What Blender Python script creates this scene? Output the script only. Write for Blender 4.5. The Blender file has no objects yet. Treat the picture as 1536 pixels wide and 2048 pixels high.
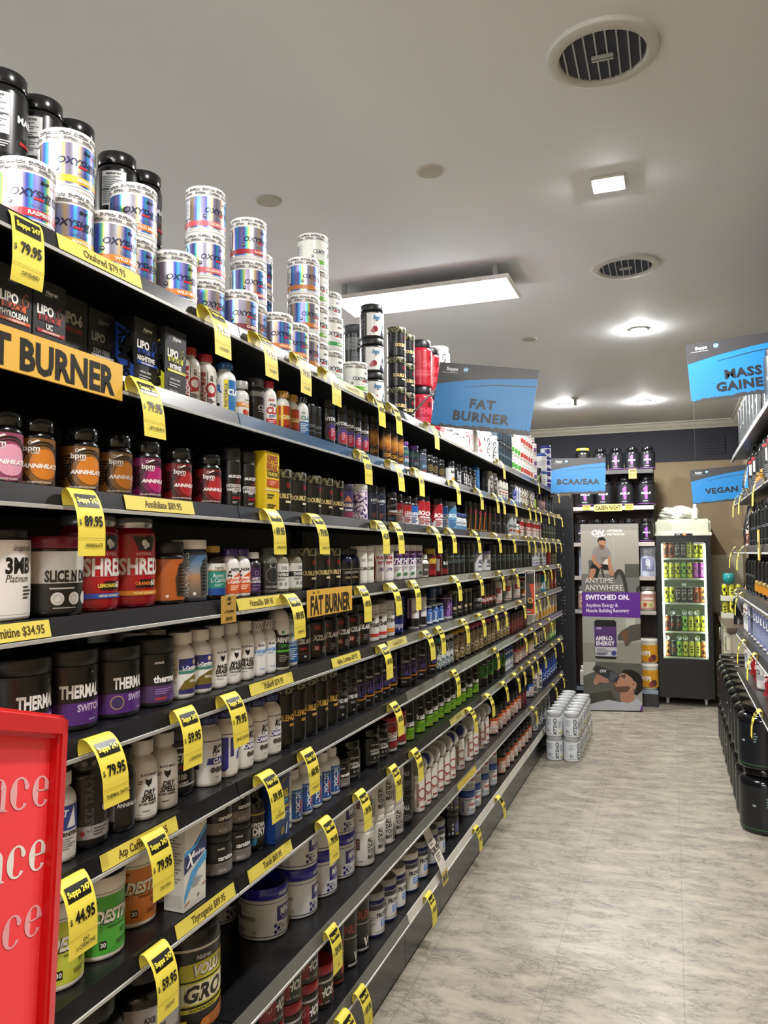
import bpy, bmesh, math, random
from mathutils import Vector, Matrix
random.seed(7)
D = bpy.data; SC = bpy.context.scene; COL = SC.collection
PI = math.pi; rad = math.radians

# ------------------------------------------------------------------ camera
CX, CZ, FPX = .967, 1.549, 1560.0            # camera stands on x = CX, y = 0
YAW, PITCH, ROLL = rad(20.289), rad(3.026), -.006
FW = Vector((-math.sin(YAW)*math.cos(PITCH), math.cos(YAW)*math.cos(PITCH), math.sin(PITCH)))
_r = Vector((math.cos(YAW), math.sin(YAW), 0)); _u = _r.cross(FW)
RT = _r*math.cos(ROLL)+_u*math.sin(ROLL); UP = _u*math.cos(ROLL)-_r*math.sin(ROLL)
cd = D.cameras.new('camera'); cam = D.objects.new('camera', cd); COL.objects.link(cam)
cd.sensor_fit = 'HORIZONTAL'; cd.sensor_width = 36; cd.lens = 36*FPX/1536; cd.clip_start = .02
M = Matrix((RT, UP, -FW)).transposed().to_4x4(); M.translation = (CX, 0, CZ); cam.matrix_world = M
SC.camera = cam
CP = Vector((CX, 0, CZ))
def proj(p):
    d = Vector(p)-CP; z = d.dot(FW)
    return 768+FPX*d.dot(RT)/z, 1024-FPX*d.dot(UP)/z
def ray(u, v): return RT*((u-768)/FPX)-UP*((v-1024)/FPX)+FW
def hit(axis, val, u, v):
    d = ray(u, v); return CP+d*((val-CP[axis])/d[axis])
def yat(u, x, z, r=0.0):
    """distance along the aisle at which something at (x, z) of radius r has its far edge in photo column u"""
    lo, hi = .25, 14.
    for _ in range(40):
        m = (lo+hi)/2; d = Vector((x, m, z))-CP
        f = d.dot(FW); a = math.atan2(d.dot(RT), f)
        if r: a += math.asin(min(.9, r/math.hypot(d.dot(RT), f)))
        uu = 768+FPX*math.tan(a)
        if uu < u: lo = m
        else: hi = m
    return (lo+hi)/2

# ------------------------------------------------------------------ world, exposure
w = D.worlds.new('world'); SC.world = w; w.use_nodes = True
w.node_tree.nodes['Background'].inputs[0].default_value = (.9, .95, 1, 1)
w.node_tree.nodes['Background'].inputs[1].default_value = .02
SC.view_settings.view_transform = 'Standard'; SC.view_settings.look = 'None'
SC.view_settings.exposure = 2.05; SC.view_settings.gamma = 1; SC.view_settings.use_curve_mapping = False
try:
    SC.cycles.max_bounces = 8; SC.cycles.diffuse_bounces = 4; SC.cycles.glossy_bounces = 3
    SC.cycles.transmission_bounces = 6; SC.cycles.transparent_max_bounces = 8
    SC.cycles.sample_clamp_indirect = 6; SC.cycles.caustics_reflective = False; SC.cycles.caustics_refractive = False
except Exception: pass
PANEL_E, SPOT_E, STRIP_E = 36.0, 380.0, 3.2        # lamp strengths

# ------------------------------------------------------------------ materials
_m = {}
def lin(c):
    c = c.lstrip('#')
    if len(c) == 3: c = ''.join(x*2 for x in c)
    v = [int(c[i:i+2], 16)/255 for i in (0, 2, 4)]
    if max(v) < .19: v = [x*.62 for x in v]        # near-black plastics and inks
    return tuple(x/12.92 if x <= .04045 else ((x+.055)/1.055)**2.4 for x in v)+(1,)
def mat(c, rough=.4, metal=0., emit=0., alpha=1., spec=.5, trans=0.):
    key = (c, rough, metal, emit, alpha, spec, trans)
    if key in _m: return _m[key]
    m = D.materials.new('paint_'+c.strip('#')); m.use_nodes = True
    b = m.node_tree.nodes['Principled BSDF']; I = b.inputs
    I['Base Color'].default_value = lin(c); I['Roughness'].default_value = rough; I['Metallic'].default_value = metal
    I['Specular IOR Level'].default_value = spec
    if emit: I['Emission Color'].default_value = lin(c); I['Emission Strength'].default_value = emit
    if alpha < 1: I['Alpha'].default_value = alpha
    if trans: I['Transmission Weight'].default_value = trans
    m.diffuse_color = lin(c); _m[key] = m; return m
def nodes(name):
    m = D.materials.new(name); m.use_nodes = True; nt = m.node_tree
    return m, nt, nt.nodes['Principled BSDF'], lambda t, **k: _nn(nt, t, **k)
def _nn(nt, t, **k):
    n = nt.nodes.new('ShaderNode'+t)
    for a, b in k.items(): setattr(n, a, b)
    return n
def ramp(nt, stops, interp='LINEAR'):
    n = nt.nodes.new('ShaderNodeValToRGB'); n.color_ramp.interpolation = interp
    e = n.color_ramp.elements
    while len(e) < len(stops): e.new(.5)
    for x, (p, c) in zip(e, stops): x.position = p; x.color = lin(c)
    return n
def holo(stops, name):
    """foil film: its shifting rainbow sheen is painted in as fixed bands round the jar"""
    m, nt, b, N = nodes(name); L = nt.links.new
    tc = N('TexCoord'); sp = N('SeparateXYZ'); L(tc.outputs['Object'], sp.inputs[0])
    at = N('Math', operation='ARCTAN2'); L(sp.outputs[1], at.inputs[0]); L(sp.outputs[0], at.inputs[1])
    oi = N('ObjectInfo'); ad = N('Math', operation='ADD'); L(at.outputs[0], ad.inputs[0]); 
    k = N('Math', operation='MULTIPLY'); L(oi.outputs['Random'], k.inputs[0]); k.inputs[1].default_value = 1.1; L(k.outputs[0], ad.inputs[1])
    mu = N('Math', operation='MULTIPLY'); L(ad.outputs[0], mu.inputs[0]); mu.inputs[1].default_value = .62
    fr = N('Math', operation='FRACT'); L(mu.outputs[0], fr.inputs[0])
    r = ramp(nt, stops); L(fr.outputs[0], r.inputs[0]); L(r.outputs[0], b.inputs['Base Color'])
    b.inputs['Metallic'].default_value = .7; b.inputs['Roughness'].default_value = .32
    return m
HOLO = holo([(0, '85838f'), (.12, 'aaa9b8'), (.2, 'd0b07c'), (.27, 'a8a0b0'), (.36, '4c56c8'), (.44, '48b4c8'), (.5, '7474d8'), (.6, '9090b4'), (.68, '6a60d0'), (.76, '50c8c0'), (.83, 'c4cc5c'), (.9, '9c8cb0'), (1, '85838f')], 'holographic_foil')
def blend(stops, name, axis=2, scale=1., off=0., rough=.35, noise=0.):
    m, nt, b, N = nodes(name); L = nt.links.new
    tc = N('TexCoord'); sp = N('SeparateXYZ'); L(tc.outputs['Object'], sp.inputs[0])
    mu = N('Math', operation='MULTIPLY_ADD'); L(sp.outputs[axis], mu.inputs[0]); mu.inputs[1].default_value = scale; mu.inputs[2].default_value = off
    src = mu.outputs[0]
    if noise:
        nz = N('TexNoise'); nz.inputs['Scale'].default_value = 45; L(tc.outputs['Object'], nz.inputs[0])
        ma = N('Math', operation='MULTIPLY_ADD'); L(nz.outputs[0], ma.inputs[0]); ma.inputs[1].default_value = noise; L(src, ma.inputs[2]); src = ma.outputs[0]
    r = ramp(nt, stops); L(src, r.inputs[0]); L(r.outputs[0], b.inputs['Base Color']); b.inputs['Roughness'].default_value = rough
    return m
def speckle(stops, name, scale=60., rough=.4, detail=2.):
    m, nt, b, N = nodes(name); L = nt.links.new
    tc = N('TexCoord'); nz = N('TexNoise'); nz.inputs['Scale'].default_value = scale; nz.inputs['Detail'].default_value = detail
    L(tc.outputs['Object'], nz.inputs[0]); r = ramp(nt, stops, 'CONSTANT'); L(nz.outputs[0], r.inputs[0])
    L(r.outputs[0], b.inputs['Base Color']); b.inputs['Roughness'].default_value = rough; return m
CAMO = speckle([(0, '1b1c16'), (.42, '4a4a35'), (.5, '8d8a68'), (.58, '2a2b20')], 'camouflage_print', 55)
SWIRL = speckle([(0, 'e8e4ea'), (.42, '5a3a78'), (.49, 'e8e4ea'), (.56, '8a5aa0'), (.62, 'f0eef2')], 'purple_swirl_print', 28)
INK = speckle([(0, '15161a'), (.4, 'd8dcd8'), (.47, '15161a'), (.54, '9ab8c0'), (.62, '202226')], 'ink_drawing_print', 60)
FLOWER = speckle([(0, '2a2318'), (.38, 'a08c50'), (.46, '1c1814'), (.52, 'b8a890'), (.6, '6a5a48')], 'tattoo_print', 70)
FLAME = blend([(0, '15110e'), (.3, '15110e'), (.42, 'a8641c'), (.55, 'c08a3c'), (.68, '6a3a14'), (.78, '15110e'), (1, '121212')], 'flame_print', 2, 7.0, -.25, .4, .35)
NOVA = {'!holo': HOLO, '!camo': CAMO, '!swirl': SWIRL, '!ink': INK, '!flower': FLOWER, '!flame': FLAME}
NOVA['!sun'] = blend([(0, '3a3d42'), (.3, '7a6a58'), (.5, 'a87f58'), (.62, '7d8a90'), (.85, '4a6f94'), (1, '3c5c80')], 'sunset_print', 2, 9., 0.)
NOVA['!red'] = blend([(0, '7a0a12'), (.5, 'b01420'), (1, '8a0c16')], 'red_foil_print', 2, 6., 0., .3)
NOVA['!bags'] = blend([(0, '0d3f78'), (.4, '3f98d0'), (.7, 'e8eef2'), (1, 'cfd8dc')], 'blue_arc_print', 2, 6., 0.)
NOVA['!xpel'] = blend([(0, '0c1c4a'), (.4, '10409a'), (.6, '1c70c0'), (1, '14306a')], 'blue_burst_print', 2, 6., 0., .3, .3)
NOVA['!drop'] = blend([(0, '30101c'), (.25, 'c02838'), (.6, '6a3080'), (1, '3a2858')], 'drop_print', 2, 14., -.5)
def MT(c, **k): return NOVA[c] if c in NOVA else mat(c, **k)

# ------------------------------------------------------------------ mesh builder
class MB:
    def __init__(s): s.v = []; s.f = []; s.mi = []; s.sm = []; s.mats = []
    def m(s, mt):
        if mt not in s.mats: s.mats.append(mt)
        return s.mats.index(mt)
    def add(s, vs, fs, mt, smooth=False):
        o = len(s.v); s.v += [tuple(v) for v in vs]; k = s.m(mt)
        for f in fs: s.f.append([i+o for i in f]); s.mi.append(k); s.sm.append(smooth)
        return s
    def box(s, x0, x1, y0, y1, z0, z1, mt):
        vs = [(x, y, z) for x in (x0, x1) for y in (y0, y1) for z in (z0, z1)]
        return s.add(vs, [(0, 1, 3, 2), (4, 6, 7, 5), (0, 4, 5, 1), (2, 3, 7, 6), (0, 2, 6, 4), (1, 5, 7, 3)], mt)
    def bbox(s, x0, x1, y0, y1, z0, z1, mt, b=.003):
        """box with chamfered edges"""
        bm = bmesh.new(); bmesh.ops.create_cube(bm, size=1)
        for v in bm.verts: v.co = Vector(((x0+x1)/2+v.co.x*(x1-x0), (y0+y1)/2+v.co.y*(y1-y0), (z0+z1)/2+v.co.z*(z1-z0)))
        bmesh.ops.bevel(bm, geom=bm.edges[:], offset=b, segments=2, affect='EDGES')
        return s.bm(bm, mt)
    def bm(s, bm, mt, smooth=False, fn=None):
        bm.verts.index_update()
        vs = [tuple(v.co) for v in bm.verts]
        if fn: vs = [fn(*v) for v in vs]
        s.add(vs, [[v.index for v in f.verts] for f in bm.faces], mt, smooth); bm.free(); return s
    def lathe(s, polys, mt, seg=28, cx=0, cy=0, cz=0, knurl=0.):
        for pl in polys:
            n = len(pl); vs = []
            for (r, z) in pl:
                for i in range(seg):
                    a = 2*PI*i/seg; rr = r*(1-knurl*(i % 2)) if knurl else r
                    vs.append((cx+rr*math.cos(a), cy+rr*math.sin(a), cz+z))
            fs = []
            for j in range(n-1):
                for i in range(seg):
                    k = (i+1) % seg
                    fs.append((j*seg+i, j*seg+k, (j+1)*seg+k, (j+1)*seg+i))
            s.add(vs, fs, mt, True)
        return s
    def tube(s, pts, r, mt, seg=8):
        pts = [Vector(p) for p in pts]; vs = []; up = Vector((0, 0, 1))
        for i, p in enumerate(pts):
            t = (pts[min(i+1, len(pts)-1)]-pts[max(i-1, 0)]).normalized()
            a = t.cross(up if abs(t.z) < .95 else Vector((1, 0, 0))).normalized(); b = t.cross(a)
            for k in range(seg): vs.append(p+(a*math.cos(2*PI*k/seg)+b*math.sin(2*PI*k/seg))*r)
        fs = [(i*seg+k, i*seg+(k+1) % seg, (i+1)*seg+(k+1) % seg, (i+1)*seg+k) for i in range(len(pts)-1) for k in range(seg)]
        fs += [tuple(range(seg))[::-1], tuple(range((len(pts)-1)*seg, len(pts)*seg))]
        return s.add(vs, fs, mt, True)
    def mesh(s, name):
        me = D.meshes.new(name); me.from_pydata(s.v, [], s.f)
        for m in s.mats: me.materials.append(m)
        me.polygons.foreach_set('material_index', s.mi); me.polygons.foreach_set('use_smooth', s.sm); me.update(); return me
def link(name, me, parent=None, loc=None):
    o = D.objects.new(name, me); COL.objects.link(o)
    if parent: o.parent = parent
    if loc is not None: o.location = loc
    return o
def tag(o, label, cat, group=None):
    o['label'] = label; o['category'] = cat
    if group: o['group'] = group
    return o
def struct(name, mb): o = link(name, mb.mesh(name)); o['kind'] = 'structure'; return o

# ------------------------------------------------------------------ lettering: glyph outlines, cut into narrow strips so they wrap
CH = 'ABCDEFGHIJKLMNOPQRSTUVWXYZabcdefghijklmnopqrstuvwxyz0123456789.,$-+/&!:%\''
def glyphs(off):
    obs = []
    def mk(t):
        c = D.curves.new('glyph', 'FONT'); c.body = t; c.size = 1; c.resolution_u = 2; c.offset = off; c.fill_mode = 'FRONT'
        o = D.objects.new('glyph', c); COL.objects.link(o); obs.append(o); return o
    A = [mk(c) for c in CH]; B = [mk('l'+c+'l') for c in CH]; base = mk('ll'); Hh = mk('H')
    dg = bpy.context.evaluated_depsgraph_get(); G = {}
    def grab(o):
        e = o.evaluated_get(dg); me = e.to_mesh()
        vs = [v.co.copy() for v in me.vertices]; fs = [tuple(p.vertices) for p in me.polygons]; e.to_mesh_clear(); return vs, fs
    def wid(o):
        vs, _ = grab(o); return max(v.x for v in vs)-min(v.x for v in vs)
    b = wid(base); hv, _ = grab(Hh); cap = max(v.y for v in hv)-min(v.y for v in hv); y0 = min(v.y for v in hv)
    for c, o, o2 in zip(CH, A, B):
        vs, fs = grab(o); adv = (wid(o2)-b)/cap
        bm = bmesh.new(); bv = [bm.verts.new(((v.x)/cap, (v.y-y0)/cap, 0)) for v in vs]
        for f in fs:
            try: bm.faces.new([bv[i] for i in f])
            except ValueError: pass
        x = min(v.co.x for v in bm.verts)+.22; x1 = max(v.co.x for v in bm.verts)
        while x < x1-.05:
            bmesh.ops.bisect_plane(bm, geom=bm.verts[:]+bm.edges[:]+bm.faces[:], plane_co=(x, 0, 0), plane_no=(1, 0, 0)); x += .22
        bm.verts.index_update()
        G[c] = ([(v.co.x, v.co.y) for v in bm.verts], [[v.index for v in f.verts] for f in bm.faces], adv); bm.free()
    for o in obs:
        c = o.data; D.objects.remove(o); D.curves.remove(c)
    return G
GL = {'': glyphs(0.), 'b': glyphs(.022), 'k': glyphs(.04)}
SERIF = {}   # letter -> serif bars: (x0, x1, height) as share of advance
for _c, _s in {'i': '0', 'l': '0H', 'h': '01H', 'n': '01', 'm': '0m1', 'r': '0', 'T': 'c', 'A': '01', 'H': '01ab', 'X': '01ab', 'x': '01uv', 't': '', 'u': 'uv1', 'd': '1J', 'f': '0', 'p': '', 'y': 'uv', 'C': '', '1': 'c', 'k': '01H', 'D': '0'}.items(): SERIF[_c] = _s
def text2d(t, flags='b', sx=1.):
    """verts, faces in units of the cap height, centred on x"""
    G = GL['k' if 'k' in flags else 'b' if 'b' in flags else '']; V = []; F = []; x = 0; tr = .06 if 'w' in flags else 0
    for c in t:
        if c == ' ': x += .38; continue
        if c not in G: c = '-'
        vs, fs, adv = G[c]; o = len(V)
        for (a, b) in vs: V.append(((x+a)*sx+(.22*b if 'i' in flags else 0), b))
        F += [[i+o for i in f] for f in fs]
        if 's' in flags and c in SERIF:
            w = .13
            for k in SERIF[c]:
                px, py = {'0': (.18, 0), '1': (.84, 0), 'm': (.5, 0), 'c': (.5, 0), 'H': (.12, .98), 'J': (.7, .98), 'a': (.18, .95), 'b': (.84, .95), 'u': (.16, .7), 'v': (.84, .7)}[k]
                o = len(V); cx = x+px*adv
                V += [((cx-w)*sx, py), ((cx+w)*sx, py), ((cx+w)*sx, py+.05), ((cx-w)*sx, py+.05)]; F.append([o, o+1, o+2, o+3])
        x += adv+tr
    if 'l' in flags: return V, F, x*sx
    h = x*sx/2
    return [(a-h, b) for a, b in V], F, x*sx

# surfaces: (X metres along, Z metres up, layer) -> point
class Cyl:
    def __init__(s, r, z0, z1, rot=0.): s.r, s.z0, s.h, s.rot = r, z0, z1-z0, rot; s.unit = r*PI/180; s.step = r*.13
    def __call__(s, X, Z, k): a = X/s.r+s.rot; R = s.r+.0003+.00013*k; return (R*math.cos(a), R*math.sin(a), s.z0+Z)
class Flat:
    """plane with origin o, unit right vector e, unit up vector n2; width w, height h; a runs -50..50"""
    def __init__(s, o, e, up, w, h, curve=None):
        s.o, s.e, s.up = Vector(o), Vector(e), Vector(up); s.n = s.e.cross(s.up); s.w, s.h = w, h; s.unit = w/100; s.step = 9; s.curve = curve
    def __call__(s, X, Z, k):
        if s.curve: return s.curve(X, Z, k)
        return tuple(s.o+s.e*X+s.up*Z+s.n*(.0003+.00012*k))
def _poly(pts, step):
    bm = bmesh.new(); bm.faces.new([bm.verts.new((x, z, 0)) for x, z in pts])
    if len(pts) > 4: bmesh.ops.triangulate(bm, faces=bm.faces[:])
    x0, x1 = min(p[0] for p in pts), max(p[0] for p in pts); x = x0+step
    while x < x1-1e-6:
        bmesh.ops.bisect_plane(bm, geom=bm.verts[:]+bm.edges[:]+bm.faces[:], plane_co=(x, 0, 0), plane_no=(1, 0, 0)); x += step
    bm.verts.index_update(); V = [(v.co.x, v.co.y) for v in bm.verts]; F = [[v.index for v in f.verts] for f in bm.faces]; bm.free()
    return V, F
def paint(mb, S, els, k0=1, **mk):
    """prints elements on surface S. a: degrees (or percent of a flat width), v: share of the zone height"""
    U, H = S.unit, S.h; k = k0
    for e in els:
        t = e[0]
        if t == 't':
            _, s, a, v, sz, c = e[:6]; sx = e[6] if len(e) > 6 else 1.; fl = e[7] if len(e) > 7 else 'b'
            V, F, wd = text2d(s, fl, sx); q = sz*H
            if '^' in fl: P = [(a*U-(y-.5)*q, v*H+x*q) for x, y in V]
            else: P = [(a*U+x*q, v*H+(y-.5)*q) for x, y in V]
        elif t == 'r':
            _, a0, a1, v0, v1, c = e; n = max(1, math.ceil((a1-a0)*U/S.step)); P = []; F = []
            for i in range(n+1):
                x = (a0+(a1-a0)*i/n)*U; P += [(x, v0*H), (x, v1*H)]
            F = [(2*i, 2*i+2, 2*i+3, 2*i+1) for i in range(n)]
        elif t == 'l':                      # lines of small print
            _, a0, a1, v0, v1, n, c = e; P = []; F = []
            for j in range(n):
                z = v0+(v1-v0)*(j+.5)/n; hh = (v1-v0)/n*.26; b1 = a0+(a1-a0)*(.55+.45*((j*37 % 11)/10)); m = max(1, math.ceil((b1-a0)*U/S.step))
                o = len(P)
                for i in range(m+1): x = (a0+(b1-a0)*i/m)*U; P += [(x, (z-hh)*H), (x, (z+hh)*H)]
                F += [(o+2*i, o+2*i+2, o+2*i+3, o+2*i+1) for i in range(m)]
        elif t == 'c':                      # disc
            _, a, v, rr, c = e; q = rr*H; P, F = _poly([(a*U+q*math.cos(2*PI*i/20), v*H+q*math.sin(2*PI*i/20)) for i in range(20)], S.step)
        elif t == 'o':                      # ring
            _, a, v, rr, wd, c = e; q0, q1 = rr*H, (rr-wd)*H; n = 28; P = []; F = []
            for i in range(n): b = 2*PI*i/n; P += [(a*U+q0*math.cos(b), v*H+q0*math.sin(b)), (a*U+q1*math.cos(b), v*H+q1*math.sin(b))]
            F = [(2*i, (2*i+2) % (2*n), (2*i+3) % (2*n), 2*i+1) for i in range(n)]
        elif t == 'm':                      # several outlines of one colour in one layer
            P = []; F = []
            for pts in e[1]:
                o = len(P); p2, f2 = _poly([(a*U, v*H) for a, v in pts], S.step); P += p2; F += [[i+o for i in f] for f in f2]
            c = e[2]
        elif t == 'q':
            _, pts, c = e; P, F = _poly([(a*U, v*H) for a, v in pts], S.step)
        mb.add([S(x, z, k) for x, z in P], F, MT(c, **({'rough': .35} | mk)), False); k += 1 if t != 't' else .5
    return mb
# ------------------------------------------------------------------ product kinds
def shape(s, r, h, lf, lr):
    """body, lid outlines and label zone for each container shape"""
    z = h*(1-lf)
    if s == 'tub':
        b = [[(0, 0), (r*.92, 0)], [(r*.92, 0), (r*.985, h*.015), (r, h*.04)], [(r, h*.04), (r, z)], [(r, z), (r*.9, z)]]
        q = r*lr; l = [[(q*.97, z+.0008), (q, z+.002), (q, h*.985), (q*.975, h)], [(q*.975, h), (q*.9, h)], [(q*.9, h), (q*.88, h-.0015), (0, h-.0015)]]
        return b, l, (h*.07, z-h*.03)
    if s == 'jar':
        b = [[(0, 0), (r*.92, 0)], [(r*.92, 0), (r*.985, h*.012), (r, h*.04)], [(r, h*.04), (r, z-h*.07)], [(r, z-h*.07), (r*.985, z-h*.04), (r*.9, z-h*.015), (r*.88, z)], [(r*.88, z), (r*.8, z+.002)]]
        q = r*lr; l = [[(q*.98, z+.001), (q, z+.003), (q, h*.985), (q*.96, h)], [(q*.96, h), (0, h)]]
        return b, l, (h*.06, z-h*.09)
    if s == 'bottle':
        y = z-h*.20
        b = [[(0, 0), (r*.88, 0)], [(r*.88, 0), (r*.97, h*.012), (r, h*.05)], [(r, h*.05), (r, y)], [(r, y), (r*.985, y+h*.04), (r*.92, y+h*.09), (r*.78, y+h*.135), (r*.62, y+h*.165), (r*.58, y+h*.18), (r*.58, z+.002)]]
        q = r*lr; l = [[(q, z), (q, h*.985), (q*.95, h)], [(q*.95, h), (0, h)]]
        return b, l, (h*.08, y-h*.01)
    if s == 'shaker':
        b = [[(0, 0), (r*.92, 0)], [(r*.92, 0), (r, h*.02)], [(r, h*.02), (r, z-.003)], [(r, z-.003), (r*.95, z)]]
        q = r*lr; l = [[(q, z), (q, h*.94), (q*.985, h*.97), (q*.93, h*.99), (q*.8, h)], [(q*.8, h), (0, h)]]
        return b, l, (h*.03, z-h*.02)
    if s == 'sport':
        b = [[(0, 0), (r*.9, 0)], [(r*.9, 0), (r, h*.03)], [(r, h*.03), (r, h*.72), (r*.96, h*.78)], [(r*.96, h*.78), (r*.9, h*.79)]]
        l = [[(r*.95, h*.785), (r*.93, h*.86), (r*.7, h*.95), (r*.45, h*.985), (r*.3, h)], [(r*.3, h), (0, h)]]
        return b, l, (h*.05, h*.66)
    if s == 'big':                         # wide plastic tub with round shoulders and a narrow screw cap
        y = z-h*.16
        b = [[(0, 0), (r*.9, 0)], [(r*.9, 0), (r*.97, h*.015), (r, h*.05)], [(r, h*.05), (r, y)], [(r, y), (r*.985, y+h*.045), (r*.92, y+h*.09), (r*.8, y+h*.12), (r*.68, y+h*.135), (r*.66, y+h*.16)], [(r*.66, y+h*.16), (r*.5, z+.002)]]
        q = r*lr; l = [[(q, z), (q, h*.985), (q*.96, h)], [(q*.96, h), (q*.9, h), (q*.88, h-.002), (0, h-.002)]]
        return b, l, (h*.06, y-h*.01)
    if s == 'can':
        b = [[(0, 0), (r*.78, 0)], [(r*.78, 0), (r*.9, h*.02), (r, h*.07)], [(r, h*.07), (r, h*.9)], [(r, h*.9), (r*.95, h*.935), (r*.84, h*.965)]]
        l = [[(r*.84, h*.965), (r*.86, h*.985), (r*.86, h), (r*.82, h)], [(r*.82, h), (r*.8, h*.985), (0, h*.985)]]
        return b, l, (h*.07, h*.9)
    if s == 'bucket':
        b = [[(0, 0), (r*.86, 0)], [(r*.86, 0), (r*.97, z)], [(r*.97, z), (r*.8, z)]]
        l = [[(r*.98, z-.004), (r, z), (r, h*.985), (r*.97, h)], [(r*.97, h), (0, h)]]
        return b, l, (h*.08, z-h*.12)
K = {}
NAMES = {'tub': ('supplement_tub', 'tub'), 'jar': ('supplement_jar', 'jar'), 'bottle': ('pill_bottle', 'bottle'), 'shaker': ('capsule_shaker', 'bottle'), 'sport': ('liquid_bottle', 'bottle'),
         'big': ('protein_tub', 'tub'), 'can': ('drink_can', 'can'), 'bucket': ('powder_bucket', 'bucket'), 'box': ('carton', 'box'), 'pouch': ('powder_pouch', 'pouch')}
def k(code, s, r, h, body, lid, look, base, els, lf=.2, lr=1.02, lidels=(), seg=30, flat=False, side=(), d=None, rough=.35, lrough=.4, knurl=0., rot=0., name=None, metal=0.):
    K[code] = dict(s=s, r=r, h=h, body=body, lid=lid, look=look, base=base, els=els, lf=lf, lr=lr, lidels=lidels, seg=seg, flat=flat, side=side, d=d, rough=rough, lrough=lrough, knurl=knurl, rot=rot, name=name, metal=metal, parts=None)
def build(code):
    """meshes of one kind: list of (part name, mesh), made once and shared by its copies"""
    q = K[code]
    if q['parts'] is not None: return q['parts']
    s, r, h = q['s'], q['r'], q['h']; parts = []
    if s == 'box':                         # r = width along the shelf, d = depth
        w, d = r, q['d']; mb = MB(); mb.bbox(-d, 0, -w/2, w/2, 0, h, MT(q['body'], rough=.4), .0012)
        paint(mb, Flat((0, 0, 0), (0, 1, 0), (0, 0, 1), w, h), q['els'])
        paint(mb, Flat((-d/2, -w/2, 0), (1, 0, 0), (0, 0, 1), d, h), q['side'])
        parts = [('', mb.mesh('carton'))]
    elif s == 'pouch':
        w, d = r, q['d']; mb = MB(); nx, nz = 8, 10
        def P(i, j, sg):
            X = (i/nx-.5)*w; t = j/nz; b = max(0, math.sin(PI*(i/nx)))**.6*(1-t)**.55*(.75+.25*math.sin(9*t+i)) if t < .97 else 0
            return (-d*.5+sg*d*.5*(b if t < .97 else .02), X*(1-.05*math.sin(PI*t)), t*h)
        for sg in (1, -1):
            mb.add([P(i, j, sg) for j in range(nz+1) for i in range(nx+1)], [((j*(nx+1)+i), j*(nx+1)+i+1, (j+1)*(nx+1)+i+1, (j+1)*(nx+1)+i) for j in range(nz) for i in range(nx)], MT(q['body'], rough=.3), True)
        mb.add([P(i, 0, 1) for i in range(nx+1)]+[P(i, 0, -1) for i in range(nx+1)], [(i, i+1, nx+2+i, nx+1+i) for i in range(nx)], MT(q['body'], rough=.3))
        def cv(X, Z, kk):
            i = (X/w+.5)*nx; j = Z/h*nz; p = P(i, j, 1); return (p[0]+.002+.0004*kk, p[1], p[2])
        S = Flat((0, 0, 0), (0, 1, 0), (0, 0, 1), w, h, cv); S.step = w/8; paint(mb, S, q['els'])
        parts = [('', mb.mesh('pouch'))]
    else:
        bp, lp, (z0, z1) = shape(s, r, h, q['lf'], q['lr']); seg = q['seg']
        bod = MB().lathe(bp, MT(q['body'], rough=q['rough'], metal=q['metal']), seg)
        if s == 'bucket':
            pts = [(r*.3*math.cos(t), r*1.0*math.cos(t), h*.8-r*.9*math.sin(t)) for t in [PI*i/10 for i in range(11)]]
            pts = [(r*1.02*math.sin(PI*i/10), r*1.02*math.cos(PI*i/10), h*.82-r*.7*math.sin(PI*i/10)) for i in range(11)]
        lid = MB().lathe(lp, MT(q['lid'], rough=q['lrough'], metal=.0 if q['lid'] != 'b8bcc0' else .8), max(seg, 44 if q['knurl'] else 0), knurl=q['knurl'])
        if q['lidels']:
            zl = h*(1-q['lf']); paint(lid, Cyl(r*q['lr'], zl+.002, h*.98), q['lidels'])
        lab = MB()
        if q['base']: lab.lathe([[(r+.0004, z0), (r+.0004, z1)]], MT(q['base'], rough=.3), seg)
        if q['els']: paint(lab, Cyl(r+.0004, z0, z1, rad(q['rot'])), q['els'])
        if q['flat']:
            mb = MB()
            for o in (bod, lid, lab):
                n = len(mb.v); mb.v += o.v
                for f, mi, sm in zip(o.f, o.mi, o.sm): mb.f.append([i+n for i in f]); mb.mi.append(mb.m(o.mats[mi])); mb.sm.append(sm)
            parts = [('', mb.mesh('container'))]
        else:
            parts = [('body', bod.mesh('body')), ('lid', lid.mesh('lid'))]
            if lab.v: parts.append(('label', lab.mesh('label')))
            if code[:3] == 'hyt':            # flip lid standing open on its hinge
                fl = MB(); R2 = r*1.06; n0 = Vector((.35, -.92, .18)).normalized(); e1 = n0.cross(Vector((0, 0, 1))).normalized(); e2 = e1.cross(n0)*-1
                if e2.z < 0: e2 = -e2
                c0 = Vector((-.004, r*.55, h+R2*.93))
                for lo_, hi_, rr_, col in ((-.007, .005, R2, 'dcdad6'), (.0051, .0056, R2*.72, '4a5a94' if code == 'hytb' else 'd0cecb')):
                    ring = [[c0+n0*d_+(e1*math.cos(2*PI*i/28)+e2*math.sin(2*PI*i/28))*rr_ for i in range(28)] for d_ in (lo_, hi_)]
                    fl.add(ring[0]+ring[1], [(i, (i+1) % 28, 28+(i+1) % 28, 28+i) for i in range(28)], MT(col), True); fl.add(ring[1], [tuple(range(28))], MT(col)); fl.add(ring[0], [tuple(range(28))[::-1]], MT(col))
                parts.append(('flip_lid', fl.mesh('flip_lid')))
    q['parts'] = parts; return parts
_proto = {}
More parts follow.
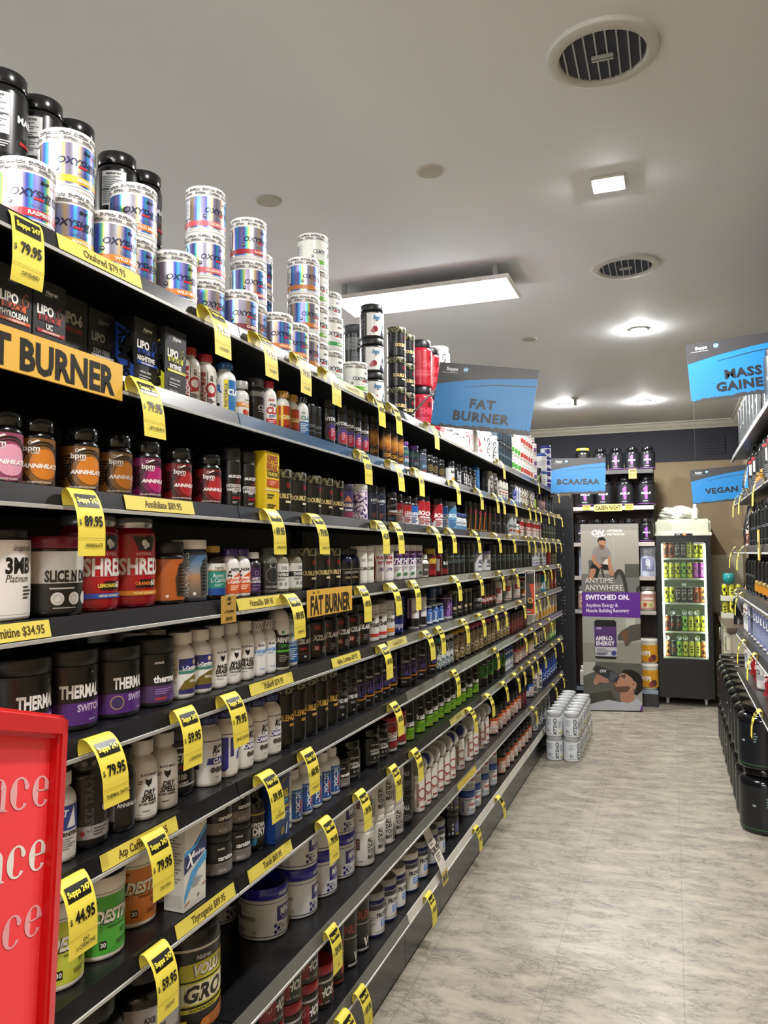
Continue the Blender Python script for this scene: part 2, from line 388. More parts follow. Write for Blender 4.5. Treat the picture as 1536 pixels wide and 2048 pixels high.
def put(code, loc, label, group=None, rz=0., tilt=None):
    """one product: the first of a kind is built, later ones are copies of the thing and each of its parts"""
    q = K[code]; nm, cat = NAMES[q['s']]
    if q['name']: nm, cat = q['name']
    if code not in _proto:
        ps = build(code)
        if len(ps) == 1: o = link(nm, ps[0][1]); ch = []
        else:
            o = link(nm, None); o.empty_display_size = .02; ch = [link(n, me, o) for n, me in ps]
        _proto[code] = (o, ch)
    else:
        p, pc = _proto[code]; o = p.copy(); COL.objects.link(o)
        for c in pc: c2 = c.copy(); COL.objects.link(c2); c2.parent = o
    for key in list(o.keys()): del o[key]
    o.location = (loc[0], loc[1], loc[2]+.0008); o.rotation_euler = tilt if tilt else (0, 0, rz)
    tag(o, label, cat, group); return o
ORD = 'first second third fourth fifth sixth seventh eighth ninth tenth eleventh twelfth thirteenth fourteenth fifteenth sixteenth seventeenth eighteenth nineteenth twentieth'.split()
def nth(i): return ORD[i] if i < 20 else 'twenty-'+ORD[i-20]

# ---- colours and element shorthands
W, BK, GY = 'e6e4de', '111214', '8a8c8e'
def oxy(code, band, flav, look, base='!holo', txt='14143c'):
    k(code, 'tub', .048, .113, 'e2e2e0', 'e4e3e0', look, base, [('r', -180, 180, .09, .25, band), ('r', -180, 180, .0, .03, 'dcdce4'),
      ('t', 'EHP', 24, .86, .08, '15151c', 1.2, 'ki'), ('t', 'labs', 46, .86, .07, 'b01c24', 1.1, 'bi'), ('t', 'OXYSHRED', 14, .58, .165, txt, 1.05, 'bi'), ('r', 2, 22, .46, .51, 'c02028'), ('l', 24, 60, .45, .51, 1, '303040'),
      ('c', -42, .38, .055, '14141c'), ('t', '60', -42, .385, .045, 'f0f0f0', 1, 'b'), ('t', 'TRUST RESULTS', 20, .33, .055, '6a6a90', .9, ''), ('t', flav, 22, .17, .085, 'f4ecdc', 1.1, 'b'), ('r', -122, -86, .34, .9, 'c8c8cc'), ('l', -120, -90, .36, .88, 12, '77777c')],
      lf=.2, lr=1.01, lidels=[('t', 'EHPlabs', a, .62, .34, '3a3a3e', 1.1, 'kil') for a in range(-170, 180, 40)]+[('t', 'EHPlabs', a+20, .15, .28, '55555a', 1.1, 'kil') for a in range(-170, 180, 40)]+[('r', -180, 180, .48, .53, 'b8b6b2')], seg=40)
oxy('oxR', 'b02834', 'RASPBERRY', 'silver foil tub with dark red band')
oxy('oxY', 'd8a828', 'MANGO', 'silver foil tub with yellow band')
oxy('oxO', 'd87a2c', 'WILD MELON', 'silver foil tub with orange band')
oxy('oxP', 'cc5860', 'GUAVA PARADISE', 'silver foil tub with pink band')
oxy('oxM', '702838', 'CHERRY', 'silver foil tub with maroon band')
oxy('oxA', 'c07840', 'PEACH', 'silver foil tub with bronze band')
oxy('oxG', '6cae40', 'APPLE', 'white tub with lime green band', 'dfe2dc')
oxy('oxE', '3a9a5a', 'LIME', 'white tub with emerald band', 'e2e2e0')
oxy('oxW', 'a83030', 'BERRY', 'white tub with brick red band', 'e0e0e0')
k('blk', 'jar', .043, .168, '17181b', '1b1c1f', 'tall black jar with white facts panel', '1a1b1e', [('r', -75, -5, .30, .97, 'c4c6c6'), ('t', 'Supplement Facts', -40, .92, .05, '15161a', .62, 'k'), ('l', -72, -8, .34, .87, 16, '55585c'), ('r', -74, -6, .60, .612, '303236'), ('r', -120, -80, .1, .9, '202226'),
   ('l', -30, 0, .08, .2, 3, '9a9c9c'), ('c', -40, .14, .05, '8c9094'), ('r', 20, 60, .2, .25, 'b02428'), ('t', 'MASS', 40, .6, .12, 'c8caca', 1, 'k')], lf=.17, lr=.95, seg=36, rough=.2, lrough=.2)
k('bpi', 'jar', .044, .128, '17191f', '1d1f24', 'black lidded tub with white slanted label', 'dcdcda', [('q', [(10, 0), (80, 0), (100, 1), (45, 1)], '1c2c48'), ('t', 'bpi', -10, .8, .2, '2a6a98', 1.1, 'ki'), ('l', -12, 10, .62, .68, 1, '333333'), ('t', 'CLA+', 36, .45, .24, 'e6e8ea', 1, 'k^i'), ('t', 'CARNITINE', 54, .45, .1, 'c0c4c8', .9, 'k^'), ('c', -18, .28, .13, '8c2430'), ('c', -30, .2, .09, 'a84048'), ('r', -180, -60, 0, 1, '1c1e24'), ('l', -140, -70, .2, .8, 10, '70747c')], lf=.19, lr=.97, seg=30)
k('dt', 'tub', .038, .122, '191a1c', '!camo', 'black tub with camouflage lid and gold lettering', '1d1e20', [('t', 'DOUBLE TAP', 6, .46, .16, 'd8c080', .72, 'k'), ('r', 6, 40, .24, .31, 'd8c8a0'), ('o', 22, .82, .09, .02, '9a2820'), ('q', [(14, .86), (30, .86), (22, .7)], '7a2018'), ('l', -100, -55, .15, .8, 12, '5a5c5e'), ('r', 40, 80, .1, .16, '3a3a38')], lf=.2, lr=1.03, seg=30, rough=.25)
k('dtp', 'tub', .046, .17, '24262a', '33363a', 'tall charcoal tub with small print', '25272b', [('l', -90, 10, .5, .9, 9, '8c9092'), ('l', -60, 20, .1, .4, 7, '6c7072')], lf=.2, seg=26)
k('redt', 'jar', .058, .215, 'a8182a', '16171a', 'tall red tub with black lid', '9c1626', [('t', 'SHRED', 20, .6, .2, 'c84050', .8, 'k'), ('l', -60, 40, .2, .4, 5, 'd0505c'), ('r', 10, 40, .75, .9, '5c0c18')], lf=.17, lr=.9, seg=26, rough=.25)
k('xt', 'tub', .062, .175, 'd8d8d8', 'a8aaac', 'white tub with grey lid and sideways black lettering', 'cfd3d8', [('t', 'XTEND', -6, .5, .2, '101012', 1.12, 'k^'), ('l', -75, -30, .55, .92, 6, 'a4aab4'), ('r', -66, -62, .14, .34, '2a2c30'), ('r', -56, -52, .14, .34, '2a2c30'), ('r', -46, -42, .14, .32, '8a8e92'), ('r', -75, -58, .05, .075, '2a2c30'), ('r', -52, -28, .05, .075, '2a2c30'), ('l', 12, 46, .4, .85, 7, 'a0a4a8'), ('q', [(14, .12), (46, .12), (46, .32)], 'c8b860'), ('r', 12, 46, .05, .08, '5a8a5a')], lf=.19, lr=.9, seg=32, rough=.25)
def bpm(code, c, d, look, txt='ANNIHILATE'):
    k(code, 'jar', .034, .121, '141416', '18191b', look, d, [('o', 14, .42, .52, .05, '2a2018'), ('o', 14, .42, .45, .03, '1c1512'), ('c', 18, .44, .33, c), ('l', -80, -40, .2, .8, 9, '221a16'), ('t', 'bpm', -20, .78, .13, 'e8e4e0', 1.1, 'b'), ('t', 'LABS', -10, .68, .045, 'd8d4d0', 1.2, 'b'), ('o', -24, .9, .04, .012, 'e8e4e0'), ('q', [(-22, .9), (-4, .97), (2, .94), (-18, .88)], 'e8e4e0'), ('t', txt, 10, .40, .1, 'f0ece8', 1.05, 'ki'), ('t', 'NEW AND IMPROVED FLAVOUR', -6, .05, .04, 'd8d0c8', .8, 'b')],
      lf=.2, lr=.94, seg=40, rough=.2, lrough=.15, lidels=[('r', -180, 180, .45, .5, '2c2d30')])
bpm('bpmP', 'd898b0', '8c4060', 'pink jar with white web pattern', 'ANNIHILATE')
bpm('bpmO', 'c87824', '7c5426', 'black lidded jar with orange sun on brown')
bpm('bpmM', 'a81c64', '6c1c4c', 'magenta jar with black lid')
bpm('bpmR', 'a82028', '6a161c', 'dark red jar with black lid')
def g(code, s, r, h, body, lid, look, base, txt=(), bands=(), **kw):
    """plainer kinds. txt: (string, v, size, colour[, width, flags, angle]); bands: (v0, v1, colour)"""
    els = [('r', -180, 180, a, b, c) for a, b, c in bands]
    for t in txt: els.append(('t', t[0], t[6] if len(t) > 6 else 4, t[1], t[2], t[3], t[4] if len(t) > 4 else .9, t[5] if len(t) > 5 else 'k'))
    els += list(kw.pop('els', ())); kw.setdefault('seg', 22)
    k(code, s, r, h, body, lid, look, base, els, **kw)
# second shelf -------------------------------------------------------------
def lipo(code, c, look, sub, main='LIPO', dim='e8e6e2', ink='0e0e10', back=0):
    els = [('t', 'Nutrex', 4, .86, .05, 'd0d0ce' if not back else '6e6f70', 1.0, 'ki'), ('l', -18, 24, .81, .83, 1, '9a9a98'),
           ('t', main, -14, .63, .12, dim, .82, 'k'), ('t', '6', 30, .65, .155, c if not back else '55585a', 1.0, 'k'), ('t', '6', 30, .65, .135, ink, .95, 'k'),
           ('r', -34, 32, .50, .575, c if not back else '3a3c3e'), ('t', 'BLACK', -2, .535, .075, ink if not back else '0c0c0c', .95, 'k'), ('t', sub, -2, .44, .07, dim, .8, 'k'),
           ('r', -38, 44, .355, .395, c), ('t', 'ULTRA CONCENTRATE', 3, .375, .022, 'f0e8e0', .9, 'k'), ('t', 'ONE PILL ONLY', -4, .25, .03, 'c8c8c6', .9, 'k'), ('l', -30, 36, .14, .21, 2, 'a8a8a6'), ('l', -30, 20, .04, .1, 2, '8a8a88')]
    k(code, 'box', .078, .145, '1b1c1e', '', look, '', els, d=.056, side=[('q', [(-50, 0), (50, 0), (50, .3), (-20, .55), (30, .8), (-50, 1)], c), ('q', [(-50, .2), (0, .3), (-40, .5)], '141416'), ('q', [(0, .5), (45, .6), (20, .75)], '141416'), ('t', 'BLACK', 8, .5, .21, '0e0e10', .9, 'k^')])
lipo('lpT', 'd05a28', 'black carton with orange printed side', 'THYROLEAN')
lipo('lpB', 'a82824', 'black carton with red printed side', 'UC')
lipo('lpN', '2848a0', 'black carton with blue printed side', 'NIGHTTIME')
lipo('lpI', 'c0c030', 'black carton with yellow green printed side', 'INTENSE')
lipo('lpS', '9a9a9a', 'black carton with grey lettering', 'STIM FREE', 'LIPO', '8c8e90', '0e0e10', 1)
k('lpH', 'box', .078, .15, '191a1b', '', 'black carton with red subtitle', '', [('t', 'LIPO-6', -4, .72, .15, 'a8a8a4', .62, 'k'), ('t', 'HARDCORE', -4, .58, .06, '9a2c28', .8, 'k'), ('l', -30, 30, .1, .4, 5, '3a3b3c')], d=.056)
k('lpG', 'box', .078, .15, '15201a', '', 'dark carton with green panel', '', [('t', 'LIPO6', 0, .6, .13, '8ad08a', .8, 'k'), ('r', -40, 46, .34, .4, '5ab05a')], d=.056)
k('iso', 'bottle', .028, .132, 'd8d6d0', 'b02a34', 'white bottle with red cap and red stripe', 'dcdad4', [('r', -50, -22, 0, 1, '9c1c24'), ('t', 'MASSIVE', -36, .5, .17, 'd8d0cc', .9, 'k^'), ('o', 8, .5, .2, .07, 'a8242c'), ('q', [(-14, .22), (30, .3), (30, .4), (-14, .32)], 'b02430'), ('t', 'ISO', 8, .82, .1, '202024', .9, 'ki^'), ('l', -14, 30, .03, .2, 4, '3a3a3c'), ('r', -16, -14, 0, 1, '303034'), ('l', 40, 100, .1, .9, 9, '888888')], lf=.14, lr=.66, seg=34)
k('clb', 'bottle', .029, .132, 'd6d6d4', '2c5c98', 'white bottle with blue cap and yellow stripe', 'd0d2d4', [('r', -4, 180, 0, 1, '2868a4'), ('r', -26, -4, 0, 1, 'd4c030'), ('t', 'PURE FORMULA', -15, .5, .1, '203860', .8, 'k^'), ('t', 'CLA', 26, .62, .2, 'ecece8', .9, 'k'), ('t', 'R', -52, .72, .26, '3060a8', 1, 'k'), ('c', -52, .2, .06, '1c2028'), ('l', 4, 60, .3, .5, 4, '5a90c0'), ('c', 54, .12, .1, 'c8c838')], lf=.13, lr=.76, seg=34, lidels=[('c', a, .5, .22, '6090c0') for a in range(-120, 60, 30)])
k('ket', 'bottle', .023, .1, 'd6d4ce', '9a9a98', 'small white bottle with orange band and grey cap', 'dcdad6', [('r', -60, 70, .5, .72, 'd8862c'), ('t', 'KETO', 0, .63, .12, 'f0ece4', 1, 'k'), ('t', 'FUEL', 14, .53, .08, 'f0d8a0', 1, 'k'), ('t', 'natures', 10, .86, .08, '2c6030', .9, 'b'), ('c', -6, .25, .13, 'b83c24'), ('c', 14, .22, .1, 'cc5c28')], lf=.2, lr=.9, seg=30)
k('cla', 'jar', .026, .122, '2a2b2d', '3a3a3a', 'charcoal jar with dark chrome cap', '8a8b8c', [('q', [(-180, 0), (180, 0), (180, .62), (20, .62), (-4, .84), (-180, .84)], '2c2d2f'), ('t', 'CLA', 14, .48, .17, 'c8c8c8', 1.1, 'ki'), ('r', -20, 50, .33, .36, 'b8b8b8'), ('t', '1000', 22, .22, .07, 'b0b0b0', .9, 'b'), ('t', '180', 22, .1, .06, 'a0a0a0', .9, 'b'), ('o', 20, .88, .06, .02, '303030')], lf=.2, lr=.98, seg=30, lrough=.15)
k('san', 'bottle', .022, .13, 'dcdad6', 'b02c38', 'white bottle with red cap and large red letters', 'e0deda', [('t', 'SAN', -12, .9, .09, 'b02830', 1.1, 'ki'), ('t', 'PURE', 4, .72, .09, '18181a', 1, 'k'), ('t', 'CLA', 4, .52, .26, 'b8202c', .85, 'k'), ('l', -30, 40, .26, .36, 2, '24509a'), ('r', -50, 60, .02, .22, 'b82830'), ('l', -30, 40, .06, .18, 2, 'e0c8c8')], lf=.14, lr=.68, seg=30)
k('crn', 'bottle', .023, .118, 'd8d6d0', 'c8962c', 'white bottle with gold cap and fiery label', 'b04018', [('r', -180, 180, .42, .62, 'c88c20'), ('r', -180, 180, 0, .2, '8a2014'), ('r', -70, -58, 0, 1, 'd8b428'), ('r', -40, -26, 0, 1, 'e0c030'), ('t', 'CARN', 8, .52, .16, 'e8d8a8', .9, 'k'), ('r', -180, -80, 0, 1, '25201c')], lf=.15, lr=.82, seg=28, lidels=[('q', [(a, 0), (a+8, 0), (a+22, 1), (a+14, 1)], '503a10') for a in range(-170, 170, 26)])
k('evc', 'bottle', .021, .125, 'd8dad8', '222528', 'white bottle with black cap and blue base label', 'd8dcdc', [('t', 'CLA', 6, .72, .17, '2c7a74', .95, 'k'), ('t', 'EVL', -10, .92, .08, '2a8a80', .9, 'k'), ('r', -180, 180, 0, .56, '2c5f9c'), ('l', -40, 40, .1, .5, 6, 'c0d4e4')], lf=.14, lr=.72, seg=26, lidels=[('q', [(a, 0), (a+8, 0), (a+22, 1), (a+14, 1)], 'a8acac') for a in range(-170, 170, 40)])
g('dkb', 'shaker', .02, .112, '1b1d20', '1d1f22', 'slim dark bottle', '1d1f22', [('CUTS', .5, .1, '7a7e82', .8)], [(.3, .34, '54585c')])
k('hyd', 'shaker', .027, .155, '1d1e20', '222325', 'black shaker with purple and red drop', '1e1f21', [('t', 'HYDRO', 4, .72, .1, 'd8d8d6', .95, 'ki'), ('c', 12, .38, .21, '4a3a78'), ('c', 16, .31, .17, 'a82c40'), ('l', -4, 34, .25, .48, 4, 'c8a8c0'), ('o', 12, .38, .25, .02, '70707a')], lf=.2, lr=.99, seg=28, rough=.3)
k('ign', 'shaker', .027, .17, '16150f', '181716', 'black shaker with orange flame picture', '!flame', [('t', 'IGN', 4, .24, .11, 'c89030', 1.1, 'k'), ('o', 4, .24, .13, .02, '8a5c20'), ('r', -60, 60, .06, .09, 'b0a090')], lf=.2, lr=.99, seg=26)
g('evw', 'jar', .025, .115, '2c4a5a', '6a3a8a', 'teal and purple speckled jar', '3a5a68', [('EVE', .4, .16, 'c8d8e8', .9)], [(.0, .12, '803050'), (.75, .9, '5a7a6a'), (.5, .6, '7a4a6a')], lf=.15, lr=.97)
g('evg', 'jar', .025, .115, '3a3a42', '2c3034', 'grey speckled jar', '44525c', [('EVE', .4, .16, '88a8d0', .9)], [(.1, .2, '804040'), (.7, .85, '5a5a70')], lf=.15, lr=.97)
g('gld', 'jar', .026, .1, '1b1a19', '242424', 'black jar with gold ring emblem', '1f1e1c', els=[('o', 6, .55, .22, .04, '9a8250'), ('c', 6, .55, .12, '6a5a38'), ('r', -30, 40, .15, .22, '8a8a86')], lf=.18, lr=.95)
g('bpy', 'jar', .03, .112, '1c1d1f', '1d1e20', 'black lidded jar with lemon on white label', 'dcdcd8', [('bpi', .75, .2, '202022', 1.1, 'ki')], els=[('c', 16, .22, .17, 'd8a828'), ('r', -180, -70, 0, 1, '202022')], lf=.2, lr=.97)
g('bta', 'jar', .029, .112, '17181a', '1c1d1f', 'black jar with white diagonal lettering', '1a1b1d', [('BEST', .5, .3, 'd8d8d8', .9, 'ki^'), ('BCAA', .5, .26, 'e8e8e8', .9, 'ki^', 30)], lf=.18, lr=.97)
g('bls', 'box', .06, .135, '2468a0', '', 'plain blue carton', '', els=[('r', -40, 40, .2, .5, '2c78b4')], d=.06)
g('drk', 'shaker', .03, .14, '16181c', '191b1f', 'plain dark bottle', '181a1f', [('ISO', .5, .1, '6a7078', .9)])
k('wht', 'shaker', .034, .15, 'd8d6d0', 'd8d6d2', 'tall white bottle with black stacked lettering', 'dad8d2', [('t', 'GAT', -2, .8, .1, '3a3c40', 1, 'k'), ('t', 'BCAA', -2, .5, .22, '4a4c50', .9, 'k^'), ('r', -26, 26, .1, .22, '60646a'), ('r', -20, 20, .3, .34, '803030')], lf=.14, lr=.9, seg=22, flat=True)
k('wjr', 'jar', .036, .14, 'd8d4cc', '2a2c30', 'white jar with dark cap and red mark', 'dedad2', [('t', 'EAA', 0, .62, .16, '8a8078', .9, 'k'), ('r', -18, 18, .36, .44, 'a83028'), ('l', -24, 24, .1, .3, 4, '9a948c')], lf=.16, lr=.8, seg=22, flat=True)
k('bwj', 'jar', .034, .15, 'd0d4d8', '20242c', 'white jar with blue vertical stripe', 'd4d8dc', [('r', -50, 0, .1, .92, '2c3c94'), ('t', 'AMINO', -25, .5, .22, 'd8dce8', 1, 'k^'), ('l', 10, 40, .2, .8, 5, '90949c')], lf=.15, lr=.85, seg=22, flat=True)
k('gwj', 'jar', .035, .15, 'd4d2c8', '50545a', 'grey lidded white jar with sideways letters', 'd0cec4', [('t', 'XTEND', 2, .5, .24, '1c1c20', 1, 'k^'), ('r', -50, -20, .2, .8, 'a8aa90'), ('r', 24, 44, .2, .6, 'b08a6a')], lf=.15, lr=.88, seg=22, flat=True)
g('grn', 'shaker', .034, .15, '1a1c1c', '202224', 'black jar with lime stripe', '1c1e1e', els=[('r', -60, -10, .1, .7, '9ac038')], flat=True)
g('pat', 'jar', .035, .135, '2c2426', '1e2022', 'dark jar with pink floral print', '403034', els=[('r', -60, 40, .1, .9, 'a06868'), ('l', -60, 40, .1, .9, 8, 'd8c0b8')], flat=True)
g('dgr', 'shaker', .036, .16, '22303a', '1c262e', 'dark slate jar', '24343e', [('PURE', .6, .12, '5a707c', .9)], flat=True)
g('rwj', 'jar', .034, .12, 'b8b0b0', '8a2830', 'white jar with red upper band', 'c8c0be', bands=[(.5, 1, '9c2830')], flat=True)
# third shelf
k('mhc', 'shaker', .026, .15, '1a1b1d', '1e1f21', 'black shaker with dark red triangle', '1b1c1e', [('q', [(-26, .38), (26, .38), (26, .64), (8, .62)], '4c1218'), ('t', 'MUSCLETECH', 10, .66, .065, 'e0e0de', .85, 'ki'), ('t', 'HYDROXYCUT', 2, .455, .075, 'd8d8d6', .7, 'ki'), ('t', 'HARDCORE', 2, .37, .075, 'd8d8d6', .82, 'k'), ('r', -22, 6, .30, .34, 'b0b0ae'), ('l', -22, 30, .26, .28, 1, '8a8a8a'), ('r', -22, 3, .16, .22, '8a1820'), ('r', 5, 20, .16, .22, '8a1820'), ('r', 22, 36, .16, .22, '8a1820'), ('l', -22, 20, .06, .12, 2, 'a8a8a6')], lf=.21, lr=.99, seg=32, rough=.45, lrough=.5)
k('rip', 'box', .078, .155, 'd2b21c', '', 'yellow carton with red block', '', [('t', 'RIPPED', 2, .87, .13, '8a2c14', .72, 'k'), ('t', 'FREAK', -4, .73, .13, '8a2c14', .72, 'k'), ('o', 38, .73, .05, .012, '8a2c14'), ('r', -34, 44, .57, .67, '18160e'), ('t', 'DIURETIC', 4, .62, .065, 'd8c030', .92, 'k'), ('r', -36, 44, .40, .53, 'b04018'), ('l', -20, 30, .43, .51, 3, 'e0a080'), ('r', -50, 50, .345, .362, 'e8dcc0'), ('l', -36, 30, .2, .29, 2, '3a3010'), ('l', -36, 44, .04, .12, 2, '3a3010')], d=.035)
k('dou', 'tub', .032, .118, '2a2440', '38364a', 'purple and blue tub with striped lid', '34305a', [('t', 'DOUBLE', 0, .46, .13, 'd8c8a8', .75, 'k'), ('q', [(-30, .6), (30, .6), (0, .85)], 'b06a40'), ('r', -60, 60, 0, .2, '7a2c4a'), ('r', -20, 30, .24, .3, 'c8c0c8')], lf=.18, lr=1.0, seg=26)
k('swl', 'tub', .036, .128, 'dcdade', 'dcdcde', 'white tub with purple swirls', '!swirl', [], lf=.16, lr=1.0, seg=28)
k('rpd', 'shaker', .027, .135, '232a3c', '1c2028', 'navy shaker with white wordmark', '232b40', [('t', 'RAPIDS', 4, .74, .1, 'd8dade', .8, 'k'), ('l', -20, 40, .6, .66, 1, '9aa4b8'), ('l', -20, 20, .1, .3, 3, '8a5040')], lf=.2, lr=.99, seg=24, flat=False)
k('crx', 'jar', .034, .122, '1e1e20', '18191b', 'black jar with white wordmark and orange line', '202022', [('t', 'CARNITINE', 4, .5, .1, 'e0e0e0', .85, 'k'), ('r', -60, 60, .36, .4, '9a5030'), ('q', [(-60, .66), (40, .8), (40, .9), (-60, .76)], '4a4a50'), ('r', -40, 0, .1, .2, '2c4060')], lf=.18, lr=.95, seg=26)
def lean(code, c, look, t='LEAN', s='jar', r=.032, h=.118, base='d8d8d8', lid='17181a', v0=.45):
    k(code, s, r, h, '1a1b1d' if lid != 'd8d8d8' else 'd8d8d8', lid, look, base, [('r', -180, 180, v0, 1, c), ('q', [(-60, v0-.2), (-20, v0), (-60, v0)], c), ('t', t, 6, v0+.12, .18, 'ecebe8', .85, 'ki'), ('l', -30, 44, .06, v0-.06, 5, '9a2c34' if c[0] > '6' else '3a5a90')], lf=.2, lr=.92, seg=24)
lean('lnR', 'a82430', 'white jar with red top half and black cap'); lean('lnB', '2858a8', 'white jar with blue top half and black cap')
lean('bcR', 'a01c28', 'tall red jar with black cap', 'BCAA', 'shaker', .033, .142, 'd0cccc', '17181a', .4); lean('bcB', '2460a8', 'tall blue jar with black cap', 'BCAA', 'shaker', .033, .135, 'd0d4d8', '1a2a44', .45)
lean('bcL', '4a86b0', 'pale blue jar with clear cap', 'BCAA', 'shaker', .035, .14, '6a98b8', '8a9498', .5)
g('sbw', 'bottle', .022, .088, 'd0d4d8', '2c3a78', 'small white bottle with striped blue cap', 'd4d8da', [('ALA', .7, .18, '2a3a80', 1)], [(0, .4, '5a88b0')])
k('nat', 'shaker', .03, .165, '15130f', '1c1a16', 'tall black shaker with orange streak', '181510', [('q', [(-16, .1), (-4, .1), (14, .8), (4, .85)], 'c06a28'), ('c', 10, .8, .08, '9a2848'), ('r', -60, 60, .05, .08, 'b08840')], lf=.16, lr=.98, seg=22, flat=True)
g('dkn', 'shaker', .032, .165, '1c1c22', '202026', 'tall charcoal shaker', '202028', [('PRE', .5, .1, '6a6068', .9)], flat=True)
k('gyb', 'shaker', .034, .15, 'a8acae', 'b4b8ba', 'silver grey shaker with dark lettering', 'aab0b2', [('t', 'EAA', 0, .5, .16, '303438', .9, 'k'), ('r', -30, 10, .2, .32, '8a3a38')], lf=.14, seg=22, flat=True)
g('orb', 'bottle', .024, .085, 'd8d0c8', 'dcdad8', 'small orange and white bottle', 'd8d4cc', bands=[(.3, .8, 'c86a28')], flat=True)
k('bcr', 'tub', .038, .135, 'd4d0cc', 'd8d6d4', 'white lidded tub with red band', 'd2ccc8', [('r', -180, 180, .4, .98, '9a1c24'), ('t', 'BCAA', 0, .55, .2, 'ece8e6', .9, 'k'), ('l', -30, 30, .08, .32, 4, 'b08a88')], lf=.16, lr=1.0, seg=22, flat=True)
g('dcn', 'can', .033, .12, '2c3430', '6a6e70', 'dark grey printed can', '303a36', [('RAW', .5, .18, '7a8a80', .9)], [(.8, .9, '4a544c')], flat=True)
# fourth shelf
k('mb3', 'tub', .060, .148, 'd4d2ce', '17181a', 'large white tub with bold black letters', 'dcdad6', [('t', '3MB', 28, .68, .23, '141416', .8, 'k'), ('t', 'Platinum', 26, .5, .1, '202022', .8, 'i'), ('t', 'inspired', 34, .93, .09, '2a2a2c', .8, 'i'), ('l', 36, 60, .2, .4, 4, '303032'), ('l', -60, -20, .08, .2, 3, '303032')], lf=.12, lr=.92, seg=44)
k('sln', 'tub', .054, .138, '1c1c1e', '701c34', 'grey and black tub with maroon lid', 'bdbcb8', [('r', -180, 180, 0, .46, '1e1e20'), ('t', 'SLICE N DICE', 20, .58, .2, '121214', .62, 'k'), ('l', -18, 60, .48, .52, 1, '303032'), ('c', -10, .2, .11, 'd4d2ce'), ('c', 22, .2, .11, 'd4d2ce'), ('c', 52, .2, .11, 'd4d2ce'), ('o', -10, .2, .08, .03, 'c0beba'), ('o', 22, .2, .08, .03, 'c0beba'), ('l', -24, 60, .35, .4, 1, 'b8b6b2'), ('l', -18, 60, .03, .06, 1, 'b8b6b2')], lf=.16, lr=1.01, seg=44, rough=.25, lrough=.25)
def shred(code, b, fl, look):
    k(code, 'jar', .056, .180, '7e0c14', 'b8bcc0', look, '!red', [('q', [(-14, 1), (46, 1), (32, .78), (0, .78)], '1c1216'), ('c', 12, .9, .05, 'd0d0d0'), ('c', 20, .87, .04, 'c8c8c8'), ('c', 14, .84, .035, 'b8b8b8'), ('t', 'HYPER', 12, .73, .045, 'e0b0b0', 1.4, 'bw'), ('t', 'SHRED', 10, .54, .26, 'b8a8a4', .72, 'k'), ('t', 'SHRED', 9, .545, .25, 'd8d4d2', .7, 'b'), ('l', -20, 40, .4, .42, 1, 'c05058'), ('q', [(-8, .22), (44, .22), (44, .34), (2, .34)], '2a1014'), ('t', fl, 10, .28, .055, 'd8c048' if b[0] == '2' else 'd87828', .9, 'k'), ('t', '60', 36, .29, .09, 'e8e0dc', .9, 'b'), ('r', -180, 180, .10, .17, b), ('t', 'DIETARY SUPPLEMENT', 14, .135, .03, 'e8e0a0', .9, 'b')], lf=.12, lr=.9, seg=48, rough=.18, lrough=.2, knurl=.02)
shred('hsB', '2848a0', 'LEMONADE', 'big red jar with silver cap and blue stripe'); shred('hsO', 'c87820', 'ORANGE', 'big red jar with silver cap and orange stripe')
k('shk', 'jar', .041, .132, '1d1510', '17181a', 'orange jar with dark beast picture', 'a85626', [('q', [(0, .1), (50, .05), (60, .95), (30, 1), (4, .8), (-6, .5)], '3a2a20'), ('q', [(10, .3), (40, .3), (44, .8), (16, .75)], '5c4030'), ('l', 6, 50, .15, .9, 9, '24180f'), ('c', -30, .1, .04, 'd8c8b8')], lf=.19, lr=.94, seg=36)
k('isl', 'jar', .042, .138, '34383c', 'dad8d4', 'sunset pictured jar with white lid', '!sun', [('t', 'ISLAND VIBES', -36, .55, .13, 'c8d0d4', .9, '^'), ('q', [(14, .05), (60, .1), (60, 1), (30, .95), (8, .7)], '3a3a3c'), ('l', 16, 58, .15, .9, 9, '22262a'), ('c', -10, .1, .04, 'd8d8d8')], lf=.16, lr=.96, seg=36)
k('hrb', 'bottle', .036, .125, '2c1812', 'b08a38', 'brown glass bottle with gold cap and teal label', 'dcdad4', [('r', -40, 180, 0, .78, '24847c'), ('r', -40, 180, 0, .22, '204c94'), ('r', -40, 180, .76, .79, 'b08a48'), ('t', 'herbs', 6, .87, .12, '3a3a36', .9, ''), ('t', 'Acetyl', 2, .62, .13, 'ecece8', .9, ''), ('t', 'L-Carnitine', 10, .47, .13, 'ecece8', .8, ''), ('l', -16, 30, .27, .36, 3, 'a0d0c8')], lf=.12, lr=.62, seg=32, rough=.12)
K['hrb']['s'] = 'bottle'
k('now', 'bottle', .025, .118, 'dcd8d4', '33205c', 'white and orange bottle with purple cap', 'e0dcd8', [('q', [(-180, 0), (180, 0), (180, .85), (40, .78), (-40, .5), (-180, .3)], 'cc5220'), ('t', 'NOW', 10, .88, .12, '20201c', .95, 'k'), ('t', 'Acetyl', 12, .58, .13, 'f0ece6', .85, 'k'), ('t', 'L-Carnitine', 6, .44, .13, 'f0ece6', .75, 'k'), ('l', -20, 40, .12, .32, 3, 'f0d0b8'), ('c', -26, .8, .05, '26241f'), ('c', -32, .68, .04, '26241f'), ('c', -20, .66, .04, '26241f')], lf=.15, lr=.86, seg=28, lrough=.3)
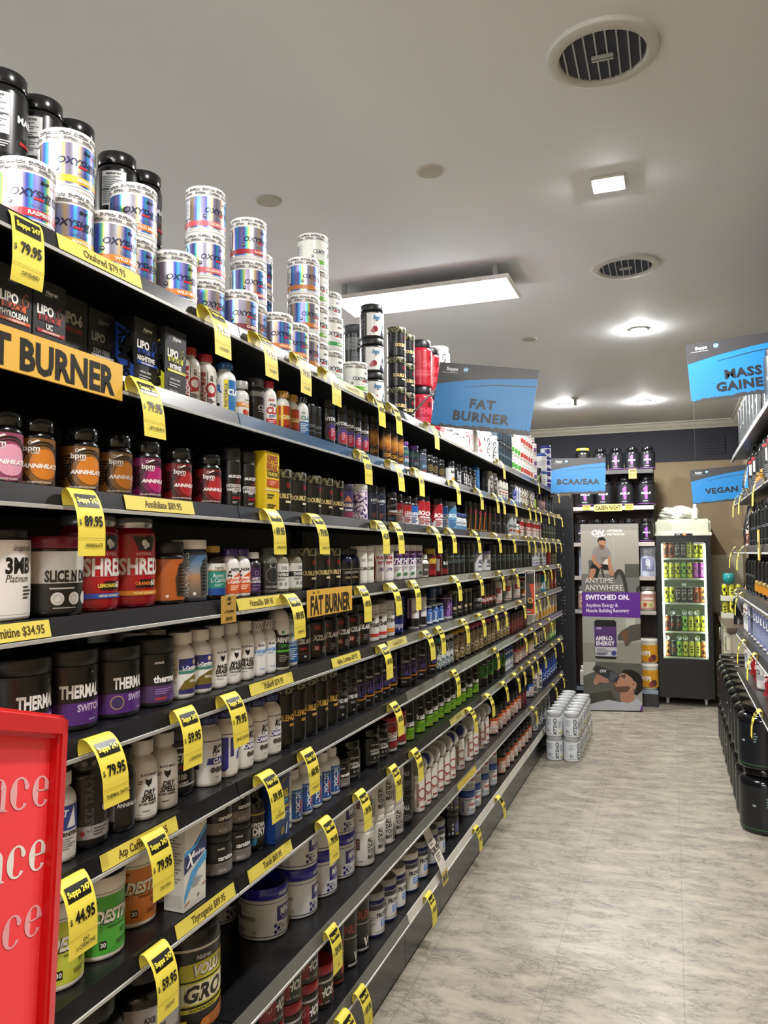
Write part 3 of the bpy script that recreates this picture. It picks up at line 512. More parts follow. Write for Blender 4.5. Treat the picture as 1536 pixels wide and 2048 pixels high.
k('acl', 'bottle', .024, .11, '2a2030', 'd8d6d4', 'dark purple bottle with white cap', '38204e', [('o', 2, .78, .09, .015, 'b0a8b8'), ('t', 'ACETYL', 2, .55, .1, 'e0dce4', .85, 'k'), ('t', 'CARNITINE', 2, .42, .1, 'e0dce4', .75, 'k'), ('t', 'NOOTROPIC', 2, .27, .05, '9a88b0', .9, 'b'), ('l', -30, 30, .06, .18, 2, '8a70a0')], lf=.15, lr=.82, seg=28)
k('noc', 'bottle', .032, .122, '70726e', '35383a', 'clear bottle of capsules with dark face label', '303236', [('o', 10, .55, .3, .02, '9a9ca0'), ('q', [(-10, .88), (-4, .98), (2, .82)], 'a0a2a4'), ('q', [(20, .82), (26, .98), (30, .86)], 'a0a2a4'), ('t', 'NOCTURNAL', 8, .12, .09, 'c8c8c6', .75, 'b')], lf=.13, lr=.7, seg=30, rough=.08)
k('thy', 'bottle', .029, .12, '7c7866', '3c4042', 'clear bottle with white label and black bar', 'd4d4d0', [('r', -180, 180, .46, .66, '161618'), ('t', 'THYROID', 6, .56, .13, 'e8e8e4', .85, 'ki'), ('t', 'DBL', 14, .82, .13, '4a4a48', .9, ''), ('c', -10, .2, .07, '8a8c8c'), ('c', 20, .2, .07, '8a8c8c'), ('l', -30, 40, .32, .42, 2, '8a8c8c')], lf=.13, lr=.75, seg=28, rough=.1)
K['thy']['flat'] = False
k('alp', 'bottle', .03, .12, '1a1c38', '16171c', 'dark navy bottle with grey label', '1e1f26', [('t', 'ALPHA', 4, .5, .12, 'a8a8a0', .85, 'k'), ('r', -40, 40, .64, .67, '8a8a70'), ('r', -20, 20, .2, .3, '8a7a50')], lf=.15, lr=.7, seg=26, rough=.15)
g('lcw', 'tub', .031, .13, 'd6d4d0', 'd8d6d4', 'white tub with grey wordmark', 'd8d6d0', [('L-CARN', .45, .12, '3a3a3c', .8), ('SHX', .75, .1, '8a8a8a', .9)], lf=.15, lr=1.0)
k('war', 'tub', .034, .135, 'd8d4d2', 'd8d4d4', 'white tub with red wavy stripe', 'dad6d4', [('q', [(-60, 0), (-34, 0), (-50, .3), (-26, .6), (-44, 1), (-80, 1)], '9a2030'), ('t', 'WAR', 4, .78, .13, 'a02030', .9, 'k'), ('t', 'RIPT', 8, .6, .12, 'a02030', .9, 'k'), ('t', 'JYM', 8, .36, .12, '5a5a80', .9, 'ki')], lf=.15, lr=1.0, seg=26)
k('hex', 'tub', .038, .138, 'd8d4d6', 'dad8da', 'white tub with deep purple band', 'd8d6d8', [('r', -180, 180, .48, .98, '48205a'), ('t', 'THE', 2, .6, .22, 'ecebf0', .9, 'ki'), ('t', 'HEXX', 6, .86, .07, 'c8a8d0', 1, 'k'), ('q', [(-10, .06), (20, .06), (26, .18), (-4, .18)], '4a7a50'), ('l', -50, 40, .24, .42, 3, 'a8a4aa')], lf=.13, lr=1.0, seg=26)
g('swb', 'bottle', .028, .1, 'd0cec8', 'd0cecc', 'small white bottle with black label', '44443e', [('IRON', .5, .16, 'c8c8c0', .8)], lr=.8)
g('rgd', 'jar', .032, .125, '3a1014', 'b89a30', 'red and black jar with gold cap', '5c1418', bands=[(0, .3, '8c1820'), (.62, .9, 'b89838')], lr=.9)
g('rdk', 'jar', .032, .12, '801820', '25262a', 'dark red jar with black cap and white stripe', '701820', els=[('r', -30, 0, .2, .9, 'd0c8c8')], lr=.9)
k('leg', 'shaker', .035, .155, '22282a', '1c2022', 'tall dark green grey shaker', '252c2e', [('t', 'LEGEND', 4, .66, .07, '60706e', .9, 'k'), ('l', -30, 40, .4, .55, 3, '4a5856'), ('r', 52, 55, .1, .95, '58686a')], lf=.14, lr=.98, seg=24, flat=True)
k('bbk', 'big', .036, .12, '18191b', '1b1c1e', 'black bottle with red base', '1b1b1d', [('t', 'B-X', 0, .6, .18, 'd0d0d0', .9, 'k'), ('r', -180, 180, 0, .3, '6a1418')], lf=.15, lr=.8, seg=24)
K['bbk']['s'] = 'jar'
k('whp', 'tub', .036, .115, 'd6d6d8', '4a4498', 'white tub with striped violet lid', 'd8d8d8', [('t', 'A2', 2, .56, .26, '38306a', .9, 'ki'), ('r', -20, 20, .2, .28, '4a4a58')], lf=.17, lr=1.0, seg=24, lidels=[('q', [(a, 0), (a+8, 0), (a+22, 1), (a+14, 1)], 'c8c8d0') for a in range(-170, 170, 26)])
k('fff', 'tub', .039, .14, 'c8cacc', 'd0d2d4', 'silver white tub with purple foot', 'c4c8ca', [('t', 'F', 0, .66, .3, '4a4c50', .9, 'k'), ('r', -180, 180, .05, .18, '8a80a8'), ('r', -24, 24, .3, .38, '70747a')], lf=.16, lr=1.0, seg=22, flat=True)
g('rdt', 'shaker', .036, .14, '9a2024', '8a8e90', 'bright red shaker', '9c1e24', flat=True)
g('cmj', 'jar', .036, .13, '20241e', '1c1e1c', 'black jar with pale camouflage label', '!camo', flat=True)
# fifth shelf ----------------------------------------------------------------
def thermal(code, look, t2='SWITCH', seal=0):
    k(code, 'tub', .057, .142 if not seal else .135, '19181b', '1b1a1d', look, '1c1b1e', [('r', -180, 180, 0, .40, '4c2470'), ('t', 'THERMAL', 16, .60, .24, 'dcdad8', .58, 'k'), ('t', t2, 34, .30, .13, 'b8a8c8', .85, 'k'), ('t', 'w', 38, .93, .05, 'c8c8c8', 1, 'i')]+([('o', -14, .22, .14, .02, 'a08a50'), ('c', -14, .22, .1, '3a2a58')] if seal else [])+[('l', 30, 60, .05, .1, 1, '9a88b0')], lf=.2, lr=1.01, seg=48, rough=.45, lrough=.4)
thermal('th1', 'black tub with purple base'); thermal('th2', 'black tub with gold seal on purple base', 'SWITCH', 1)
k('th3', 'tub', .052, .138, '1d1c1f', '1f1e21', 'matt black tub with small red and purple flashes', '201f22', [('r', -180, 180, 0, .36, '4a3460'), ('t', 'switch', -4, .86, .06, 'd8d6d8', 1.1, 'k'), ('t', 'thermo', 14, .50, .16, 'e2e0e2', .95, 'k'), ('l', -14, 40, .16, .30, 3, '8a6ca8'), ('r', -14, 16, .05, .1, 'a03040'), ('r', 24, 44, .05, .1, '5a3a90')], lf=.22, lr=1.0, seg=44, rough=.5, lrough=.5)
k('lcn', 'bottle', .032, .142, 'd8d6d2', 'dcdad8', 'white bottle with navy and green label', 'dcdad6', [('r', -42, 180, .66, .98, '262a6c'), ('c', 26, .87, .07, 'c8b48a'), ('t', 'L-Carnitine', 8, .72, .11, 'ecece8', .8, 'k'), ('r', -42, 180, .56, .64, '38786a'), ('q', [(-42, .12), (-20, .36), (20, .5), (70, .52), (70, .12)], '6a5a20'), ('t', '1000 mg', 20, .34, .08, 'e8e4d8', .8, 'b'), ('r', -42, 180, .0, .12, '2c2a60'), ('l', -90, -48, .2, .9, 12, '90908e')], lf=.17, lr=.78, seg=36)
k('mag', 'bottle', .030, .145, 'd6d4d0', 'cfcfce', 'white bottle with black fox head', 'dcdad6', [('t', 'BLACK MAGIC', 4, .92, .06, '202020', .8, 'b'), ('q', [(-12, .84), (-4, .8), (6, .8), (14, .84), (12, .72), (1, .63), (-10, .72)], '161616'), ('t', 'MAGIC', 4, .50, .13, '141414', .85, 'ki'), ('t', 'ERASER', 2, .36, .14, '141414', .85, 'ki'), ('t', 'THE FAT BURNER', 2, .23, .06, '202020', .75, 'k'), ('l', -30, 30, .12, .16, 1, '9a9a98'), ('t', 'RIPPED', 62, .5, .13, '202020', .9, 'k^')], lf=.17, lr=.74, seg=36)
k('eva', 'bottle', .026, .14, 'd8d8d8', 'd4d4d6', 'white bottle with pale blue stripe', 'dcdcdc', [('r', -44, -38, .1, .98, '4a90c8'), ('t', 'BLACK', 8, .86, .07, '2a2a2c', .9, 'k'), ('t', 'EVAPORATE', 8, .66, .12, '3a88cc', .72, 'k'), ('l', -20, 40, .52, .58, 2, '9ab0c0'), ('t', '90 CAPS', 14, .1, .05, '4a90c8', .9, 'b')], lf=.15, lr=.8, seg=32, lidels=[('q', [(a, 0), (a+6, 0), (a+20, 1), (a+14, 1)], '5a5a5c') for a in range(-170, 170, 20)])
k('lc1', 'sport', .031, .165, 'dcdad4', 'e2e0da', 'white sport cap bottle with black label and green ring', '1f221e', [('t', 'L-CARNITINE', 4, .72, .14, 'e8e8e4', .72, 'k'), ('t', '1000mg', 10, .57, .1, '4aa850', .8, 'b'), ('r', -60, 60, .40, .46, '5ab840'), ('l', -20, 40, .14, .34, 4, '8a8c88'), ('q', [(-30, 1), (50, 1), (50, .86), (-20, .86)], 'dcdad4'), ('c', 0, .93, .045, '3c8a40')], seg=36)
k('evl', 'bottle', .03, .15, 'c8ccce', '2a2e34', 'silver bottle with black cap and blue label', 'c4c8ca', [('r', -180, 180, 0, .52, '1f5896'), ('t', 'CARNITINE', 4, .6, .12, '24589a', .72, 'k'), ('t', 'EVL', -12, .88, .12, '3a88a8', .9, 'k'), ('r', -60, -52, 0, 1, '2a98b0'), ('l', -40, 40, .08, .46, 6, 'b8d0e0')], lf=.13, lr=.72, seg=32, lidels=[('q', [(a, 0), (a+6, 0), (a+20, 1), (a+14, 1)], '9aa8a0') for a in range(-170, 170, 30)])
k('gcp', 'bottle', .045, .165, '6e7072', '7c7e80', 'grey bottle in shadow', '', [], lf=.17, lr=.74, seg=28)
k('xzi', 'jar', .044, .142, '1d1b1a', '1b1b1c', 'black jar with metallic wordmark', '221e1c', [('t', 'XZILAR8', 8, .56, .15, 'c8c4c0', .82, 'ki'), ('r', -180, 180, .18, .22, '4a2018'), ('c', 10, .8, .08, '5a4a38'), ('q', [(-12, .3), (24, .3), (16, .38), (-8, .38)], '8a2820'), ('t', '90', 12, .1, .07, 'c8c8c8', .9, 'k'), ('l', -90, -40, .15, .85, 12, '5a5654')], lf=.19, lr=.94, seg=34, rough=.25)
k('xzr', 'jar', .044, .142, '1d1b1a', '1b1b1c', 'black jar with red corner badge', '221e1c', [('t', 'XZILAR8', 8, .56, .17, 'd4d0cc', .82, 'ki'), ('r', -30, -2, .82, .95, '8a1c1c'), ('r', -34, -6, .16, .32, '8a1c1c'), ('t', '31', -20, .24, .12, 'e0d8d4', .9, 'k'), ('l', 4, 40, .08, .3, 4, '6a6664'), ('l', -100, -50, .15, .85, 12, '5a5654')], lf=.19, lr=.94, seg=30, rough=.25)
k('oxs', 'tub', .04, .13, 'd0cecc', 'cac8c4', 'silver white tub with red foot', 'cfcdca', [('t', 'OXYSHRED', 8, .52, .15, '1c1c1e', .95, 'ki'), ('r', -180, 180, .08, .2, 'b83830'), ('c', 0, .75, .06, '2a2a2c'), ('r', -180, 180, .9, .96, '9a9896')], lf=.18, lr=1.0, seg=28)
k('oxn', 'tub', .042, .135, 'd4d2d0', 'c8c6c2', 'silver white tub with orange foot', 'd2d0ce', [('t', 'OXYSHRED', 8, .54, .15, '1c1c1e', .95, 'ki'), ('r', -180, 180, .08, .24, 'd8842c'), ('r', -180, 180, .9, .96, '9a9896'), ('r', 10, 30, .74, .8, '505052')], lf=.18, lr=1.0, seg=28)
k('mbl', 'tub', .038, .11, '14182c', '101426', 'dark blue tub with diagonal letter', '1c2c80', [('t', 'mps', 6, .34, .3, 'd8dcec', .9, 'ki'), ('r', -180, 180, .66, 1, '141a34'), ('l', -40, 30, .72, .9, 2, '5a6ca8')], lf=.2, lr=1.0, seg=26, lidels=[('q', [(a, 0), (a+6, 0), (a+20, 1), (a+14, 1)], '7a88c0') for a in range(-170, 170, 30)])
k('mbt', 'jar', .044, .168, '141624', '0f1220', 'tall cobalt jar with diagonal letter', '1c2ca0', [('t', 'm', 6, .28, .3, 'd8dcec', 1, 'ki'), ('r', -180, 180, .0, .1, '101424'), ('l', -30, 40, .5, .8, 3, '4a5cb8')], lf=.14, lr=.95, seg=26, rough=.25)
k('lpw', 'bottle', .026, .14, 'd4d2d4', '1a1a1c', 'white bottle with black cap and black foot', 'd6d4d6', [('t', 'LIPO', 2, .55, .12, '3a2a44', .85, 'b'), ('r', -180, 180, 0, .3, '201c22'), ('r', -60, -40, .3, 1, '6a2a78')], lf=.1, lr=.98, seg=24)
K['lpw']['s'] = 'tub'
k('blw', 'bottle', .024, .084, '2c5698', 'c0ccd8', 'small blue bottle with white foot', '2a569c', [('t', 'LIPOCUT', 0, .5, .22, 'd0dcec', .85, 'k^'), ('r', -180, 180, 0, .16, 'd0d8e0'), ('r', -30, 30, .86, .94, '7aa0d0')], lf=.12, lr=.8, seg=22, flat=True)
k('prp', 'tub', .034, .115, 'cfccd4', '3a2448', 'purple jar with white foot', '4a2068', [('t', 'COLLAGEN', 0, .5, .16, 'b89ad0', .8, 'k^'), ('l', 10, 40, .3, .8, 5, '8a6aa8'), ('r', -180, 180, 0, .04, 'd8d8d8')], lf=.14, lr=.98, seg=24)
k('cmt', 'tub', .034, .128, '1a1b1a', '!camo', 'black tub with camouflage lid and tan panel', '1d1e1e', [('r', -10, 26, .3, .44, 'b8a888'), ('r', -10, 26, .12, .18, '6a6458')], lf=.16, seg=22, flat=True)
k('hyp', 'jar', .042, .135, '191a1c', '1b1c1e', 'black jar with wide white wordmark', '1c1d1f', [('t', 'HYPER', 0, .55, .2, 'd8d8d8', .9, 'k'), ('l', -30, 30, .1, .3, 3, '6a6c6c')], lf=.2, lr=.96, seg=24)
k('crk', 'tub', .032, .135, '1a1a1c', '1c1c1e', 'black tub with blood red middle band', '1c1a1b', [('r', -180, 180, .2, .6, '7a141a'), ('t', 'CRK', 0, .4, .2, 'd8d0d0', .9, 'k')], lf=.22, lr=.98, seg=22, flat=True)
k('gnw', 'bottle', .045, .168, 'd4cecb', 'd2cecc', 'white bottle with dusty red square', 'd4cecb', [('r', -34, 20, .5, .85, 'b05a54'), ('l', -30, 30, .1, .4, 5, 'b0a09c'), ('r', -40, 40, 0, .06, '9a5048')], lf=.12, lr=.8, seg=24, flat=True)
def ctn(code, w, d, h, c, look, els, side=()):
    k(code, 'box', w, h, c, '', look, '', els, d=d, side=side)
ctn('ctW', .05, .12, .14, 'd4d0c8', 'white carton with orange stripes', [('r', -50, 50, .1, .3, 'c87830'), ('r', -50, 50, .6, .7, '6a8ab0')], [('r', -40, 40, .1, .35, 'c87830'), ('t', 'BAR', 0, .6, .2, '5a5650', 1, 'k'), ('r', -40, 40, .8, .9, '8a2c30')])
ctn('ctB', .06, .12, .15, '2c80c0', 'sky blue carton', [('t', 'PRO', 0, .5, .2, 'dfe6ec', 1, 'k^'), ('r', -50, 50, 0, .12, 'd8dce0')], [('t', 'PRO', 0, .5, .22, 'e6ecf0', 1, 'k^')])
ctn('ctK', .05, .12, .15, '8a7a6a', 'kraft brown carton', [('r', -50, 50, .2, .4, 'a86a48')], [('r', -44, 44, .1, .3, 'c0a888'), ('l', -40, 40, .4, .9, 6, 'b8a488')])
ctn('ctC', .06, .12, .15, '3a98b8', 'teal carton with white panel and red top', [('r', -50, 50, .1, .45, 'd8d8d4'), ('r', -50, 50, .86, 1, 'a83028')], [('r', -44, 44, .1, .45, 'dcdcd8'), ('l', -36, 36, .12, .42, 4, '5a7a8a'), ('r', -50, 50, .86, 1, 'a83028')])
ctn('ctO', .05, .12, .15, 'b05030', 'rust carton with white letters', [('t', 'ON', 0, .6, .3, 'e0d8d0', 1, 'k^')], [('t', 'ON', 0, .6, .3, 'e0d8d0', 1, 'k^'), ('r', -50, 50, .05, .2, '8a2c24')])
ctn('ctY', .05, .12, .15, 'b0a878', 'mustard patterned carton', [('r', -50, 50, .1, .5, '6a6a3a')], [('r', -44, 44, .1, .5, '6a7a4a'), ('l', -40, 40, .55, .95, 4, '8a8a60')])
ctn('ctP', .05, .12, .15, 'cfc8b8', 'cream carton with violet corner', [('q', [(-50, 0), (20, 0), (-50, .4)], '4a2a80')], [('q', [(-50, 0), (50, 0), (-50, .5)], '5a2a80'), ('t', 'BAR', 6, .7, .2, '5a5048', 1, 'k')])
ctn('ctR', .05, .12, .155, 'd2ccbc', 'cream carton with gold and red fruit', [('r', -50, 50, .05, .3, 'd0a030')], [('q', [(-50, .05), (50, .05), (50, .4), (-50, .25)], 'd09a30'), ('t', 'PRIME', 0, .55, .13, '26221e', .9, 'ki'), ('c', 10, .2, .12, 'b84a28'), ('l', -40, 40, .7, .9, 3, '8a8478')])
# sixth shelf
k('gat', 'bottle', .032, .15, 'd6d6d6', 'd8d6d4', 'white bottle with blue white triangle label', 'd8d8d8', [('r', -180, 180, .5, 1, '34408c'), ('q', [(0, .55), (26, .98), (34, .55)], 'e0e0e4'), ('t', 'JET', -16, .85, .14, 'e8e8ec', .9, 'ki'), ('t', 'CARNITINE', 6, .42, .09, '18181c', .85, 'k'), ('l', -30, 40, .1, .35, 5, '8a8c90')], lf=.15, lr=.72, seg=34)
k('bas', 'jar', .044, .165, '1f1b1c', '2a2626', 'dark brown jar with fading vertical wordmark', '241f20', [('t', 'BASIC TRAIN', -4, .6, .14, '3c3638', .9, 'k^'), ('r', -180, 180, .06, .27, '8a8888'), ('c', -20, .16, .04, '9a2830'), ('l', 6, 50, .1, .24, 3, '4a4848'), ('t', 'G', 34, .52, .09, 'a8a4a4', 1, 'k')], lf=.17, lr=.88, seg=40, rough=.25, lidels=[('c', a, .5, .22, '6a625c') for a in range(-160, 160, 24)])
k('and', 'bottle', .034, .155, '201d20', '252326', 'dark bottle with pale facts panel', '232023', [('r', -84, -24, .12, .92, '6c6a70'), ('l', -80, -30, .15, .9, 14, '45434a'), ('t', 'bpm', 12, .82, .08, 'b8b6b8', 1, 'b'), ('t', 'ANNIHILATE', 26, .45, .09, 'c8c6c8', .85, 'b')], lf=.16, lr=.8, seg=36, rough=.25)
k('dry', 'bottle', .033, .155, 'd2d0cc', 'd0cfce', 'white bottle with wolf head over italic letters', 'd8d6d2', [('t', 'BLACK MAGIC', 4, .92, .06, '202020', .8, 'b'), ('q', [(-12, .84), (-4, .8), (6, .8), (14, .84), (12, .72), (1, .63), (-10, .72)], '161616'), ('l', -34, -14, .7, .8, 2, '2a2a2a'), ('t', 'DRY', 4, .50, .13, '141414', .9, 'ki'), ('t', 'SPELL', 4, .36, .14, '141414', .9, 'ki'), ('t', 'POTENT DIURETIC', 2, .24, .055, '202020', .75, 'k'), ('l', -20, 20, .05, .09, 2, '3a3a3a'), ('t', 'SERVINGS', -70, .5, .1, '202020', .9, 'k^')], lf=.17, lr=.74, seg=38)
k('kto', 'tub', .052, .158, '141313', '171617', 'wide black tub with silver hoops and red X', '171516', [('r', -180, 180, .9, .93, 'b8b8b8'), ('t', 'KETO', 2, .7, .2, 'd8d6d4', .7, 'ki'), ('t', 'X', 36, .74, .24, '8a1c1c', .8, 'k'), ('t', '5', 56, .7, .2, 'd8d6d4', .7, 'ki'), ('t', 'NATURAL FLAVOURED', 20, .5, .06, 'a82828', .9, 'k'), ('t', '100', 8, .3, .12, 'b8b8b4', .9, 'k'), ('r', -180, 180, .1, .14, '9a9a98'), ('t', 'SUPPLEMENT', 6, .17, .045, 'c0c0be', 1, 'b')], lf=.24, lr=1.03, seg=46, rough=.2, lrough=.3)
def rc(code, t, look, back=0):
    els = [('r', -180, 180, .965, .985, '3a2a2a'), ('t', 'RC', 20, .76, .2, '1f1d2c', .75, 'ki'), ('l', 2, 36, .6, .64, 2, '8a8a90'), ('q', [(-20, .40), (70, .40), (76, .56), (-14, .56)], '262a78'), ('t', t, 22, .48, .12, 'eceae8', .85, 'ki'), ('c', 4, .26, .07, '4a4844'), ('c', 24, .26, .07, '4a4844'), ('c', 44, .26, .07, '4a4844'), ('l', 14, 44, .06, .1, 2, '6a6a6a'), ('r', -74, -46, .3, .95, '2c2c64')]
    if back: els = [('r', -180, 180, .965, .985, '3a2a2a'), ('q', [(-100, .04), (-20, .04), (-8, .12), (-8, .9), (-100, .9)], '262a80'), ('l', -90, -26, .1, .86, 18, '4a4e98'), ('r', 0, 16, .4, .88, '2c2c64'), ('q', [(34, .3), (60, .3), (62, .5), (38, .5)], '2c2e90')]
    k(code, 'bottle', .035, .158, 'd8d4cc', '24285c', look, 'd4d2d0', els, lf=.13, lr=.76, seg=40, lidels=[('t', 'RC', a, .5, .55, '5a64a8', 1, 'ki') for a in range(-170, 170, 30)])
rc('rcC', 'CLA', 'white bottle with blue cap and short blue tab'); rc('rcB', '', 'white bottle with blue back label panel', 1); rc('rcL', 'L-CARNITINE', 'white bottle with blue cap and long blue tab')
k('sil', 'tub', .036, .165, '171718', '!camo', 'black tub with camouflage lid and amber letters', '19191a', [('t', 'SILENCER', 10, .55, .13, 'c8963c', .72, 'k'), ('r', 8, 40, .36, .42, 'a07830'), ('o', 30, .78, .07, .01, '6a4020'), ('l', -90, -40, .1, .8, 9, '2c2c2c')], lf=.13, lr=.94, seg=34, rough=.2)
k('dgo', 'tub', .036, .165, '171718', '!camo', 'black tub with camouflage lid and bright gold word', '19191a', [('t', 'DOUBLE TAP', 10, .55, .14, 'd8ac58', .68, 'k'), ('r', 8, 44, .36, .42, 'a88848'), ('o', 24, .8, .09, .012, '8a5030')], lf=.13, lr=.94, seg=32, rough=.2)
k('rpf', 'jar', .038, .15, '1a1a1c', '1b1b1d', 'black jar with white and grey block words', '1b1b1d', [('t', 'UNTAMED', 4, .74, .18, '5a5a60', .6, 'k'), ('t', 'RIPPED FREAK', 10, .5, .12, 'd8d8d8', .72, 'k'), ('r', -14, 14, .28, .36, '6a6a6c'), ('t', '60', 6, .08, .06, 'b0b0b0', 1, 'b'), ('r', -180, 180, .9, .92, '5a5a5c')], lf=.17, lr=.94, seg=30, rough=.2)
k('phy', 'tub', .038, .155, '18181c', '1c1c20', 'black tub with violet letters and orange foot line', '1a1a1f', [('t', 'PHYTO', 4, .62, .19, '5a4a8c', .85, ''), ('t', 'SHRED', 4, .4, .19, '5a4a8c', .85, ''), ('t', 'PRANA', -6, .82, .07, 'c8c8cc', .9, 'k'), ('r', -180, 180, .2, .25, 'a86a28'), ('q', [(20, .2), (60, .22), (60, .4), (40, .34)], 'b8682c'), ('l', -30, 20, .05, .12, 1, '8a8a90')], lf=.2, lr=1.0, seg=30, rough=.3)
def ink(code, lid, look, base='!ink'):
    k(code, 'jar', .034, .145, '1c1c1e', lid, look, base, [('t', 'PRE', 0, .5, .2, 'e0e0dc', .9, 'k')], lf=.14, lr=.97, seg=22, flat=True)
ink('ikT', '2a8a94', 'ink patterned jar with teal lid'); ink('ikW', 'd0d4d0', 'ink patterned jar with white lid')
for _c, _l, _n in (('flY', 'b8962c', 'yellow'), ('flP', 'b0405c', 'pink'), ('flU', '6a4a94', 'lilac')): k(_c, 'jar', .034, .15, '1c1a18', _l, 'tattoo patterned jar with '+_n+' lid', '!flower', [], lf=.13, lr=.97, seg=22, flat=True)
g('drs', 'shaker', .03, .13, '4a1418', '1a1a1c', 'dark crimson shaker', '501418', els=[('l', -40, 30, .2, .8, 6, '8a4a48')], flat=True)
g('wpk', 'tub', .035, .13, 'd0ccc8', 'cfccca', 'white tub with grey spotted label', 'cccac4', els=[('l', -60, 60, .1, .9, 9, '6a6a68')], flat=True)
# seventh shelf
def dest(code, c, look, dk):
    k(code, 'tub', .052, .148, 'd4d2ca', 'd8d5cc', look, c, [('r', -104, -46, .06, .96, 'c4c2b8'), ('l', -100, -50, .1, .92, 18, '8a8880'), ('t', 'DESTINY', 26, .64, .25, '1a1818', .78, 'ki'), ('t', 'DESTINY', 25, .65, .225, 'ecebe4', .78, 'ki'), ('r', 2, 44, .44, .48, dk), ('l', -30, -4, .9, .94, 1, '303020'), ('r', -14, 0, .1, .24, '181814'), ('t', '30', -7, .17, .08, 'e8e8e0', .9, 'b'), ('l', 22, 60, .12, .2, 2, dk), ('c', 40, .33, .05, dk)]+[('c', -36+8*(i % 4), .62-.05*(i//4)-.02*(i % 2), .014, dk) for i in range(16)], lf=.19, lr=1.02, seg=48, rough=.4)
dest('deL', 'b8c040', 'lime green labelled white tub', '6a7420'); dest('deG', '4ca43c', 'leaf green labelled white tub', '2a6420'); dest('deO', 'd07a34', 'orange labelled white tub', '8a4818'); dest('deY', 'd8a834', 'golden yellow labelled white tub', '96701c')
k('xen', 'box', .082, .17, 'd0d0cc', '', 'white and blue carton with swooping arc', '', [('q', [(-50, .45), (50, .62), (50, .95), (-50, .72)], '1f2c5c'), ('q', [(-50, .7), (-20, .72), (50, .95), (50, 1), (-50, 1)], 'c8c8c0'), ('q', [(-50, .66), (0, .72), (50, .88), (50, .95), (0, .76), (-50, .72)], '3a90d0'), ('q', [(-50, .2), (-20, .44), (20, .55), (50, .6), (50, .5), (10, .42), (-50, .1)], '4a98cc'), ('t', 'X', -26, .60, .17, 'ecece8', .8, 'ki'), ('t', 'enadrine', 14, .64, .06, 'e8e8e8', .9, 'bi'), ('l', -16, 36, .24, .36, 4, '8a9aa8'), ('t', '60', 12, .12, .04, '505458', .9, 'b'), ('q', [(-50, .07), (-26, .1), (-26, .115), (-50, .085)], 'b05838'), ('q', [(30, .2), (50, .22), (50, .235), (30, .215)], 'b05838')], d=.05, side=[('l', -40, 40, .3, .92, 16, '8a8c8a'), ('r', -40, 40, .04, .2, 'b8b8b4')])
k('cnt', 'tub', .042, .091, '201c1c', '1c1a1b', 'black tub with rounded white wordmark over grey', '232122', [('r', -180, 180, 0, .38, '75706f'), ('t', 'switch', -8, .86, .08, 'd8d6d6', 1, 'k'), ('t', 'carnitine', 12, .54, .17, 'e4e2e2', .85, 'k'), ('r', -16, 10, .08, .15, 'd0cccc'), ('r', -14, 8, .095, .135, '75706f'), ('l', -18, 40, .27, .33, 1, '5a5656')], lf=.17, lr=.99, seg=40, rough=.45, lrough=.4)
k('hdr', 'bottle', .030, .155, '1a1b1c', '1c1d1e', 'black bottle with white block letters and blue flash', '1c1d1e', [('r', -180, 180, .86, .9, 'a89a50'), ('t', 'HYDRA', 4, .58, .13, 'd8d8d4', .75, 'k'), ('t', 'DRY', 8, .40, .2, 'e0e0dc', .85, 'k'), ('l', -30, 40, .22, .3, 3, '9a9a98'), ('q', [(-34, .02), (-12, .02), (-4, .2), (-26, .2)], '2a7ca8')], lf=.14, lr=.55, seg=32, rough=.2)
k('rys', 'shaker', .034, .17, 'c8c8c0', 'bcbab4', 'pale grey shaker with faint geometric lettering', 'ccccc4', [('t', 'RYSE', 10, .5, .13, 'a2a49e', 1, 'kw'), ('q', [(0, .7), (18, .66), (22, .92), (10, .95)], 'b4b8b4'), ('r', -30, 40, .38, .43, '9ab0ac'), ('r', -34, 30, .24, .28, '5a5c58'), ('t', 'SUNNY', 0, .17, .06, '4a4c48', .9, 'k'), ('t', 'GREEN APPLE', 4, .1, .055, '4a4c48', .85, 'k')], lf=.14, lr=.99, seg=36)
k('xpl', 'box', .08, .17, '14306a', '', 'royal blue carton with yellow letters', '!xpel', [('r', -50, 50, 0, 1, '16366c'), ('q', [(-50, .3), (-10, .5), (-50, .8)], '2278c0'), ('t', 'XPEL', 10, .68, .12, 'd8c020', .85, 'ki'), ('t', 'WATER', 10, .57, .06, '58b0c8', .9, 'ki'), ('r', -20, 44, .46, .5, 'b0a030'), ('l', -6, 40, .3, .4, 3, 'b8c4d8'), ('c', 0, .14, .06, '8a7a40'), ('q', [(20, .06), (28, .06), (36, .22), (30, .22)], 'd8dce0'), ('q', [(-10, .85), (20, .88), (30, .95), (-4, .92)], '7a5c28')], d=.04)
K['xpl']['base'] = ''
k('lpc', 'bottle', .031, .142, 'd4d6d8', 'd8d8d8', 'white bottle with blue label and upright lettering', '24549c', [('t', 'LIPOCIDE', 8, .5, .2, 'e4e8ec', .8, 'k^'), ('t', 'XTREME', 26, .4, .12, 'b83a34', .8, 'k^'), ('r', -60, -54, .1, .9, '8ab0d8'), ('r', -180, 180, .9, .94, '6a90c0'), ('l', -110, -62, .1, .9, 12, '88a8cc')], lf=.16, lr=.66, seg=32)
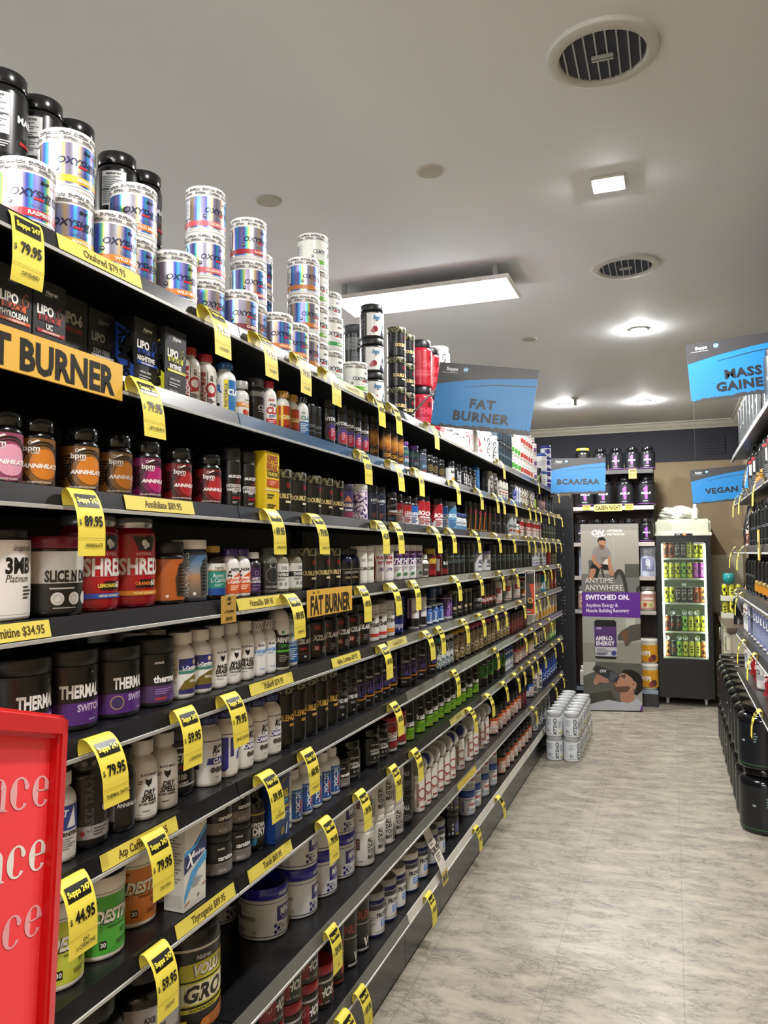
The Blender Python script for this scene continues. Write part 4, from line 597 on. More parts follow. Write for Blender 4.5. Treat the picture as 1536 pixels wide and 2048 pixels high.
k('ace', 'jar', .044, .128, '17181a', '191a1c', 'black jar with white acetyl lettering', '1a1b1d', [('t', 'ACETYL-L', 4, .58, .1, 'd8d8d6', .85, 'k'), ('t', 'CARNITINE', 8, .45, .1, 'd8d8d6', .8, 'k'), ('t', 'ATP', -8, .8, .09, 'c8c8c8', .9, 'b'), ('r', 6, 24, .78, .82, 'c8c8c8'), ('c', 0, .26, .06, '6a6c6e'), ('c', 20, .26, .06, '6a6c6e'), ('l', -30, 40, .06, .14, 2, '6a6c6e')], lf=.2, lr=.95, seg=34, rough=.18, lrough=.2)
k('gho', 'tub', .046, .132, '2a2224', '9c1c28', 'black and white tub with red lid and scrawled lettering', 'b4b0ae', [('q', [(-180, .1), (180, .1), (180, .3), (40, .4), (-40, .28), (-180, .32)], '8a1824'), ('r', -180, 180, .6, .98, '8a1a26'), ('t', 'GHOST', 6, .6, .26, '161416', .8, 'ki'), ('t', 'GHOST', 5, .61, .23, 'e0dede', .8, 'ki'), ('l', -30, 40, .08, .2, 2, '4a3a3c')], lf=.19, lr=1.02, seg=36)
k('kta', 'shaker', .040, .155, '1b1c1c', '1d1e1e', 'black tub with green lower third and white wordmark', '1d1e1e', [('r', -180, 180, 0, .38, '6a9a28'), ('t', 'keto', 6, .52, .2, 'e8e8e6', .95, 'k'), ('t', 'switch', -6, .84, .05, 'b8b8b8', 1, 'k'), ('l', -30, 40, .14, .3, 3, '486c1c'), ('r', -10, 10, .05, .08, '9a3a2c')], lf=.17, lr=1.0, seg=26, flat=False)
k('ptr', 'shaker', .042, .17, '1a1b19', '1c1d1b', 'tall black tub with green letter block', '1d1e1b', [('r', -60, 60, .36, .82, '3f8030'), ('t', 'R', 4, .58, .3, '1a2a18', 1, 'k'), ('t', 'PO', -14, .88, .07, 'd0d0d0', 1, 'k'), ('r', -60, 60, .31, .34, '8a7a5a')], lf=.16, lr=.98, seg=24, flat=True)
k('blt', 'jar', .034, .14, 'c8d0d8', '1c3c8a', 'white jar with blue splash and black cap', '2c5aa8', [('r', -180, 180, 0, .45, 'd0d4d8'), ('q', [(-60, .45), (60, .45), (20, .8), (-10, .6)], 'd0d8e0'), ('l', -40, 40, .05, .35, 3, '4a5a7a')], lf=.16, lr=.92, seg=22, flat=True)
def amen(code, c, look):
    k(code, 'jar', .043, .152, '19191b', '1b1b1d', look, 'd6cdc6', [('r', -180, 180, .46, 1, c), ('t', 'AMINO', 2, .72, .15, 'ecdcd0', .85, 'k'), ('t', 'ENERGY', 4, .55, .15, 'ecdcd0', .85, 'k'), ('l', -34, 40, .12, .38, 4, 'a08a80'), ('r', -30, 30, .04, .09, c), ('r', -110, -104, 0, 1, '9a9a9a')], lf=.26, lr=.97, seg=26, flat=True)
amen('amO', 'b8501c', 'black lidded jar with orange and white label'); amen('amP', 'b03c54', 'black lidded jar with rose pink label'); amen('amR', 'a83420', 'black lidded jar with vermilion label'); amen('amY', 'b8a430', 'black lidded jar with yellow label'); amen('amB', '2450a0', 'black lidded jar with blue and white label')
k('wdk', 'jar', .036, .145, 'c8c4c4', '26262a', 'pale jar with dark lower label', 'c4c0c0', [('r', -180, 180, 0, .5, '2c2a2c'), ('t', 'EFF', 0, .68, .16, '3a3a3c', .9, 'k^'), ('c', -6, .3, .1, 'b0b0b0')], lf=.16, lr=.92, seg=22, flat=True)
k('gyl', 'can', .035, .165, '4a8a3c', '8a9a90', 'green and yellow tall can', '3c8a40', [('r', -180, 180, .55, .9, 'b0a030'), ('t', 'BANG', 0, .4, .22, 'd8e0c8', .8, 'k^'), ('r', -30, -10, 0, 1, '8ab040')], seg=22, flat=True)
k('gyr', 'can', .035, .165, '8a3a28', '9a9a90', 'rust and green tall can', '8a4030', [('r', -180, 180, .0, .4, '4a6a3c'), ('r', -30, -10, 0, 1, 'c0b090')], seg=22, flat=True)
k('blc', 'can', .033, .175, '1c3a8c', '8a94a8', 'navy blue tall can', '1f3c8a', [('t', 'ON', 0, .3, .3, 'c0d0e8', .9, 'k^'), ('r', -180, 180, .0, .14, '3a2a5a'), ('l', -40, 30, .4, .55, 3, '5a7ab8')], seg=22, flat=True)
# eighth and bottom shelf
k('vol', 'big', .082, .268, '1c1a1a', '1e1c1c', 'big black tub with yellow framed letters', '201d1d', [('r', -180, 180, .955, .985, 'c8c4b8'), ('t', 'Nutrex', 8, .87, .06, 'a8a6a2', .9, 'ki'), ('q', [(-34, .60), (60, .60), (60, .84), (-30, .80)], 'c0b828'), ('t', 'VOLU', 14, .71, .15, '141414', .85, 'ki'), ('t', 'VOLU', 13, .715, .135, 'e4e2dc', .85, 'ki'), ('q', [(-46, .30), (60, .30), (60, .58), (-36, .58), (-46, .5)], 'c0b828'), ('q', [(-43, .32), (60, .32), (60, .56), (-34, .56), (-43, .5)], 'd8d4b8'), ('t', 'GRO', 8, .44, .2, '1c1a1c', 1.0, 'ki'), ('r', -50, 60, .22, .27, 'c0b828'), ('t', 'CREATINE BLOWOUT', 6, .245, .032, '1c1a18', .9, 'k'), ('q', [(-6, 0), (60, 0), (60, .2), (30, .14), (6, .12)], 'a8602c'), ('c', 10, .06, .06, 'c07830'), ('r', -46, -20, .02, .14, 'c0b828')], lf=.1, lr=.72, seg=48, rough=.3)
k('axe', 'big', .086, .225, '1a1718', '1c1a1a', 'big black tub with weathered grey label', '8e8a88', [('q', [(-90, 0), (-40, 0), (-20, .5), (-50, 1), (-90, 1)], 'a4a09c'), ('q', [(20, 0), (70, 0), (70, 1), (52, 1), (40, .6)], '4c3c38'), ('t', 'AXE & SLEDGE', 4, .84, .08, '201c1c', .8, 'k'), ('t', 'x', 4, .72, .1, '26201f', 1.2, 'k'), ('t', 'HYDRATE POST', 8, .56, .07, '2c2424', .8, 'b'), ('t', 'AXED', 10, .34, .24, '4a1c20', .8, 'k')], lf=.1, lr=.76, seg=48, rough=.2)
k('dbt', 'big', .08, .24, '191718', '1b1a1a', 'big black tub in shadow by the sign', '1e1c1c', [('t', 'CASEIN', 0, .5, .15, '4a4646', .9, 'k')], lf=.12, lr=.76, seg=40, rough=.2)
k('mps', 'tub', .070, .140, 'cfd0d2', '2a2898', 'white tub with deep blue lid and purple block lettering', 'c9cacd', [('r', -180, 180, .955, .975, '20204a'), ('r', 6, 66, .40, .84, '25206c'), ('t', 'MPS-X', 36, .66, .24, 'dcdce4', .62, 'k'), ('t', 'MUSCLE PROTEIN', 38, .465, .05, 'd8d8e0', .8, 'b'), ('r', -180, 180, .0, .025, '20204a'), ('c', 2, .29, .055, '25206c'), ('c', 10, .20, .055, '25206c'), ('c', 2, .11, .055, '25206c'), ('l', 10, 28, .27, .32, 1, '2c2c48'), ('l', 18, 36, .18, .23, 1, '2c2c48'), ('l', 10, 28, .09, .14, 1, '2c2c48'), ('c', 56, .18, .1, 'c87838'), ('q', [(50, .24), (62, .24), (60, .36), (54, .34)], '6a8a48'), ('r', -90, -44, .48, .6, '8c8e92'), ('l', -88, -50, .5, .59, 3, '5a5c60'), ('r', -110, -84, .55, .84, '303060'), ('o', -46, .15, .05, .012, '3a3a4a'), ('l', -90, -66, .08, .3, 4, '7a7c80')],
  lf=.24, lr=1.02, seg=50, rough=.35, lrough=.18, lidels=[('t', '10,000', 22, .45, .34, 'e4e4ec', .9, 'b'), ('r', -180, 180, .0, .05, 'a8aab8'), ('t', 'MPS', -60, .45, .3, '3a3a90', .9, 'b')])
k('ady', 'jar', .05, .138, 'd6d4d0', 'dad8d4', 'white tub with stacked black words', 'd4d2d0', [('t', 'ALL', -6, .82, .17, '161616', .72, 'kl'), ('t', 'DAY', -6, .62, .17, '161616', .72, 'kl'), ('t', 'YOU', -6, .42, .17, '161616', .72, 'kl'), ('t', 'MAY', -6, .22, .17, '161616', .72, 'kl'), ('q', [(34, .05), (54, .05), (50, .6), (42, .75), (36, .5)], '4a4644'), ('r', -52, -38, .5, .9, '3a2424'), ('l', -50, -40, .55, .86, 3, 'b87070'), ('l', -44, -14, .06, .12, 2, '5a5a58')], lf=.17, lr=.96, seg=38)
k('ghb', 'jar', .048, .132, '181718', '1b1a1b', 'black tub with grey scrawl and red mark', '1c1a1b', [('t', 'ALL', 0, .7, .2, '9a9696', .8, 'ki'), ('c', -26, .6, .12, '7a2028'), ('l', -20, 40, .1, .4, 4, '6a6666')], lf=.19, lr=.97, seg=30)
k('hyt', 'tub', .034, .15, 'd8d4ce', 'dad8d4', 'white bottle with open flip lid and red brown print', 'dad4cc', [('o', 8, .55, .2, .05, '9c3a38'), ('t', 'HYTE', 8, .34, .12, 'a0403c', .9, 'k'), ('r', -40, -20, .1, .9, '8a6a5a'), ('r', -10, 30, .06, .12, '9c3a38')], lf=.12, lr=.95, seg=26)
k('hytb', 'tub', .034, .15, 'd8d4ce', 'dad8d4', 'white bottle with open flip lid lined in blue', 'dad4cc', [('o', 8, .55, .2, .05, '9c3a38'), ('t', 'HYTE', 8, .34, .12, 'a0403c', .9, 'k'), ('r', -40, -20, .1, .9, '8a6a5a'), ('r', -10, 30, .06, .12, '9c3a38')], lf=.12, lr=.95, seg=26)
for _c, _l, _n in (('celR', 'b04038', 'red'), ('celV', '7a4a80', 'violet'), ('celG', '4a9a3a', 'green')): k(_c, 'tub', .036, .105, 'd8d4d0', 'dad6d2', 'small white jar with '+_n+' square', 'd8d2ce', [('r', -26, 26, .38, .82, _l), ('l', -30, 30, .06, .3, 3, '8a8480'), ('q', [(10, .04), (34, .04), (34, .2)], _l)], lf=.18, lr=1.0, seg=20, flat=True)
k('mpb', 'tub', .046, .1, 'd4d6da', '262c80', 'small blue and white tub', 'cfd2d6', [('r', -50, 10, .3, .9, '2a2c80'), ('l', 14, 50, .1, .8, 5, '6a7090'), ('r', -60, -30, .05, .2, '2a2c80')], lf=.25, lr=1.02, seg=22, flat=True)
k('wbl', 'tub', .056, .155, 'd4d6d8', '2a50a0', 'tall white tub with blue lid', 'd2d2d0', [('l', -80, 30, .3, .7, 6, '9a9ca0'), ('r', -100, -70, .6, .9, '3a4080')], lf=.16, lr=1.02, seg=24, flat=True)
k('prv', 'jar', .05, .15, '20286e', '9a9c9e', 'white labelled jar with grey lid and blue foot', 'cfd0d2', [('t', 'PROVE', 16, .62, .17, '1a1a1e', .8, 'k'), ('r', 6, 50, .22, .46, '3a6ab8'), ('l', 10, 46, .24, .44, 3, 'c8d8ec'), ('l', -70, -20, .2, .6, 6, '8a8c94'), ('r', -180, 180, .82, .98, '3a3c48'), ('r', -180, 180, .08, .1, 'a89a60'), ('c', 30, .12, .06, 'c08050')], lf=.17, lr=1.0, seg=38)
k('prb', 'jar', .05, .15, '20286e', 'd8d8d6', 'white labelled jar with blue topped white lid', 'd2d2d2', [('t', 'PROVE', 16, .62, .17, '1a1a1e', .8, 'k'), ('r', 6, 50, .22, .46, '3a6ab8'), ('l', 10, 46, .24, .44, 3, 'c8d8ec'), ('r', -180, 180, .82, .98, '3a3c48'), ('c', 38, .14, .08, 'c08050')], lf=.17, lr=1.0, seg=38)
k('nsh', 'shaker', .043, .20, '242122', '1b1a1a', 'charcoal shaker with red emblem', '2a2728', [('t', 'NEX', 10, .68, .16, '9a3a2a', .85, 'k'), ('r', -180, 180, .53, .55, 'b8b4b0'), ('q', [(14, .16), (34, .16), (30, .36), (24, .24), (18, .36)], '9a3a2c'), ('r', -20, 40, .02, .06, '7a2a24'), ('l', -20, 20, .43, .49, 2, '8a8684')], lf=.1, lr=.96, seg=34)
k('nsw', 'shaker', .043, .20, '242122', '6a2018', 'charcoal shaker with red cap and white tick', '2a2728', [('t', 'NUX', 6, .7, .16, '9a3a2a', .85, 'k'), ('r', -180, 180, .53, .55, 'b8b4b0'), ('q', [(10, .26), (24, .06), (42, .26), (32, .26), (25, .14), (20, .26)], 'd8d4d0'), ('r', -20, 40, .02, .06, 'b8b4b0')], lf=.1, lr=.96, seg=34)
k('ghr', 'jar', .05, .125, '2a2222', '8e1a24', 'red lidded tub with black and red scrawled label', '272022', [('r', -180, 180, .86, .94, 'b0acaa'), ('t', 'GHOST', 10, .52, .34, 'e0dcd8', .75, 'ki'), ('r', -60, -6, .1, .8, '7a1620'), ('q', [(44, .1), (70, .1), (70, .8), (54, .8)], '8a1c26'), ('t', 'LO TUBE', 6, .14, .08, 'b0aaa8', 1, 'bw')], lf=.22, lr=1.03, seg=40, lrough=.3)
k('dkp', 'jar', .05, .122, '1a1c26', '1c1e24', 'dark navy tub with purple panel and white squares', '1d1f2a', [('r', 2, 40, .1, .8, '3a3560'), ('l', 4, 38, .2, .7, 5, '6a6698'), ('r', -40, -28, .1, .2, 'b8b8c0'), ('r', -18, -10, .1, .25, 'c8c8c8'), ('r', -18, -10, .35, .5, 'c8c8c8'), ('r', -18, -10, .6, .75, 'c8c8c8'), ('q', [(4, .05), (36, .05), (36, .16), (4, .12)], 'a8a038')], lf=.2, lr=.95, seg=32, rough=.25)
k('amn', 'tub', .05, .124, 'd0d2d6', '2c4c9c', 'white tub with blue lid and red lettering', 'd2d4d6', [('t', 'AMINO', 12, .6, .19, 'a83030', .85, 'ki'), ('r', -180, 180, .9, .94, '5a6a8a'), ('r', -60, -44, .1, .8, '8a8ab8'), ('l', -30, 50, .12, .36, 4, '8a94a8'), ('q', [(20, .1), (60, .16), (60, .26), (20, .2)], 'b8b840'), ('r', -180, 180, .0, .04, '5a6a8a')], lf=.28, lr=1.01, seg=32)
# back wall, opposite run, floor stock, fridge
def rule(code, r, h, look):
    k(code, 'big', r, h, '17181c', '18191c', look, '23262b', [('q', [(-7, .25), (9, .25), (9, .92), (0, .92), (-16, .80), (-16, .70), (-7, .74)], '8a4aa8'), ('t', 'RULE', -2, .56, .1, 'd0ccd8', 1.6, 'ki'), ('l', -20, 40, .12, .18, 1, '9a9aa8'), ('r', -180, 180, .0, .035, '7a4a90')], lf=.13, lr=.74, seg=28, rough=.2, lrough=.15, knurl=.05, rot=-90)
rule('ru1', .074, .235, 'black jar with purple numeral'); rule('ru2', .091, .31, 'large black jar with purple numeral')
k('gcj', 'big', .075, .25, '1b1a18', 'c8a030', 'black jar with yellow lid', '1f1c1a', [('t', 'ANABOLIC', 0, .5, .18, 'c0a060', .8, 'k'), ('c', 40, .4, .18, 'c86838')], lf=.1, lr=.9, seg=26, rot=-90)
k('wbj', 'big', .075, .2, 'd4d2cc', 'd8d6d0', 'white jar with embossed lid', 'd0cec8', [('l', -40, 40, .2, .8, 5, 'b0aea8')], lf=.14, lr=.85, seg=26, rot=-90, knurl=.03)
k('cus', 'big', .078, .24, 'c8c4c0', 'b8b6b4', 'pink labelled tub with grey cap', 'a87a70', [('t', 'CUSTARD', 0, .7, .16, 'e8e4e0', .85, 'ki'), ('r', -50, 50, .1, .55, 'c4b090'), ('c', -20, .3, .14, 'a04838'), ('c', 20, .28, .12, '8aa048')], lf=.14, lr=.86, seg=26, rot=-90)
k('mbp', 'bucket', .085, .25, 'd8d4cc', 'dedcd4', 'white bucket with amber label', 'd09420', [('t', 'WPI', -30, .5, .3, 'e8e4dc', 1, 'k'), ('c', 30, .25, .2, '5a2a38'), ('c', 10, .15, .14, '8a3a30')], lf=.12, seg=28, rot=-90)
k('mbk', 'big', .135, .345, '13151a', '17181c', 'huge glossy black tub', '171c24', [('r', -180, 180, .02, .04, '2c5a34'), ('l', -14, -4, .55, .8, 4, '6a7a7c'), ('r', -44, -36, .55, .6, '8a8e8a'), ('r', 38, 100, .14, .82, 'b0b4bc'), ('l', 42, 96, .3, .8, 12, '7c828c'), ('r', 38, 100, .14, .26, '2c3440')], lf=.1, lr=.82, seg=44, rough=.1, lrough=.15, knurl=.03, rot=-100)
k('tlg', 'shaker', .062, .26, '33373a', '101214', 'tall gunmetal tub with green foot line', '3a3f42', [('t', 'LS', 0, .6, .07, 'c0c8c8', 1, 'k'), ('r', -180, 180, .0, .02, '6a8a58'), ('l', -14, 20, .2, .3, 2, '6a7070')], lf=.12, lr=.9, seg=28, rough=.18, rot=-140)
k('blb', 'big', .07, .225, '16181c', '17191c', 'black tub with red shoulder ring', '1a1b1e', [('r', -180, 180, .9, .985, '9a2028'), ('r', -20, 40, .5, .86, 'c0c0ba'), ('l', -16, 36, .52, .84, 6, '8a8a84'), ('l', -30, 50, .1, .4, 5, '5a5c5e'), ('r', -180, 180, .02, .04, '7a1c24')], lf=.14, lr=.7, seg=30, rough=.15, knurl=.04, rot=-140)
k('isl2', 'big', .055, .2, '14171c', '16181c', 'slim black tub with faint crest', '181c22', [('l', -14, 20, .5, .6, 2, '5a626a'), ('r', -60, 60, .1, .12, '3a4a48')], lf=.13, lr=.7, seg=30, rough=.15, rot=-150)
k('nvt', 'big', .06, .2, '14161a', '17181a', 'black tub with amber base band', '1a1c20', [('r', -180, 180, .04, .3, 'a06a1c'), ('t', 'NITRO', 0, .38, .12, 'c0a860', .9, 'k')], lf=.13, lr=.7, seg=30, rough=.15, rot=-140)
k('onl', 'tub', .06, .19, 'd0ccc8', 'd4d0ca', 'white tub with slate blue label', '62688a', [('t', 'LINE', 0, .74, .22, 'dcdce0', .85, 'k'), ('l', -60, 60, .1, .5, 8, '8a90a8')], lf=.18, lr=1.02, seg=30, rot=-130)
k('wcl', 'big', .055, .185, 'cfccc6', 'd2cfc8', 'white bottle with grey and red stripes', 'c4c2be', [('t', 'O', -10, .6, .2, '303034', 1, 'k'), ('r', -60, 60, .88, .93, '6a2828'), ('r', -40, 40, .3, .5, '9aa0a4')], lf=.14, lr=.7, seg=26, rot=-140)
def pch(code, w, d, h, c, look, els): k(code, 'pouch', w, h, c, '', look, '', els, d=d)
pch('poB', .17, .10, .225, '1d1c1e', 'shiny black pouch', [('t', 'X', 0, .8, .07, '8a8a8c', 1, 'k'), ('l', -20, 30, .1, .3, 3, '7a7076')])
pch('poC', .16, .09, .225, 'a89a8c', 'beige pouch with bright blue panel', [('r', -40, 40, .22, .8, '1c78cc'), ('t', 'ISO', 0, .3, .09, 'd8e4ee', 1, 'k'), ('c', -30, .5, .05, 'c8a060')])
pch('poK', .15, .08, .225, '15161a', 'black pouch with small crest', [('t', 'V', 0, .4, .1, 'c8c8c8', 1, 'k')])
pch('poW', .15, .08, .225, 'b4b2b0', 'silver pouch with black letters', [('t', 'RS', 0, .55, .3, '1a1a1c', .9, 'k^'), ('r', -40, 40, .08, .3, '5a2a24')])
pch('poA', .15, .08, .225, '1c1a1a', 'black pouch with copper panel', [('r', -44, 44, .3, .7, 'a05a2c'), ('r', -40, 40, .74, .84, 'c8b020'), ('t', 'WHEY', 0, .22, .1, 'b07a40', .9, 'k')])
pch('poR', .2, .1, .185, '8a1620', 'red pouch with white chevron', [('q', [(-40, .9), (-30, .95), (10, .5), (0, .46)], 'd8ccc8'), ('t', 'ISO', 10, .4, .1, 'd8c8c8', .9, 'ki'), ('l', -40, 30, .6, .75, 2, 'c8a0a0')])
pch('poT', .16, .1, .2, 'b08a64', 'kraft paper pouch with green band', [('r', -50, 50, .5, .72, '4a7a3a')])
pch('poE', .15, .08, .3, '9aa0b0', 'silver lilac pouch', [('t', 'EPIC', 0, .8, .12, 'd8d8d8', .9, 'k'), ('r', -40, 40, .2, .6, '6a6a88'), ('t', 'ISO', 0, .45, .14, 'e0e0e8', .9, 'k^')])
def can(code, c, look, els=(), s=1.): k(code, 'can', .033, .168*s, c, 'b8bcc0', look, c, list(els), seg=24, flat=True, rot=-90, rough=.25, metal=.25)
C4 = [('t', 'C4', 0, .5, .42, '15160e', 1.05, 'k^')]
can('c4y', 'c8c83c', 'yellow energy can with black sideways characters', C4); can('c4g', '8ac048', 'green energy can with black sideways characters', C4); can('c4o', 'c87a48', 'orange energy can with dark splashes', [('q', [(-40, .2), (0, .5), (40, .3), (40, .1)], '3a1c14'), ('q', [(-40, .6), (20, .9), (40, .7)], '3a2018')])
can('c4s', 'c0c040', 'yellow energy can with black slashes', [('q', [(-20, .2+.2*i), (24, .26+.2*i), (24, .36+.2*i), (-20, .3+.2*i)], '17180e') for i in range(3)])
can('c4p', 'a03ca8', 'magenta energy can', [('r', -20, 20, .1, .9, 'b868b8'), ('t', 'C4', 0, .5, .4, '2a1030', 1, 'k^')]); can('c4d', '2c2a30', 'dark energy can with pale script', [('t', 'RYSE', 0, .5, .34, 'a8a0a0', .9, 'k^'), ('l', -40, 40, .1, .3, 3, '6a6468')])
can('c4r', '9c4428', 'copper energy can with dark print', [('q', [(-40, .1), (40, .2), (20, .8), (-30, .6)], '3a1a14'), ('l', -40, 40, .7, .9, 3, 'd0a080')]); can('c4k', '1d1c1e', 'black energy can with red print', [('r', -30, 30, .3, .5, '8a3a20'), ('l', -30, 30, .6, .85, 4, '9a9090')])
# ------------------------------------------------------------------ the room
CEIL, YB, XR, XL, YF = 2.97, 9.1, 1.66, -3.2, -3.0
def floor_mat():
    m, nt, b, N = nodes('vinyl_marble'); L = nt.links.new
    tc = N('TexCoord'); mp = N('Mapping'); mp.inputs['Scale'].default_value = (1.0, 2.1, 1); mp.inputs['Rotation'].default_value = (0, 0, rad(-14)); L(tc.outputs['Object'], mp.inputs[0])
    n1 = N('TexNoise'); n1.inputs['Scale'].default_value = 5; n1.inputs['Detail'].default_value = 8; n1.inputs['Roughness'].default_value = .65; n1.inputs['Distortion'].default_value = .6; L(mp.outputs[0], n1.inputs[0])
    base = ramp(nt, [(.25, '746d60'), (.45, '8d8779'), (.6, '999284'), (.8, 'a7a092')]); L(n1.outputs[0], base.inputs[0])
    def vein(scale, w, dist, off):
        mo = N('Mapping'); mo.inputs['Scale'].default_value = (1.0, 2.6, 1); mo.inputs['Location'].default_value = (off, off*.7, 0); mo.inputs['Rotation'].default_value = (0, 0, rad(-18)); L(tc.outputs['Object'], mo.inputs[0])
        n = N('TexNoise'); n.inputs['Scale'].default_value = scale; n.inputs['Detail'].default_value = 6; n.inputs['Roughness'].default_value = .7; n.inputs['Distortion'].default_value = dist; L(mo.outputs[0], n.inputs[0])
        s = N('Math', operation='SUBTRACT'); L(n.outputs[0], s.inputs[0]); s.inputs[1].default_value = .5
        a = N('Math', operation='ABSOLUTE'); L(s.outputs[0], a.inputs[0])
        r = ramp(nt, [(0, 'ffffff'), (w, '909090'), (w*2.6, '000000')]); L(a.outputs[0], r.inputs[0]); return r.outputs[0]
    br = N('TexNoise'); br.inputs['Scale'].default_value = 6; br.inputs['Detail'].default_value = 3; L(mp.outputs[0], br.inputs[0])
    gate = ramp(nt, [(.40, '000000'), (.56, 'ffffff')]); L(br.outputs[0], gate.inputs[0])
    col = base.outputs[0]
    for sc, wd, di, of, c, am in ((2.6, .010, 1.4, 0, '3e3a36', .95), (6, .016, 1.0, 3.1, '4a4540', .9), (14, .035, .7, 7.7, '77726c', .7)):
        v = vein(sc, wd, di, of); mu = N('Math', operation='MULTIPLY'); L(v, mu.inputs[0]); L(gate.outputs[0], mu.inputs[1])
        m2 = N('Math', operation='MULTIPLY'); L(mu.outputs[0], m2.inputs[0]); m2.inputs[1].default_value = am
        mx = N('MixRGB'); L(m2.outputs[0], mx.inputs[0]); L(col, mx.inputs[1]); mx.inputs[2].default_value = lin(c); col = mx.outputs[0]
    sp = N('SeparateXYZ'); L(tc.outputs['Object'], sp.inputs[0])          # sheet joints
    def seam(axis, pos, pitch, c):
        a = N('Math', operation='MULTIPLY_ADD'); L(sp.outputs[axis], a.inputs[0]); a.inputs[1].default_value = 1/pitch; a.inputs[2].default_value = -pos/pitch+.5
        f = N('Math', operation='FRACT'); L(a.outputs[0], f.inputs[0]); s = N('Math', operation='SUBTRACT'); L(f.outputs[0], s.inputs[0]); s.inputs[1].default_value = .5
        d = N('Math', operation='ABSOLUTE'); L(s.outputs[0], d.inputs[0]); l = N('Math', operation='LESS_THAN'); L(d.outputs[0], l.inputs[0]); l.inputs[1].default_value = .0016/pitch
        k2 = N('Math', operation='MULTIPLY'); L(l.outputs[0], k2.inputs[0]); k2.inputs[1].default_value = .38
        mx = N('MixRGB'); L(k2.outputs[0], mx.inputs[0]); L(c, mx.inputs[1]); mx.inputs[2].default_value = lin('4a463e'); return mx.outputs[0]
    col = seam(0, CX, .457, col); col = seam(1, 2.3, .914, col)
    L(col, b.inputs['Base Color']); b.inputs['Roughness'].default_value = .38; b.inputs['Specular IOR Level'].default_value = .35
    return m
def plaster(c, name, bump=.06, scale=260):
    m, nt, b, N = nodes(name); L = nt.links.new; b.inputs['Base Color'].default_value = lin(c); b.inputs['Roughness'].default_value = .75; b.inputs['Specular IOR Level'].default_value = .3
    tc = N('TexCoord'); nz = N('TexNoise'); nz.inputs['Scale'].default_value = scale; L(tc.outputs['Object'], nz.inputs[0])
    bp = N('Bump'); bp.inputs['Strength'].default_value = bump; bp.inputs['Distance'].default_value = .01; L(nz.outputs[0], bp.inputs['Height']); L(bp.outputs[0], b.inputs['Normal']); return m
CEILM = plaster('dfe2e6', 'ceiling_paint', .05); WALLB = plaster('83755c', 'beige_wall_paint'); WALLD = plaster('2b2c34', 'charcoal_wall_paint'); TILE = speckle([(0, 'a09a84'), (.45, 'b4ae98'), (.55, '948e78')], 'speckled_splash_tile', 90, .3)
struct('floor', MB().box(XL, XR+.1, YF, YB+.1, -.08, 0, floor_mat()))
struct('ceiling', MB().box(XL, XR+.1, YF, YB+.1, CEIL, CEIL+.08, CEILM))
mb = MB().box(XL, XR+.1, YB, YB+.1, 0, 2.53, WALLB); mb.box(XL, XR+.1, YB, YB+.1, 2.53, CEIL, WALLD); struct('wall_back', mb)
mb = MB().box(XR, XR+.1, YF, YB, 0, 2.53, WALLB); mb.box(XR, XR+.1, YF, YB, 2.53, CEIL, WALLD); struct('wall_right', mb)
WALLN = plaster('b4b6b8', 'pale_wall_paint'); struct('wall_left', MB().box(XL-.1, XL, YF, YB, 0, CEIL, WALLN)); struct('wall_front', MB().box(XL, XR, YF-.1, YF, 0, CEIL, WALLN))
CV = mat('b4b0a4', .6); mb = MB()
prof = [(0, .085), (.012, .085), (.02, .07), (.045, .045), (.06, .018), (.075, .014), (.075, 0)]
vs = [(x, YB-a, CEIL-b) for x in (XL, XR) for a, b in prof]; n = len(prof)
mb.add(vs, [(i, i+1, n+i+1, n+i) for i in range(n-1)]+[tuple(range(n))], CV); struct('trim_1', mb)
vs = [(XR-a, y, CEIL-b) for y in (YF, YB) for a, b in prof]; struct('trim_2', MB().add(vs, [(i, i+1, n+i+1, n+i) for i in range(n-1)], CV))
# splash tiles over the counter
struct('wall_tile', MB().box(1.345, XR, YB-.012, YB, .9, 1.51, TILE))
# louvres of an air grille painted over with the band
o = link('wall_vent', MB().box(1.29, 1.52, YB-.012, YB, 2.60, 2.80, WALLD).mesh('wall_vent')); tag(o, 'painted-over louvred grille in the dark band of the end wall', 'vent')
lv = MB()
for i in range(5): lv.box(1.30, 1.51, YB-.022, YB-.012, 2.625+i*.035, 2.632+i*.035, mat('1c1d24', .6))
link('slat', lv.mesh('slat'), o)

# ------------------------------------------------------------------ ceiling fittings
def emit(c, s): return mat(c, .5, 0, s)
def lamp(name, label, mb_body, mb_diff, pos, part='diffuser'):
    o = link(name, None, None, pos); tag(o, label, 'light'); link('frame', mb_body.mesh('frame'), o); link(part, mb_diff.mesh(part), o); return o
def panel(x0, x1, y0, y1, label, drop=.085):
    cx, cy = (x0+x1)/2, (y0+y1)/2; a, b = (x1-x0)/2, (y1-y0)/2; fr = mat('c8c6c0', .4, .2); z = -drop; t = .014
    m1 = MB().bbox(-a, a, -b, -b+t, z, z+.02, fr, .002); m1.bbox(-a, a, b-t, b, z, z+.02, fr, .002); m1.bbox(-a, -a+t, -b+t, b-t, z, z+.02, fr, .002); m1.bbox(a-t, a, -b+t, b-t, z, z+.02, fr, .002); m1.box(-a+t, a-t, -b+t, b-t, z+.012, z+.018, fr)
    m2 = MB().add([(-a+t, -b+t, z+.004), (a-t, -b+t, z+.004), (a-t, b-t, z+.004), (-a+t, b-t, z+.004)], [(0, 3, 2, 1)], emit('fdfaf6', PANEL_E))
    o = lamp('ceiling_panel_light', label, m1, m2, (cx, cy, CEIL))
    for sx in (-.85, .85):
        for sy in (-.8, .8): br = MB().bbox(sx*a-.012, sx*a+.012, sy*b-.01, sy*b+.01, z+.02, 0, mat('9a9a96', .4, .5), .002); link('bracket', br.mesh('bracket'), o)
